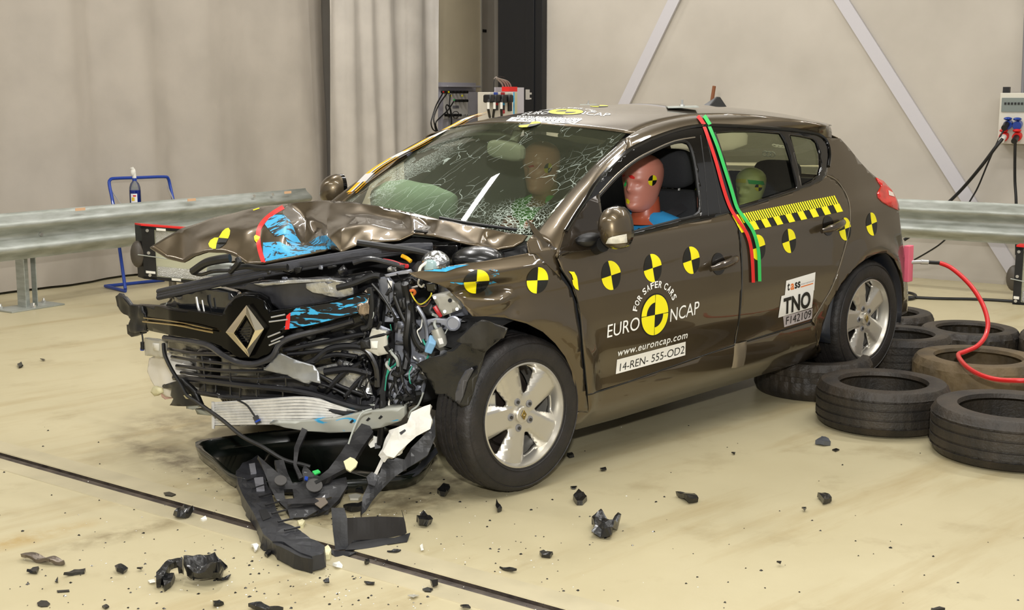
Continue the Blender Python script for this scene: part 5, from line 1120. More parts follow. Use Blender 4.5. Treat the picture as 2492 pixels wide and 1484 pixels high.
# ------------------------------------------------------------------ writing and markers on the bodywork
def glyphs(txt, shear=0.0, bold=0.0, sx=1.0, space=1.0):
    cu = bpy.data.curves.new('t', 'FONT'); cu.body = txt; cu.size = 1; cu.shear = shear; cu.offset = bold; cu.space_character = space; cu.resolution_u = 4
    o = bpy.data.objects.new('t', cu); COL.objects.link(o); bpy.context.view_layer.update(); me = bpy.data.meshes.new_from_object(o.evaluated_get(bpy.context.evaluated_depsgraph_get()))
    V = np.array([v.co[:2] for v in me.vertices]); Fc = [tuple(p.vertices) for p in me.polygons]; bpy.data.objects.remove(o); bpy.data.meshes.remove(me); bpy.data.curves.remove(cu)
    V[:, 0] -= V[:, 0].min(); V[:, 0] /= V[:, 0].max(); V[:, 1] /= .70   # x 0..1, cap height 1
    return V, Fc
def put(name, Vpx, Fc, surf, m, parent, off):
    off *= .42
    Vpx = np.array(Vpx, float)
    if len(Vpx) == 4 and Fc == [(0, 1, 2, 3)]:   # a label: fill it finely so that it follows the panel
        q = Vpx; n = 10; Vpx = np.array([(q[0]*(1-s)+q[1]*s)*(1-t)+(q[3]*(1-s)+q[2]*s)*t for t in np.linspace(0, 1, n+1) for s in np.linspace(0, 1, n+1)]); Fc = [(i*(n+1)+j, i*(n+1)+j+1, (i+1)*(n+1)+j+1, (i+1)*(n+1)+j) for i in range(n) for j in range(n)]
    P = hit(Vpx, surf); k_ = 0
    while MISSED.any() and k_ < 12: Vpx[MISSED, 1] += 1.0; P = hit(Vpx, surf); k_ += 1
    if surf == 'side': P[:, 1] = -wside(P[:, 0], P[:, 2])-off
    else: P[:, 2] = hroof(P[:, 0], P[:, 1])+off
    me = bpy.data.meshes.new(name); me.from_pydata([tuple(p) for p in P], [], Fc); me.update(); me.materials.append(m)
    o = bpy.data.objects.new(name, me); COL.objects.link(o); o.parent = parent; return o
def text(name, txt, a, b, h, m, parent, surf='side', off=.004, **k):
    """baseline from pixel a to pixel b, h = pixel vector of the cap height"""
    V, Fc = glyphs(txt, **k); a, b, h = map(lambda q: np.array(q, float), (a, b, h)); return put(name, a+V[:, :1]*(b-a)+V[:, 1:2]*h, Fc, surf, m, parent, off)
def arctext(name, txt, c, ax, ay, t0, t1, hh, m, parent, surf='side', off=.004):
    """letters round an ellipse: centre c, axis vectors ax, ay, angles t0..t1, letter height as fraction hh"""
    vs = []; fs = []; n = len(txt)
    wts = [.45 if ch == ' ' else (.55 if ch in 'I' else 1.) for ch in txt]; tot = sum(wts); acc = 0
    for ch, w in zip(txt, wts):
        if ch != ' ':
            V, Fc = glyphs(ch, bold=.02); wd = .80*w/tot*(t1-t0); tc_ = t0+(t1-t0)*(acc+w/2)/tot; b0 = len(vs)
            for x, y in V:
                t = tc_+(x-.5)*wd; rr = 1+hh*y; vs.append(np.array(c)+rr*(math.cos(t)*np.array(ax)+math.sin(t)*np.array(ay)))
            fs += [tuple(b0+i for i in f) for f in Fc]
        acc += w
    return put(name, np.array(vs), fs, surf, m, parent, off)
def ellp(c, ax, ay, r0, r1, t0, t1, n=24):
    c, ax, ay = np.array(c, float), np.array(ax, float), np.array(ay, float); ts = np.linspace(t0, t1, n)
    A = [c+r1*(math.cos(t)*ax+math.sin(t)*ay) for t in ts]; B = [c+r0*(math.cos(t)*ax+math.sin(t)*ay) for t in ts]; return np.array(A+B), [(i, i+1, n+i+1, n+i) for i in range(n-1)]
def ell(name, c, ax, ay, r0, r1, t0, t1, m, parent, surf='side', off=.004):
    V, Fc = ellp(c, ax, ay, r0, r1, t0, t1); return put(name, V, Fc, surf, m, parent, off)
def safer_cars(C_, ax, ay, parent, surf, e1, e2, eh, n1, n2, w1, w2, wh, box, l1, l2, lh, off=.0035):
    """round quartered emblem with its lettering; ax points right, ay points up in the picture"""
    ell('emblem_ring', C_, ax, ay, .0, 1.07, 0, 2*PI, MBK, parent, surf, off)
    d = .02
    for q, inner in ((0, 0), (1, 1), (2, 0), (3, 1)):
        t0 = q*PI/2; ell('emblem_quarter', C_, ax, ay, .0 if not inner else .0, 1.0, t0+d, t0+PI/2-d, YEL, parent, surf, off+.0008)
        if inner: ell('emblem_quarter', C_, ax, ay, .0, .62, t0+.0, t0+PI/2-.0, MBK, parent, surf, off+.0016)
    arctext('emblem_motto', 'FOR SAFER CARS', C_, ax, ay, math.radians(152), math.radians(28), .30, TXW, parent, surf, off) if False else None
    text('emblem_word', 'EURO', e1, e2, eh, TXW, parent, surf, off); text('emblem_word', 'NCAP', n1, n2, eh, TXW, parent, surf, off)
    text('web_address', 'www.euroncap.com', w1, w2, wh, TXW, parent, surf, off, shear=.1, bold=.012, space=1.1)
    bx_ = np.array(box, float); put('test_number_label', bx_, [(0, 1, 2, 3)], surf, WHT, parent, off)
    text('test_number', '14-REN- 555-OD2', l1, l2, lh, MBK, parent, surf, off+.0012)
C0 = (1593, 766); AX, AY = (33, -8), (0, 48)
# door emblem: ax to the right (perspective slant), ay up
safer_cars(C0, (32.5, -6), (1.5, -49), df, 'side', (1477, 822), (1555, 801), (2, -32), (1630, 783), (1700, 763), (1502, 867), (1672, 822), (2, -17),
           [(1501, 875), (1668, 831), (1667, 864), (1498, 910)], (1507, 903), (1664, 859), (2, -19))
arctext('emblem_motto', 'FOR SAFER CARS', C0, (46, -9), (2, -66), math.radians(166), math.radians(22), .24, TXW, df)
# roof emblem
CR_ = (1377, 272.3)
ell('emblem_ring', CR_, (44, .5), (3, -7), 0, 1.05, 0, 2*PI, MBK, roof, 'roof', .003)
for q in range(4):
    ell('emblem_quarter', CR_, (42, .5), (3, -6.6), 0, 1, q*PI/2+.02, (q+1)*PI/2-.02, YEL, roof, 'roof', .0036)
    if q % 2: ell('emblem_quarter', CR_, (42, .5), (3, -6.6), 0, .6, q*PI/2, (q+1)*PI/2, MBK, roof, 'roof', .0044)
text('emblem_word', 'EURO', (1268, 280), (1330, 277.5), (14, -7.5), TXW, roof, 'roof', .003); text('emblem_word', 'NCAP', (1400, 277), (1480, 284), (8, -7.5), TXW, roof, 'roof', .003)
text('web_address', 'www.euroncap.com', (1254, 284.5), (1412, 291), (8, -4.5), TXW, roof, 'roof', .003, bold=.012)
put('test_number_label', np.array([(1246, 285.5), (1418, 290.5), (1398, 301.5), (1231, 295)], float), [(0, 1, 2, 3)], 'roof', WHT, roof, .003)
text('test_number', '14-REN- 555-OD2', (1243, 294), (1396, 299.5), (13, -7), MBK, roof, 'roof', .0042)
arctext('emblem_motto', 'FOR SAFER CARS', CR_, (62, 1), (8, -8.5), math.radians(160), math.radians(5), .2, TXW, roof, 'roof', .003)
def quart(c, ax, ay, parent, surf, k0=0):
    for q in range(4): ell('target_marker', c, ax, ay, 0, 1, q*PI/2, (q+1)*PI/2, YEL if (q+k0) % 2 == 0 else MBK, parent, surf, .0035)
quart((1289, 303), (26, -3), (6, -6.5), roof, 'roof'); quart((1458, 258.5), (22, 0), (2, -2.2), roof, 'roof')
# side markers, drawn round on the panel itself
def marker(u, v, parent, r=.060, k0=0, tilt=.10):
    c = hit([(u, v)], 'side')[0]
    for q in range(4):
        m = MB(); ts = np.linspace(q*PI/2, (q+1)*PI/2, 10)+tilt; rows = []
        for f in (0, .5, 1): rows.append([(c[0]+r*f*math.cos(t), 0, c[2]+r*f*math.sin(t)) for t in ts])
        rows = [[(x, -wside(x, z)-.0013, z) for x, _, z in r_] for r_ in rows]; m.grid(rows)
        m.build('target_marker', YEL if (q+k0) % 2 == 0 else MBK, parent)
for u, v in ((1487, 670), (1588, 652), (1682, 633)): marker(u, v, df)
for u, v, r in ((1844, 602, .060), (1920, 586, .058)): marker(u, v, dr, r)
marker(2056, 557, dr, .058); marker(2121, 545, qp, .060)
fme = fen.data; FB = BVHTree.FromPolygons([v.co[:] for v in fme.vertices], [p.vertices[:] for p in fme.polygons])
checker_bvh(1308, 682, (26, -1), (2, -32), FB, fen); checker_bvh(1160, 685, (31, -2), (2, -29), FB, fen)
# cut marker at the door edge
def cut(name, poly, m, parent, off=.0035): return sheet(name, poly, m, 'side', parent, off=off, step=.02)
cut('target_marker', [(1383, 660), (1396, 661), (1402, 672), (1404, 680), (1394, 681), (1390, 668)], YEL, fen); cut('target_marker', [(1391, 681), (1404, 680), (1407, 706), (1399, 702), (1393, 692)], YEL, fen)
decal_bvh('blue_paint_scrape', [(1030, 659), (1060, 652), (1090, 646), (1140, 638), (1142, 644), (1110, 652), (1085, 661), (1060, 660)], FB, BLUEP, fen, 5)
for pl in ([(1085, 686), (1130, 688), (1200, 684), (1215, 690), (1170, 694), (1130, 694)], [(1190, 656), (1200, 654), (1212, 658), (1206, 662)], [(1195, 668), (1212, 664), (1216, 667), (1200, 674)]): decal_bvh('blue_paint_scrape', pl, FB, scraped('blue_scrape_thin', '6a5d4d', '37a7d8', .5, 20), fen, 5)
# scale tape on the rear door: black strip, yellow blocks and comb
z0, z1 = hit([(1782, 524), (1805, 565)], 'side'), hit([(2032, 475), (2051, 514)], 'side'); n = 47
def lerp2(a, b, t): return a+(b-a)*t
def cellq(s0, s1, h0, h1):
    V = [];
    for s, h in ((s0, h0), (s1, h0), (s1, h1), (s0, h1)):
        top = lerp2(np.array((1779., 524.)), np.array((2031., 475.)), s); bot = lerp2(np.array((1803., 566.)), np.array((2050., 514.)), s); V.append(lerp2(top, bot, h))
    return V
for s0 in range(0, 8): put('scale_tape', np.array(cellq(s0/8, (s0+1)/8, 0, 1)), [(0, 1, 2, 3)], 'side', MBK, dr, .004)
yv, yf = [], []
for i in range(n-1): b0 = len(yv); yv += cellq((i+.12)/(n-1), (i+.72)/(n-1), 0, .52); yf.append((b0, b0+1, b0+2, b0+3))
for i in range(9): b0 = len(yv); yv += cellq((i*2+.0)/17, (i*2+1)/17, .52, 1); yf.append((b0, b0+1, b0+2, b0+3))
put('scale_tape_yellow', np.array(yv), yf, 'side', YEL, dr, .009)
# red and green tape lines over pillar and door
def tape(name, path, w, m, parent, surf='side', off=.019):
    P = crom(path, 4); A = [];B = []
    for i, p in enumerate(P):
        t = P[min(i+1, len(P)-1)]-P[max(i-1, 0)]; t = t/np.linalg.norm(t); nn = np.array([-t[1], t[0]]); A.append(p+nn*w/2); B.append(p-nn*w/2)
    k = len(P); return put(name, np.array(A+B), [(i, i+1, k+i+1, k+i) for i in range(k-1)], surf, m, parent, off)
tape('red_tape', [(1710, 306), (1722, 340), (1740, 395), (1755, 450), (1768, 490), (1780, 516), (1800, 545), (1815, 570), (1824, 600), (1828, 640), (1830, 687)], 8, RED, dr)
tape('green_tape', [(1722, 306), (1742, 355), (1760, 410), (1776, 460), (1790, 505), (1808, 530), (1828, 560), (1838, 590), (1843, 620), (1845, 684)], 8, GRN, dr, off=.022)
tape('red_tape', [(1690, 282), (1697, 290), (1706, 303)], 9, RED, roof, 'side', .045); tape('green_tape', [(1706, 281), (1712, 290), (1720, 303)], 9, GRN, roof, 'side', .045)
# label group on the rear door
put('test_house_label', np.array([(1913, 683), (1984, 662), (1981, 706), (1909, 722)], float), [(0, 1, 2, 3)], 'side', WHT, dr, .0032)
put('test_house_label', np.array([(1901, 720), (1980, 700), (1975, 748), (1893, 773)], float), [(0, 1, 2, 3)], 'side', WHT, dr, .0055)
put('test_house_label', np.array([(1905, 770), (1977, 750), (1975, 775), (1908, 796)], float), [(0, 1, 2, 3)], 'side', mat('label_grey', 'bdb4b4', .5), dr, .0036)
text('label_word', 't', (1915, 707), (1921, 705), (1, -21), MBK, dr, bold=.03); text('label_word', 'a', (1923, 705), (1932, 703), (1, -21), mat('label_orange', 'e8792a', .5), dr, bold=.03); text('label_word', 'ss', (1933, 702), (1947, 698), (1, -21), MBK, dr, bold=.03)
text('label_word', 'international', (1948, 694), (1979, 685), (.5, -5), mat('letter_grey', '8b8b92', .5), dr); put('label_bar', np.array([(1948, 697), (1978, 688), (1978, 690.5), (1948, 699.5)], float), [(0, 1, 2, 3)], 'side', mat('label_orange', 'e8792a', .5), dr, .0045)
text('label_word', 'TNO', (1904, 764), (1970, 745), (1, -37), MBK, dr, off=.013, bold=.035); text('case_number', 'F142109', (1911, 790), (1972, 772), (1.5, -19), MBK, dr, off=.009)
# plates on the roof
def roofplate(u, v, hw, nm='roof_plate', y=None):
    c = Vector(hit([(u, v)], 'roof')[0]) if y is None else Vector((y[0], y[1], hroof(y[0], y[1]))); m = MB(); R = Matrix.Rotation(.75, 3, 'Z'); m.box(c+Vector((0, 0, .010)), (hw*2, hw*2, .006), R); o = m.build(nm, STEEL, roof, smooth=False)
    m = MB(); m.cyl(c+Vector((0, 0, .01)), c+Vector((0, 0, .045)), .006, 8); m.cyl(c+Vector((0, 0, .013)), c+Vector((0, 0, .022)), .013, 6); m.build('plate_bolt', BRT, o)
roofplate(1660, 265, .075); roofplate(1432, 257, .075)

# ------------------------------------------------------------------ inside the car
HL = [[(x, y, hroof(x, y)-.035) for y in np.linspace(-.52, .52, 9)] for x in np.linspace(1.05, 2.75, 10)]
MB().grid(HL).build('headliner', LGREY, car)
m = MB(); m.add([(.30, -.70, .93), (.30, .70, .93), (.75, .68, .90), (.75, -.68, .90), (.85, -.68, .55), (.85, .68, .55)], [(0, 1, 2, 3), (3, 2, 5, 4)]); m.build('dashboard', mat('dash_dark', '26272a', .7), car, solid=.02)
def seat(x, y, nm, w=.27, parent=car):
    s = MB(); rows = []
    for k in range(11):
        t = k/10; z = .46+.60*t; xx = x+.20*t; wd = w*(1-.25*t**3); th_ = .09-.02*t; rows.append([(xx+th_*math.cos(a)*(1 if math.cos(a) > 0 else .8), y+wd*math.copysign(abs(math.sin(a))**.7, math.sin(a)), z) for a in np.linspace(0, 2*PI, 25)[:-1]])
    s.grid(rows, cv=True); s.add(rows[-1], [tuple(range(24))]); o = s.build(nm, SEAT, parent, angle=1.2)
    h = MB(); h.ellip((x+.215, y, 1.165), (.055, .135, .095), 20, 12, p=.55, rot=Matrix.Rotation(-.12, 3, 'Y')); h.build('headrest', SEAT, o, angle=1.5)
    p = MB(); [p.cyl((x+.20, y+d, 1.02), (x+.215, y+d, 1.10), .006, 8) for d in (-.06, .06)]; p.build('headrest_post', BRT, o)
    c = MB(); c.ellip((x-.19, y, .42), (.28, w, .09), 20, 10, p=.5); c.build('seat_cushion', SEAT, o, angle=1.5); return o
s1 = seat(1.38, -.37, 'front_seat'); s2 = seat(1.38, .37, 'front_seat')
rb = MB(); rb.ellip((2.45, 0, .78), (.09, .62, .30), 24, 12, p=.5, rot=Matrix.Rotation(.25, 3, 'Y')); rb.build('rear_bench', SEAT, car, angle=1.5)
for y in (-.38, .38): MB().ellip((2.50, y, 1.08), (.05, .14, .07), 16, 10, p=.6).build('rear_headrest', SEAT, car)
MB().ellip((2.36, -.37, .74), (.10, .21, .26), 18, 12, p=.6).build('child_seat', mat('child_seat_black', '222326', .8), car)
# steering wheel and spent airbags
c = Vector((.80, -.37, .93)); R = Matrix.Rotation(-1.05, 3, 'Y'); m = MB(); m.tube([c+R@Vector((.18*math.cos(t), .18*math.sin(t), 0)) for t in np.linspace(0, 2*PI, 37)], .015, 8, cap=False); m.box(c, (.34, .04, .02), R); m.ellip(c, (.07, .07, .03), 12, 8, rot=R); m.build('steering_wheel', BLK, car)
AB = mat('airbag_cloth', 'c3ccc9', .8, bump=.5, bscale=9); AG = mat('airbag_grey', '8f8f9c', .8, bump=.5, bscale=9)
def blob(c, r, m_, nm, amp=.03, s_=5, p=.8):
    m = MB(); m.ellip(c, r, 36, 24, p=p); o = m.build(nm, m_, car, angle=3)
    for v in o.data.vertices: q = Vector(v.co); v.co += noise.noise_vector(q*s_)*amp+noise.noise_vector(q*s_*3)*amp*.3
    return o
blob(hit([(1005, 498)], plane((.62, .38, 1), (-1, 0, 0)))[0], (.15, .26, .11), mat('pale_airbag', 'b9d2cb', .8, bump=.5, bscale=9), 'passenger_airbag')
blob((.72, -.33, .84), (.12, .20, .10), AB, 'driver_airbag')
q = MB(); q.grid([[(x, .655, 1.30-.03*abs(x-1.6)-t*.46+.01*math.sin(x*16+t*3)) for t in np.linspace(0, 1, 8)] for x in np.linspace(.75, 2.5, 40)]); q.build('curtain_airbag', AG, car, solid=.03, angle=2)
MB().ellip(hit([(1232, 366)], plane((.86, 0, 1.28), (-1, 0, 0)))[0], (.03, .12, .045), 16, 10, p=.6, rot=Matrix.Rotation(.1, 3, 'X')).build('inner_mirror', LGREY, car)
q = at(1250, 345, 1, 0); MB().tube([q, tuple(Vector(q)+Vector((.05, 0, .08)))], .02, 8).build('mirror_stalk', LGREY, car)
for y in (.36, -.36): m = MB(); m.box((1.06, y, 1.335), (.16, .34, .02), Matrix.Rotation(.25, 3, 'Y')); m.build('sun_visor', LGREY, car, bevel=.008)
BELT = mat('belt_grey', '8b9190', .6); m = MB(); m.grid(ribbon([(1.62, .60, 1.20), (1.58, .52, 1.0), (1.45, .35, .85), (1.25, .16, .62)], (-1, 0, .4), .048)); m.build('seat_belt', BELT, car)
WTP = mat('white_tape', 'ebe9e2', .6)
for a, b in (((1615, 459), (1650, 482)), ((1652, 480), (1688, 498))): m = MB(); m.tube([at(*a, 1, -.12), at(*b, 1, -.12)], .012, 8); m.build('white_guide', WTP, car)
MB().tube([at(1636, 470, 1, -.1), at(1640, 400, 1, -.1)], .006, 8).build('headrest_stalk', BRT, car)
MB().tube([at(1684, 490, 1, .1), at(1688, 470, 1, .1), at(1697, 455, 1, .1)], .004, 6, smooth=4).build('yellow_piping', mat('lime', 'c9dd3a', .5), car)
# rear screen glimpsed through the cabin: pale rear window with a small fan sticker
STK = []
a = at(1872, 374, 1, -.10); m = MB(); x0 = 2.93
for k in range(3): c = Vector(at(1862+9*k, 374+k, 0, 2.84)); m.tube([c+Vector((0, .018*math.cos(t), .014*math.sin(t))) for t in np.linspace(0, 2*PI, 13)], .003, 5, cap=False)
m.build('screen_sticker', WHT, car)
m = MB(); m.box((2.80, 0, .95), (.02, 1.15, .16)); m.build('parcel_shelf', mat('dark_lilac_trim', '35333d', .6), car)

# ------------------------------------------------------------------ crash test dummies
def tex_skin(n, c): return mat(n, c, .38, 0, .15, var=.05, vscale=5)
def head(parent, c, s, skin, yaw=0.0, brow=1, features=True, cap=None):
    """smooth dummy head facing -x, c = centre, s = height"""
    rows = []; N = 44; M = 48
    zc = [0, .05, .12, .2, .28, .36, .44, .52, .6, .7, .8, .88, .94, .98, 1.0]
    fr = [.26, .35, .385, .375, .37, .375, .37, .385, .395, .395, .37, .31, .23, .13, .0]
    bk = [.10, .16, .20, .26, .31, .37, .42, .45, .47, .475, .45, .38, .28, .16, .0]
    wd = [.14, .20, .235, .26, .28, .295, .31, .325, .335, .335, .315, .265, .19, .11, .0]
    Rz = Matrix.Rotation(yaw, 3, 'Z')
    for i in range(N+1):
        t = i/N; t = t if t < .9 else t; f_, b_, w_ = (np.interp(t, zc, q) for q in (fr, bk, wd)); row = []
        for j in range(M):
            a = 2*PI*j/M; ca, sa = math.cos(a), math.sin(a); x = (-f_ if ca > 0 else -b_)*ca; y = w_*sa
            fa = a if a < PI else a-2*PI
            nose = .085*math.exp(-(fa/.17)**2)*math.exp(-((t-.40)/.055)**2)+.045*math.exp(-(fa/.13)**2)*math.exp(-((t-.48)/.07)**2)
            lips = .022*math.exp(-(fa/.32)**2)*(math.exp(-((t-.255)/.022)**2)+math.exp(-((t-.205)/.022)**2)); chin = .03*math.exp(-(fa/.4)**2)*math.exp(-((t-.09)/.05)**2)
            eye = -.045*(math.exp(-((abs(fa)-.42)/.17)**2))*math.exp(-((t-.50)/.045)**2)+.015*math.exp(-((abs(fa)-.4)/.25)**2)*math.exp(-((t-.575)/.03)**2)
            ear = .012*math.exp(-((abs(fa)-PI/2-.1)/.12)**2)*math.exp(-((t-.42)/.08)**2)
            x -= (nose+lips+chin+eye) if ca > 0 else 0; y += math.copysign(ear, sa)
            row.append(Vector(c)+Rz@Vector((x*s, y*s, (t-.5)*s)))
        rows.append(row)
    return MB().grid(rows, cv=True)
def headpatch(fn, parent, nm, m_, cen, ru, rv, B, cdir=None, checker=False):
    pass
def dummy(name, label, hc, s, skin, shirt, bodyx, group=None, small=False, lift=.0, arms=None, neckc=None, yaw=0.0):
    r = empty(name); r.parent = None; W = lambda p: tuple(c2w(np.array(p, float)))
    tag(r, label, 'crash test dummy'); r.location = tuple(car.location); r.rotation_euler = tuple(car.rotation_euler)
    hm_ = head(r, hc, s, skin, yaw); body = hm_.build('dummy_body', skin, r, angle=2)
    B = BVHTree.FromPolygons([v.co[:] for v in body.data.vertices], [p.vertices[:] for p in body.data.polygons])
    x, y, z = hc; nk = MB(); nz = z-.5*s
    nk.lathe([(s*.23, .24*s), (s*.245, .1*s), (s*.255, -.05*s), (s*.29, -.15*s), (s*.38, -.22*s)], c=(x+.10*s, y, nz), axis='Z', seg=28); neck = nk.build('neck', neckc or skin, r, angle=2)
    sh = nz-(.02 if not small else .15)*s; w_ = .86*s if not small else .62*s; rows = []
    for t, ww, dd, dx in ((0, .34, .26, .12), (.05, .52, .34, .13), (.14, .80, .42, .15), (.26, .92, .46, .16), (.5, .90, .50, .16), (1.2, .78, .50, .22), (2.0, .72, .5, .3)):
        rows.append([(x+dx*s+dd*s*math.cos(a)*.6, y+ww*s*math.copysign(abs(math.sin(a))**.8, math.sin(a)), sh-t*s) for a in np.linspace(0, 2*PI, 33)[:-1]])
    t_ = MB().grid(rows, cv=True).build('shirt', shirt, r, angle=2)
    for v in t_.data.vertices: q = Vector(v.co); v.co += noise.noise_vector(q*9)*.012
    for (pts, rad, m_, nm) in (arms or []): MB().tube(pts, rad, 14, smooth=4).build(nm, m_, r, angle=2)
    return r, B, t_
def ppoly(pts, B, m, parent, nm, st=4, off=.002): return decal_bvh(nm, pts, B, m, parent, st, off)
SK1, SK2 = tex_skin('dummy_skin_pink', 'd68a76'), tex_skin('dummy_skin_tan', 'f4bba0'); NK = tex_skin('dummy_neck_red', 'b5563a')
SKC = tex_skin('dummy_skin_green', 'dde69a'); BSH = mat('blue_shirt', '2b93d0', .8, bump=.3, bscale=12); GSH = mat('green_shirt', '6ae060', .8, bump=.3, bscale=12); OSH = mat('grey_shirt', '5d6a72', .8)
hcD = np.array(at(1563, 443, 1, -.37)); 
arm = mat('forearm_red', '9c4a34', .4, 0, .1)
d1, B1, shirt1 = dummy('driver_dummy', 'crash test dummy in blue shirt at the near side window, in the driver seat', tuple(hcD), .275, SK1, BSH, 0, yaw=.12, neckc=NK,
    arms=[([(1.38, -.55, .84), (1.22, -.58, .68), (1.0, -.53, .74), (.86, -.50, .88)], [.05, .042, .036, .028], arm, 'arm'), ([(1.38, -.19, .84), (1.2, -.16, .68), (1.0, -.2, .76), (.80, -.26, .93)], [.05, .042, .036, .028], arm, 'arm')])
def hand(parent, c, dirv, m_, s=1.0):
    c = Vector(c); d = Vector(dirv).normalized(); up = Vector((0, 0, 1)); sd = d.cross(up).normalized(); h = MB(); h.ellip(c, (.045, .04, .018), 14, 10, p=.8, rot=Matrix((d, sd, up)).transposed()); h.build('palm', m_, parent)
    for k, (ln, of) in enumerate(((.066, -.03), (.075, -.01), (.072, .01), (.055, .03))):
        b = c+d*.035+sd*of; MB().tube([b, b+d*ln*.45+up*.004, b+d*ln*.75-up*.018, b+d*ln*.78-up*.042], [.0095, .009, .0085, .0075], 10, smooth=3).build('finger', m_, parent)
    b = c-sd*.032-d*.01; MB().tube([b, b-sd*.028+d*.02, b-sd*.032+d*.05-up*.012], [.0105, .009], 10, smooth=3).build('thumb', m_, parent)
hand(d1, (.84, -.50, .90), (-1, .1, .5), arm); hand(d1, (.78, -.27, .95), (-1, -.1, .4), arm)
def hchk(u, v, ax, ay, B, parent, k0=1):
    for q in range(4):
        pts = [(u, v)]+[(u+ax[0]*math.cos(t)+ay[0]*math.sin(t), v+ax[1]*math.cos(t)+ay[1]*math.sin(t)) for t in np.linspace(q*PI/2, (q+1)*PI/2, 8)]
        ppoly(pts, B, YEL if (q+k0) % 2 == 1 else MBK, parent, 'target_marker', 3)
hchk(1588, 439, (10.5, -1), (1, -13), B1, d1)
ppoly([(1529, 427), (1538, 426), (1545, 431), (1544, 436), (1534, 434)], B1, RED, d1, 'red_face_paint', 3); ppoly([(1513, 428), (1519, 424), (1521, 428), (1515, 431)], B1, RED, d1, 'red_face_paint', 3)
ppoly([(1522, 440), (1526, 437), (1524, 450), (1519, 460), (1516, 456)], B1, GRN, d1, 'green_face_paint', 3); ppoly([(1520, 482), (1528, 484), (1533, 490), (1530, 497), (1522, 492)], B1, YEL, d1, 'yellow_face_paint', 3)
m = MB(); m.grid(ribbon([(1.62, -.60, 1.10), (1.52, -.53, 1.00), (1.36, -.42, .90), (1.27, -.28, .78), (1.25, -.12, .62)], (-.8, -.3, .5), .05)); m.build('seat_belt', mat('belt_black', '232326', .6), car)
hcP = np.array(at(1317, 407, 1, .36))
d2, B2, _ = dummy('passenger_dummy', 'crash test dummy in bright green shirt behind the cracked windscreen', tuple(hcP), .275, SK2, GSH, 0, yaw=.25, neckc=mat('neck_ochre', 'a8834a', .5),
    arms=[([(1.42, .18, .86), (1.25, .12, .72), (1.05, .14, .76), (.88, .20, .84)], [.05, .042, .036, .028], arm, 'arm'), ([(1.42, .56, .86), (1.25, .58, .70), (1.05, .55, .72), (.88, .50, .80)], [.05, .042, .036, .028], arm, 'arm')])
hand(d2, (.84, .20, .86), (-1, .1, .2), arm); hand(d2, (.84, .50, .82), (-1, .0, .2), arm)
hchk(1334, 409, (10, -1), (1, -12), B2, d2); ppoly([(1284, 404), (1298, 401), (1300, 406), (1288, 408)], B2, RED, d2, 'red_face_paint', 3)
hcC = np.array(at(1826, 457, 1, -.40))
d3, B3, _ = dummy('child_dummy', 'small pale green child dummy head at the rear side window', tuple(hcC), .215, SKC, OSH, 0, small=True)
ppoly([(1790, 434), (1815, 436), (1815, 445), (1790, 444)], B3, mat('yellow_band', 'e8e356', .5), d3, 'yellow_band', 3, .003); ppoly([(1819, 437), (1858, 441), (1861, 450), (1822, 447)], B3, GRN, d3, 'green_face_paint', 3, .004)
hchk(1846, 456, (9, 0), (0, -9), B3, d3)
# ------------------------------------------------------------------ loose tyres on the floor
def lying_tyre(u, v, z, R_, w_, label, kind, tilt=(0, 0), m_=RUBB, dusty=False):
    """u, v: where the centre of the tyre's mid plane shows"""
    p = at(u, v, 2, z, False); r = .66*R_; h = w_/2
    pr = [(r, .80*h), (r+.006, .98*h), (r+.03, 1.02*h), (R_*.84, 1.05*h), (R_*.93, .98*h), (R_*.965, .86*h), (R_*.985, .70*h)]
    if kind == 'ribs':
        for g in (.60, .22, -.22, -.60): pr += [(R_, (g+.05)*h), (R_*.982, (g+.03)*h), (R_*.982, (g-.03)*h), (R_, (g-.05)*h)]
    elif kind == 'blocks':
        pr += [(R_, .62*h), (R_, .40*h), (R_, .38*h), (R_, .12*h), (R_, .10*h), (R_, -.12*h), (R_, -.14*h), (R_, -.38*h), (R_, -.40*h), (R_, -.62*h)]
    else: pr += [(R_, .62*h), (R_*.99, .3*h), (R_, .28*h), (R_, 0), (R_*.985, -.02*h), (R_, -.3*h), (R_, -.62*h)]
    pr += [(a, -b) for a, b in [(r, .80*h), (r+.006, .98*h), (r+.03, 1.02*h), (R_*.84, 1.05*h), (R_*.93, .98*h), (R_*.965, .86*h), (R_*.985, .70*h)][::-1]]
    pr += [(r+.015, -.78*h), (R_*.86, -.82*h), (R_*.955, -.5*h), (R_*.96, 0), (R_*.955, .5*h), (R_*.86, .82*h), (r+.015, .78*h), (r, .80*h)]
    seg = 180
    def rf(j, k):
        a, b = pr[j]
        if a < R_*.955: return 1
        if kind == 'ribs': return 1-.010*((k % 5) == 0) if abs(b) > .55*h else 1-.004*((k % 4) == 0)
        if kind == 'blocks': return 1-.022*(((k+int((b/h+2)*4)*3) % 10) < 2) if abs(b) < .7*h else 1-.02*((k % 10) < 3)
        return 1-.016*(((k+(3 if b > 0 else 0)) % 6) < 2)
    m = MB(); m.lathe(pr, axis='Z', seg=seg, rf=rf); o = m.build('loose_tyre', m_, None, angle=.5); o.location = (p[0], p[1], z); o.rotation_euler = (tilt[0], tilt[1], random.random()*6)
    return tag(o, label, 'tyre', 'loose tyres under and behind the car')
T = lying_tyre
T(2147, 976, .112, .312, .205, 'ribbed black tyre lying flat in front of the others, nearest the rear wheel', 'ribs')
T(2462, 1043, .115, .345, .215, 'large ribbed tyre cut by the right edge, lying flat nearest the camera', 'ribs')
T(2378, 910, .103, .335, .200, 'brown dusty tyre with a chunky edge lying under the red hose', 'blocks', m_=mat('brown_dust_rubber', '4a4030', .75, col2='6a5a40', vscale=5, bump=.4, bscale=60))
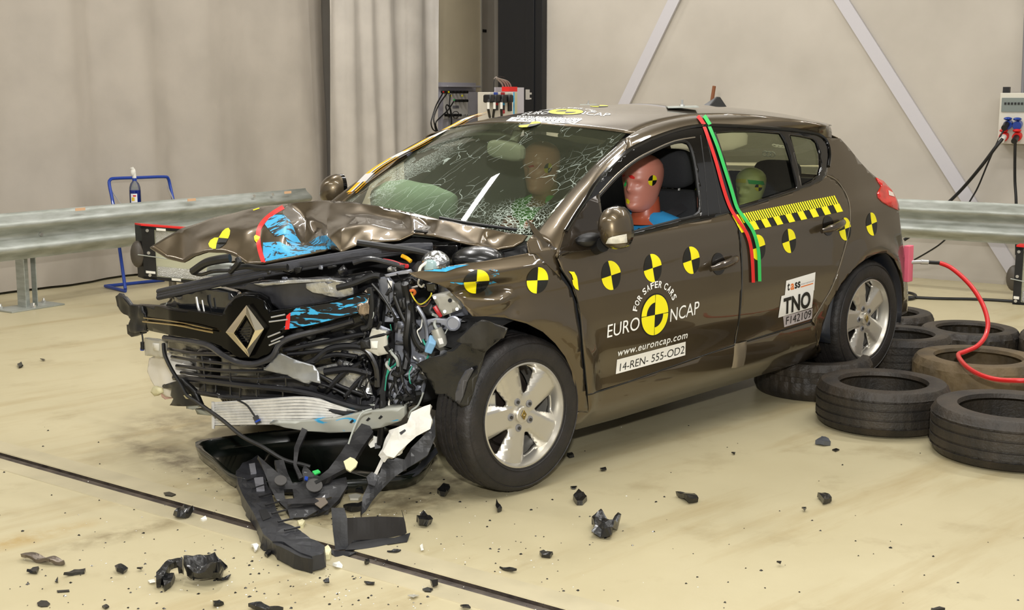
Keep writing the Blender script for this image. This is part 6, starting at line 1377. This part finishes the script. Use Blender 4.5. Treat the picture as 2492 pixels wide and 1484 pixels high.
T(2358, 832, .095, .290, .180, 'tyre with block tread lying farther back behind the hose loop', 'blocks')
T(2188, 850, .11, .290, .20, 'tyre lying right behind the raised rear wheel', 'ribs')
T(2158, 792, .10, .29, .19, 'tyre half hidden behind the rear wheel, farthest back of the pile', 'blocks')
T(1978, 905, .098, .31, .195, 'tyre with honeycomb tread lying flat under the sill ahead of the rear wheel', 'honey')
T(2610, 850, .10, .30, .19, 'tyre at the right edge beyond the hose, only its side in view', 'blocks')

# ------------------------------------------------------------------ hose at the tail
pk = mat('pink_block', 'e36a80', .5, var=.1); c = Vector(at(2210, 640, 1, -.60)); c = Vector(c2w(c))
hr = tag(empty('hydraulic_hose'), 'red hose with silver coupling leading from the pink block over the tyres', 'hose')
F3 = plane((3.38, -.62, .6), (-.35, -.93, 0)); _tl = hit([(2203, 641)], 'side')[0]; print('tail', _tl); _tp = plane(tuple(_tl), (-.62, -.78, 0)); hc_ = lambda u, v: Vector(c2w(hit([(u, v)], _tp)[0]))
q0, q1, q2_, q3 = hc_(2216, 638), hc_(2240, 637), hc_(2258, 638), hc_(2288, 640)
blk = MB(); blk.box((3.44, -.585, .50), (.05, .035, .20)); bo = blk.build('pink_block', pk, car, smooth=False, bevel=.003); 
cpos = hit([(2210, 641)], _tp)[0]; bo.location = Vector(cpos)-Vector((3.44, -.585, .50))
MB().tube([q0, q1], .011, 14).build('coupling', BRT, hr); MB().tube([q1, q2_], .014, 14).build('coupling_sleeve', BRT, hr); MB().tube([q2_, q3], .010, 12).build('hose_boot', BLK, hr)
pts = [q3]
_O, _D = rays([(2334, 860)], False); _pe = at(2334, 860, 2, .24, False); t_a = float(np.linalg.norm(np.array(q3)-_O)); t_b = float(np.linalg.norm(_pe-_O))
for u, v, d in ((2312, 650, .06), (2340, 672, .14), (2368, 702, .24), (2392, 742, .38), (2404, 785, .54), (2398, 818, .68), (2378, 842, .82), (2350, 855, .94)):
    O, D = rays([(u, v)], False); pts.append(Vector(O+D[0]*(t_a+(t_b-t_a)*d)))
for u, v, z in ((2332, 864, .235), (2350, 890, .228), (2385, 912, .225), (2430, 924, .225), (2480, 926, .24), (2540, 926, .24)): pts.append(Vector(at(u, v, 2, z, False)))
MB().tube(pts, .0125, 12, smooth=5).build('red_hose', mat('hose_red', 'cf2424', .35, 0, .2), hr)
wire = mat('thin_cream_wire', 'ddd2a8', .6)
def fwire(pts, r, m_, lab, nm='floor_cable', z=None): return tag(MB().tube([flr(u, v, (z or r)+.001) for u, v in pts], r, 8, smooth=5).build(nm, m_), lab, 'cable')
fwire([(2195, 778), (2210, 765), (2235, 765), (2248, 780), (2250, 790)], .003, wire, 'thin cream wire looping on the floor behind the rear wheel')
fwire([(2220, 779), (2260, 783), (2300, 790), (2380, 800), (2440, 806), (2492, 822)], .004, wire, 'thin cream wire running on the floor behind the tyres')
fwire([(2130, 716), (2170, 712), (2210, 712), (2228, 718), (2222, 726), (2200, 728), (2175, 724)], .011, BLK, 'loop of black cable on the floor behind the car tail')
fwire([(2100, 722), (2190, 722), (2280, 726), (2380, 728), (2470, 733)], .011, BLK, 'black cable running straight along the floor to the right lamp panel')

# ------------------------------------------------------------------ lamp panels on stands
GLIT = mat('silver_reflector', 'c9c9c4', .35, .7, bump=1.0, bscale=160); LENS = mat('pale_lens', 'b2b299', .35, 0, .3)
def lamp_panel(name, F, tl, tr_, br, bl, lab, stand, red_side=None):
    r = empty(name); tag(r, lab, 'lamp panel'); H4 = [Vector(hit([q], F, car=False)[0]) for q in (tl, tr_, br, bl)]; n_ = (H4[1]-H4[0]).cross(H4[3]-H4[0]).normalized()
    if n_.dot(Vector(CC)-H4[0]) < 0: n_ = -n_
    def P(a, b, d=0): top = H4[0].lerp(H4[1], a); bot = H4[3].lerp(H4[2], a); return top.lerp(bot, b)+n_*d
    def slab(a0, a1, b0, b1, d0, d1, m_, nm):
        vs = [P(a, b, d) for d in (d0, d1) for a, b in ((a0, b0), (a1, b0), (a1, b1), (a0, b1))]; m = MB(); m.add(vs, [(0, 3, 2, 1), (4, 5, 6, 7), (0, 1, 5, 4), (1, 2, 6, 5), (2, 3, 7, 6), (3, 0, 4, 7)]); return m.build(nm, m_, r, smooth=False)
    slab(0, 1, 0, 1, -.12, -.02, BLK, 'housing'); slab(.14, .97, .06, .94, -.02, -.012, LENS, 'lens'); slab(.16, .97, .08, .36, -.012, -.006, GLIT, 'reflector'); slab(.16, .97, .74, .92, -.012, -.006, GLIT, 'reflector')
    for a0, a1, b0, b1 in ((0, .14, 0, 1), (.97, 1, 0, 1), (0, 1, 0, .05), (0, 1, .95, 1)): slab(a0, a1, b0, b1, -.02, .01, BLK, 'frame_bar')
    slab(0, 1, -.03, .0, -.12, .01, RED, 'red_top_edge')
    for a0, b0 in ((.16, .02), (.02, .84), (.30, .93)): slab(a0, a0+.10, b0, b0+.045, .01, .02, WHITEP, 'clip')
    for a0, b0 in ((.06, .08), (.06, .92), (.06, .5)): m = MB(); m.cyl(P(a0, b0, .01), P(a0, b0, .018), .012, 10); m.build('screw', BRT, r)
    m = MB(); m.ellip(P(-.03, .55, -.04), (.05, .06, .10), 14, 10); m.build('pivot_bracket', mat('bracket_brown', '4a443c', .5), r); MB().cyl(P(-.06, .55, .02), P(.3, .58, .02), .004, 8).build('pivot_rod', STEEL, r)
    b = P(stand, 1.0, -.06); MB().tube([b, Vector((b.x, b.y, .02))], .028, 14).build('stand_pole', mat('stand_grey', '74706a', .4, .4), r); m = MB(); m.lathe([(.10, 0), (.10, .012), (.04, .02)], c=(b.x, b.y, 0), axis='Z', seg=24); m.build('stand_foot', BLK, r)
    return r
lamp_panel('lamp_panel', lambda X: (X@(E2*math.cos(.35)+E1*math.sin(.35)))*-1+(3.95*math.cos(.35)+2.0*math.sin(.35)), (342, 549), (560, 566), (565, 700), (350, 678), 'black framed lamp panel with red top standing behind the far end of the bonnet', .35)
lamp_panel('lamp_panel', lambda X: 5.95-X@E1, (2474, 600), (2600, 612), (2600, 760), (2464, 742), 'black framed lamp panel with red top cut by the right edge', .6)

# ------------------------------------------------------------------ wreckage on the floor
TRM = mat('tray_black', '101511', .18, 0, .5, bump=.1, bscale=6)
def fl_(u, v, z=.0): return Vector(flr(u, v, z))
# drip tray
rim = [(475, 1078), (560, 1062), (700, 1046), (860, 1036), (1000, 1042), (1060, 1085), (1020, 1150), (900, 1168), (700, 1176), (575, 1162), (515, 1118)]
tr = empty('drip_tray'); tag(tr, 'shallow black plastic drip tray under the smashed front of the car', 'tray')
ctr = sum((fl_(*q, .055) for q in rim), Vector())/len(rim); R0 = [fl_(*q, .055) for q in crom(rim, 4, True)]; m = MB()
lv = [[p for p in R0], [p.lerp(ctr, .05)+Vector((0, 0, -.004)) for p in R0], [p.lerp(ctr, .12)+Vector((0, 0, -.045)) for p in R0], [p.lerp(ctr, .7)+Vector((0, 0, -.048)) for p in R0]]
m.grid(lv, cv=True); m.add(lv[-1], [tuple(range(len(R0)))]); m.build('tray_basin', TRM, tr, solid=.004, angle=.8)
m = MB(); o_ = [[p+Vector((0, 0, .002)) for p in R0], [p.lerp(ctr, .03)+Vector((0, 0, -.050)) for p in R0]]; m.grid(o_, cv=True); m.build('tray_skirt', TRM, tr, solid=.003, angle=.8)
BP = mat('bumper_black', '1c1c1e', .5, 0, .05, var=.3, vscale=8, bump=.25, bscale=18); BP2 = mat('bumper_grey', '26272b', .45, 0, .1, var=.2, vscale=8, bump=.2, bscale=18)
def fpiece(name, poly, z0, z1, m_, label, cat, parent=None, amp=.006, lift=None, step=12, solid=True, seed=0., holes=()):
    """bent plate lying on the floor: traced outline, lifted z0, thickness z1-z0"""
    tris = tessellate_polygon([[Vector((a, b, 0)) for a, b in l] for l in [poly]+list(holes)]); flat = list(poly)+[q for h in holes for q in h]; bm = bmesh.new(); vs = [bm.verts.new((a, b, 0)) for a, b in flat]
    for t in tris:
        try: bm.faces.new([vs[i] for i in t])
        except ValueError: pass
    A = np.array(poly)
    for ax in (0, 1):
        k = math.ceil(A[:, ax].min()/step)
        while k*step < A[:, ax].max():
            pc = [0, 0, 0]; pn = [0, 0, 0]; pc[ax] = k*step; pn[ax] = 1; bmesh.ops.bisect_plane(bm, geom=bm.verts[:]+bm.edges[:]+bm.faces[:], plane_co=pc, plane_no=pn); k += 1
    for v in bm.verts:
        u, w = v.co.x, v.co.y; zz = z1+(lift(u, w) if lift else 0); p = flr(u, w, zz); q = Vector(p)+Vector((0, 0, abs(noise.noise(Vector(p)*14+Vector((seed, 0, 0))))*amp*2)); v.co = q
    bmesh.ops.recalc_face_normals(bm, faces=bm.faces); bm.faces.ensure_lookup_table()
    if sum(f.normal.z for f in bm.faces) < 0: bmesh.ops.reverse_faces(bm, faces=bm.faces)
    me = bpy.data.meshes.new(name); bm.to_mesh(me); bm.free(); me.materials.append(m_); o = bpy.data.objects.new(name, me); COL.objects.link(o)
    md = o.modifiers.new('s', 'SOLIDIFY'); md.thickness = max(.001, z1-z0); md.offset = -1
    if parent: o.parent = parent
    if label: tag(o, label, cat)
    return o
# long stepped bumper absorber curving over the track
ab = empty('bumper_absorber'); tag(ab, 'long curved black bumper absorber lying across the floor track', 'bumper piece')
L1 = [(574, 1150), (590, 1130), (628, 1108), (642, 1140), (650, 1180), (662, 1205), (672, 1240), (688, 1270), (720, 1285), (755, 1310), (790, 1330), (786, 1348), (760, 1356), (720, 1340), (690, 1322), (662, 1318), (640, 1298), (618, 1250), (600, 1222), (588, 1200), (580, 1180)]
fpiece('absorber_face', L1, .004, .055, BP2, None, None, ab, .006)
for a, b, c, d in (((606, 1128), (620, 1126), (624, 1148), (610, 1150)), ((618, 1162), (640, 1160), (644, 1190), (624, 1190))): fpiece('absorber_insert', [a, b, c, d], .055, .066, mat('plastic_pale_grey', '77777c', .5), None, None, ab, .0)
fpiece('absorber_hole', [(630, 1240), (648, 1238), (660, 1258), (640, 1266)], .055, .060, BLKM, None, None, ab, 0)
for k in range(7):
    t = k/6; a = (590+t*110, 1150+t*160); m = MB(); p = [fl_(600+t*92, 1168+t*122, .066), fl_(630+t*100, 1158+t*124, .066)]; m.tube(p, .004, 6); m.build('absorber_step', BP, ab)
fpiece('absorber_lip', [(640, 1300), (662, 1318), (720, 1342), (758, 1356), (762, 1362), (748, 1360), (716, 1350), (672, 1330)], .0, .05, BP, None, None, ab, .006)
# broken carrier frame (black lattice) propped against the absorber
cr = empty('bumper_carrier'); tag(cr, 'broken black plastic bumper carrier frame propped in the drip tray', 'bumper piece')
Fv = plane(flr(740, 1266), (-.38, -.48, .79))
def vpiece(poly, th, m_, nm, parent, amp=.008, F=Fv, off=0, ns=14, seed=0., holes=(), step=10):
    tris = tessellate_polygon([[Vector((a, b, 0)) for a, b in l] for l in [poly]+list(holes)]); flat = list(poly)+[q for h in holes for q in h]; bm = bmesh.new(); vs = [bm.verts.new((a, b, 0)) for a, b in flat]
    for t in tris:
        try: bm.faces.new([vs[i] for i in t])
        except ValueError: pass
    A = np.array(poly)
    for ax in (0, 1):
        k = math.ceil(A[:, ax].min()/step)
        while k*step < A[:, ax].max():
            pc = [0, 0, 0]; pn = [0, 0, 0]; pc[ax] = k*step; pn[ax] = 1; bmesh.ops.bisect_plane(bm, geom=bm.verts[:]+bm.edges[:]+bm.faces[:], plane_co=pc, plane_no=pn); k += 1
    P = hit([v.co[:2] for v in bm.verts], F, car=False); O, D = rays([poly[0]], False)
    for v, p in zip(bm.verts, P): v.co = Vector(p)-Vector(D[0])*(off+noise.noise(Vector(p)*ns+Vector((seed, 0, 0)))*amp*1.6)
    bmesh.ops.recalc_face_normals(bm, faces=bm.faces); bm.faces.ensure_lookup_table()
    if sum(f.normal.dot(-Vector(D[0])) for f in bm.faces) < 0: bmesh.ops.reverse_faces(bm, faces=bm.faces)
    me = bpy.data.meshes.new(nm); bm.to_mesh(me); bm.free(); me.materials.append(m_); o = bpy.data.objects.new(nm, me); COL.objects.link(o); md = o.modifiers.new('s', 'SOLIDIFY'); md.thickness = th; md.offset = -1; o.parent = parent; return o
V = vpiece
V([(628, 1108), (650, 1104), (700, 1070), (738, 1038), (750, 1030), (766, 1042), (756, 1062), (720, 1090), (690, 1112), (740, 1130), (760, 1150), (800, 1170), (842, 1160), (846, 1180), (825, 1215), (800, 1240), (760, 1255), (720, 1258), (700, 1240), (672, 1215), (655, 1180)], .02, BP, 'carrier_plate', cr, .012,
  holes=[[(668, 1120), (690, 1118), (700, 1150), (676, 1150)], [(700, 1150), (735, 1146), (740, 1170), (712, 1176)], [(690, 1190), (712, 1190), (716, 1212), (694, 1214)]])
V([(880, 1030), (900, 1036), (908, 1050), (880, 1090), (862, 1120), (842, 1138), (800, 1160), (770, 1175), (764, 1168), (800, 1140), (830, 1100), (850, 1068)], .025, BP, 'carrier_arm', cr, .008, off=.05)
V([(735, 1040), (748, 1046), (728, 1090), (722, 1130), (738, 1160), (728, 1164), (714, 1130), (716, 1088)], .015, BP, 'carrier_rib', cr, .006, off=.03)
for c_, r_ in (((683, 1168), 15), ((765, 1180), 20)): V([(c_[0]+r_*math.cos(t), c_[1]+r_*.8*math.sin(t)) for t in np.linspace(0, 2*PI, 17)[:-1]], .006, mat('disc_grey', '4a4846', .5), 'carrier_disc', cr, .0, off=.045)
V([(836, 1122), (846, 1116), (852, 1112), (862, 1116), (870, 1124), (866, 1134), (852, 1146), (842, 1140)], .008, mat('cream_clip', 'ddd6ac', .5), 'cream_clip', cr, 0, off=.10)
V([(760, 1146), (774, 1142), (780, 1148), (766, 1154)], .008, GRN, 'green_clip', cr, 0, off=.06); V([(742, 1158), (750, 1160), (748, 1168), (741, 1166)], .008, BL, 'blue_clip', cr, 0, off=.06)
V([(700, 1216), (760, 1212), (800, 1200), (806, 1208), (764, 1224), (700, 1226)], .012, DKG, 'carrier_bar', cr, .004, off=.05); V([(768, 1212), (790, 1210), (798, 1222), (780, 1236), (766, 1226)], .005, mat('kraft_patch', '6e6458', .7), 'carrier_patch', cr, 0, off=.05)
V([(700, 1240), (770, 1222), (776, 1240), (745, 1258), (706, 1260)], .02, BP, 'carrier_foot', cr, .01, off=.02)
cab([(905, 995, -.25), (880, 1005, -.27), (862, 1040, -.3), (848, 1080, -.32)], .0035, LGREY, nm='grey_wire')
# white foam block on its torn black carrier by the wheel
Fw = plane((-.42, -.85, 0), (-.45, -.78, .42)); fo_ = empty('foam_crash_pad'); tag(fo_, 'white foam pad on torn black plastic leaning on the front tyre', 'foam pad')
FOAM = mat('white_foam', 'd9d7cf', .8, bump=.4, bscale=30)
V([(985, 1118), (1000, 1090), (1040, 1050), (1058, 1010), (1060, 1060), (1052, 1082), (1040, 1108), (1022, 1120), (990, 1140), (960, 1160), (930, 1190), (905, 1220), (890, 1244), (880, 1252), (882, 1210), (896, 1178), (925, 1150), (935, 1108)], .012, BP, 'torn_carrier', fo_, .012, F=Fw)
V([(932, 1098), (944, 1075), (962, 1042), (990, 1030), (1000, 1004), (1030, 990), (1046, 985), (1045, 1010), (1050, 1022), (1046, 1044), (1012, 1062), (990, 1082), (972, 1098), (958, 1114), (940, 1108)], .035, FOAM, 'foam_block', fo_, .012, F=Fw, off=.06, ns=20)
V([(972, 1052), (985, 1044), (988, 1048), (976, 1058)], .003, DKG, 'foam_slot', fo_, 0, F=Fw, off=.075)
V([(898, 1165), (912, 1148), (930, 1110), (938, 1112), (920, 1150), (908, 1172)], .006, mat('pale_strip', 'b9b6ae', .4), 'pale_strip', fo_, 0, F=Fw, off=.03)
V([(892, 1160), (905, 1148), (922, 1158), (912, 1182), (896, 1176)], .012, DKG, 'carrier_clip', fo_, .004, F=Fw, off=.045)
wp = empty('white_plug'); tag(wp, 'small white plug hanging by the green wire in front of the tray', 'plug'); V([(898, 1068), (908, 1060), (920, 1064), (918, 1084), (902, 1090), (896, 1082)], .015, WHITEP, 'plug_shell', wp, .003, F=plane((-.52, -.3, 0), (-.55, -.7, .2))); V([(912, 1078), (926, 1076), (926, 1090), (912, 1092)], .012, BLK, 'plug_tip', wp, 0, F=plane((-.52, -.3, 0), (-.55, -.7, .2)))
# black shutter box
sb = empty('air_guide_box'); tag(sb, 'broken black plastic air guide box lying beside the track, right of the absorber', 'bumper piece')
Fs = lambda ty: plane(flr(810, 1338), ty)
V([(806, 1236), (838, 1236), (845, 1262), (846, 1300), (848, 1336), (816, 1338), (810, 1290)], .006, BP2, 'guide_side', sb, .002, F=plane(flr(820, 1338), (-.6, -.75, .12)))
V([(842, 1260), (920, 1256), (982, 1258), (978, 1240), (986, 1270), (990, 1296), (985, 1300), (930, 1312), (860, 1314), (845, 1336), (842, 1300)], .005, mat('guide_dark', '17130f', .4, 0, .2), 'guide_back', sb, .003, F=plane(flr(842, 1338), (-.25, -.9, .45)))
V([(840, 1338), (862, 1310), (868, 1300), (884, 1302), (890, 1312), (960, 1308), (998, 1296), (990, 1318), (944, 1324), (900, 1334)], .008, BP, 'guide_floor', sb, .002, F=plane(flr(845, 1338), (-.1, -.35, .94)), off=.02)
V([(800, 1338), (836, 1340), (866, 1344), (840, 1356), (815, 1354)], .008, BP, 'guide_tongue', sb, .004, F=plane(flr(815, 1356), (0, -.2, .98)), off=.01)
bf = empty('flap_piece'); tag(bf, 'flat black flap of plastic behind the foam pad, beside the tray', 'bumper piece'); V([(960, 1165), (1010, 1140), (1060, 1088), (1066, 1100), (1020, 1152), (1008, 1158), (985, 1156), (975, 1164)], .006, BP2, 'flap', bf, .004, F=plane((-.2, -.6, 0), (-.2, -.5, .8)))

# smaller pieces, each its own thing: (outline, thickness, material, name, label)
DK = mat('shard_black', '161616', .3, 0, .3, bump=.3, bscale=30)
def shard(poly, th, label, m_=DK, nm='plastic_shard', cat='shard', amp=.01, lift=None, group=None, seed=0): o = fpiece(nm, poly, 0.001, th, m_, label, cat, None, amp, lift, step=8, seed=seed); o['group'] = group or ('broken black plastic pieces on the floor' if m_ is DK else 'pale and metal scraps on the floor'); return o
shard([(1440, 1262), (1462, 1254), (1478, 1262), (1490, 1268), (1508, 1256), (1512, 1262), (1492, 1284), (1476, 1294), (1450, 1288)], .03, 'largest curled black shard on the open floor below the door', amp=.03)
shard([(1395, 1208), (1408, 1192), (1420, 1200), (1428, 1208), (1418, 1218), (1404, 1218)], .02, 'crumpled black shard just right of the front tyre')
shard([(1644, 1196), (1668, 1200), (1690, 1200), (1700, 1212), (1680, 1216), (1664, 1208)], .02, 'flat two-pointed black shard below the front door edge')
shard([(1990, 1200), (2008, 1198), (2024, 1212), (2006, 1218)], .02, 'dark folded shard on the floor below the ribbed tyre')
shard([(1984, 1072), (2000, 1062), (2016, 1068), (2022, 1074), (2006, 1076)], .02, 'grey bent clip near the ribbed tyre', mat('grey_clip', '5d6066', .35, .3))
shard([(2025, 1093), (2035, 1090), (2043, 1093), (2034, 1097)], .006, 'small black oval grommet near the ribbed tyre', amp=0)
shard([(2088, 1048), (2096, 1050), (2092, 1056), (2086, 1054)], .01, 'tiny white chip at the foot of the ribbed tyre', WHITEP)
shard([(1208, 1218), (1214, 1228), (1222, 1236), (1210, 1240), (1206, 1230)], .015, 'upright black splinter below the front tyre')
shard([(1216, 1380), (1240, 1382), (1258, 1388), (1246, 1390)], .008, 'thin black splinter below the strip, right of the track')
shard([(1313, 1342), (1322, 1338), (1345, 1346), (1338, 1352), (1318, 1350)], .012, 'flat ridged black shard right of the floor track')
shard([(1014, 1262), (1030, 1248), (1042, 1254), (1054, 1262), (1044, 1270), (1020, 1270)], .025, 'knotted black shard right of the air guide box', amp=.02)
shard([(1064, 1192), (1078, 1184), (1090, 1178), (1096, 1190), (1084, 1200), (1070, 1198)], .02, 'jagged black shard in front of the front tyre', amp=.02)
shard([(942, 1342), (958, 1338), (976, 1340), (962, 1344)], .006, 'narrow black splinter under the air guide box')
shard([(380, 1392), (410, 1362), (444, 1356), (444, 1392), (432, 1382), (428, 1366), (412, 1376), (392, 1412), (380, 1414)], .03, 'long bent black angle piece at the front left of the floor', lift=lambda u, v: max(0, (1400-v))*.0008)
shard([(393, 1400), (412, 1398), (424, 1402), (416, 1418), (400, 1426)], .02, 'square black chip against the bent angle piece')
shard([(448, 1390), (456, 1378), (480, 1382), (500, 1374), (524, 1368), (536, 1378), (546, 1390), (530, 1400), (500, 1408), (470, 1406), (456, 1402)], .035, 'crushed black ribbed duct piece beside the bent angle piece', amp=.04, nm='ribbed_duct_piece')
for k in range(6): pass
shard([(524, 1408), (545, 1406), (562, 1400), (556, 1408), (540, 1414)], .006, 'thin black sliver right of the crushed ribbed duct')
shard([(50, 1352), (62, 1350), (120, 1358), (156, 1364), (156, 1370), (120, 1368), (60, 1358)], .012, 'bent metal clip strip at the left of the floor', mat('rusty_metal', '6b6156', .4, .6, var=.3, vscale=20), nm='metal_strip', cat='strip')
shard([(66, 1388), (80, 1382), (94, 1382), (88, 1392), (78, 1390)], .01, 'hooked black shard below the metal clip strip')
shard([(156, 1398), (180, 1386), (208, 1384), (205, 1390), (178, 1394)], .01, 'pointed black shard right below the metal clip strip')
shard([(279, 1382), (294, 1376), (312, 1382), (302, 1390), (284, 1388)], .012, 'small crumpled black shard left of the bent angle piece')
shard([(333, 1384), (348, 1382), (344, 1388)], .006, 'flat black chip between the small shard and the angle piece')
shard([(90, 1466), (100, 1460), (114, 1461), (122, 1468), (116, 1474), (100, 1475), (92, 1472)], .004, 'round black cap lying flat at the bottom left', amp=0, nm='round_cap')
shard([(398, 1198), (412, 1196), (428, 1202), (418, 1206), (402, 1204)], .008, 'oval black cap above the floor track at left', amp=0, nm='round_cap')
shard([(424, 1248), (448, 1232), (470, 1244), (452, 1252), (432, 1252)], .02, 'bent black clip sitting on the floor track', amp=.02)
shard([(248, 1474), (258, 1470), (266, 1476), (256, 1480)], .006, 'black chip at the bottom edge right of the round cap')
shard([(138, 1436), (168, 1434), (169, 1438), (140, 1440)], .004, 'thin black rod above the round cap', amp=0)
shard([(134, 1414), (141, 1408), (140, 1416)], .006, 'tiny black bead between the shards at lower left')
shard([(518, 1464), (534, 1460), (544, 1466), (522, 1473)], .01, 'dark flat chip at the bottom edge left of centre')
shard([(604, 1472), (636, 1466), (645, 1472), (690, 1484), (650, 1484), (620, 1478)], .012, 'forked black shard cut by the bottom edge')
shard([(644, 1346), (668, 1322), (680, 1318), (664, 1340), (650, 1352)], .01, 'narrow black strip at the lower end of the absorber')
shard([(786, 1418), (800, 1414), (802, 1420), (790, 1421)], .006, 'small black chip below the absorber')
shard([(886, 1416), (912, 1416), (910, 1421), (892, 1420)], .006, 'flat black chip below the track, right of centre')
shard([(888, 1366), (898, 1358), (900, 1366), (892, 1370)], .012, 'black chip standing on the track edge below the guide box')
shard([(1046, 1414), (1064, 1408), (1066, 1416), (1050, 1420)], .02, 'black wedge resting on the floor track at lower centre')
shard([(1028, 1432), (1040, 1428), (1054, 1432), (1048, 1438), (1034, 1437)], .008, 'oval ribbed black cap beside the track strip at lower centre', amp=0, nm='round_cap')
shard([(1120, 1474), (1140, 1474), (1146, 1479), (1126, 1480)], .006, 'black chip at the bottom edge right of the track')
shard([(1780, 1102), (1790, 1101), (1788, 1105)], .006, 'tiny black speck below the middle of the sill')
shard([(1890, 1372), (1902, 1371), (1900, 1376)], .006, 'lone black chip low on the right floor')
shard([(1951, 1236), (1962, 1238), (1958, 1243)], .008, 'small black chip below the folded shard')
shard([(2266, 1480), (2286, 1477), (2300, 1482), (2270, 1484)], .008, 'black chip cut by the bottom edge at right')
shard([(1380, 1104), (1392, 1100), (1396, 1106), (1386, 1108)], .015, 'black stub peeking out behind the front tyre')
shard([(1388, 1184), (1404, 1184), (1400, 1188), (1392, 1188)], .006, 'thin crescent of black plastic right of the front tyre')
shard([(1460, 1140), (1474, 1137), (1476, 1143), (1464, 1144)], .008, 'black crumb between wheel and folded shard')
shard([(42, 886), (52, 882), (56, 890), (46, 893)], .01, 'black shard far left behind the track near the rail')
shard([(98, 875), (110, 874), (108, 878)], .005, 'flat black chip far left beside the rail post shadow')
shard([(848, 1204), (866, 1200), (880, 1204), (872, 1212), (852, 1212)], .01, 'oval translucent clip between the carrier frame and the foam pad', CLEARP, nm='oval_clip', cat='clip', amp=0)
shard([(845, 1188), (862, 1184), (880, 1190), (886, 1196), (866, 1194)], .012, 'thin black ring piece behind the oval clip')
shard([(835, 1234), (850, 1226), (870, 1224), (888, 1218), (880, 1232), (856, 1238)], .02, 'black strip between the air guide box and the foam carrier')
shard([(724, 1270), (736, 1264), (742, 1270), (736, 1278), (728, 1276)], .015, 'cream plastic clip beside the absorber', mat('cream_clip', 'ddd6ac', .5), nm='cream_piece', cat='clip')
shard([(782, 1340), (798, 1332), (806, 1342), (800, 1352), (786, 1350)], .02, 'cream clip at the lower tip of the absorber', mat('cream_clip', 'ddd6ac', .5), nm='cream_piece', cat='clip')
shard([(810, 1372), (826, 1366), (834, 1376), (820, 1378)], .01, 'white torn flake below the air guide box', WHITEP, cat='flake', nm='white_flake')
shard([(610, 1326), (620, 1324), (630, 1332), (622, 1340)], .01, 'white and dark flake left of the absorber tip', WHITEP, cat='flake', nm='white_flake')
shard([(1022, 1328), (1028, 1326), (1030, 1338), (1024, 1338)], .008, 'white flake on the floor right of the air guide box', WHITEP, cat='flake', nm='white_flake')
shard([(488, 1262), (500, 1258), (504, 1262), (494, 1266)], .008, 'white flake beside the floor track at left', WHITEP, cat='flake', nm='white_flake')
shard([(360, 1412), (376, 1410), (378, 1418), (364, 1418)], .006, 'white flake beside the bent angle piece', WHITEP, cat='flake', nm='white_flake')
shard([(992, 1452), (1010, 1448), (1020, 1450), (1006, 1458)], .003, 'clear thin flake low beside the track', CLEARP, cat='flake', nm='clear_flake')
# crumbs too small to tell apart
rnd = random.Random(11); cm = MB(); wm2 = MB()
def crumb(mb, u, v, s):
    p = fl_(u, v, 0.001); a0 = rnd.uniform(0, 6); k = rnd.randint(3, 5); b = [p+Vector((s*math.cos(a0+2*PI*j/k)*rnd.uniform(.6, 1.3), s*math.sin(a0+2*PI*j/k)*rnd.uniform(.5, 1.2), 0)) for j in range(k)]
    mb.add([p+Vector((0, 0, s*.6))]+b, [(0, 1+j, 1+(j+1) % k) for j in range(k)])
for _ in range(420):
    u = rnd.gauss(760, 420) if rnd.random() < .8 else rnd.uniform(0, 2492); v = 1484-abs(rnd.gauss(0, 210))
    if u < 0 or u > 2492 or v < 900: continue
    crumb(cm, u, v, rnd.choice([.0025, .003, .004, .005, .007]))
for _ in range(160): crumb(wm2, rnd.gauss(820, 330), 1484-abs(rnd.gauss(120, 150)), rnd.choice([.002, .003, .004]))
tag(cm.build('black_crumbs', DK, None, smooth=False), 'tiny black crumbs of plastic scattered over the floor in front of the car', 'crumbs', kind='stuff'); tag(wm2.build('glass_crumbs', WHITEP, None, smooth=False), 'tiny white glass crumbs scattered over the floor', 'crumbs', kind='stuff')
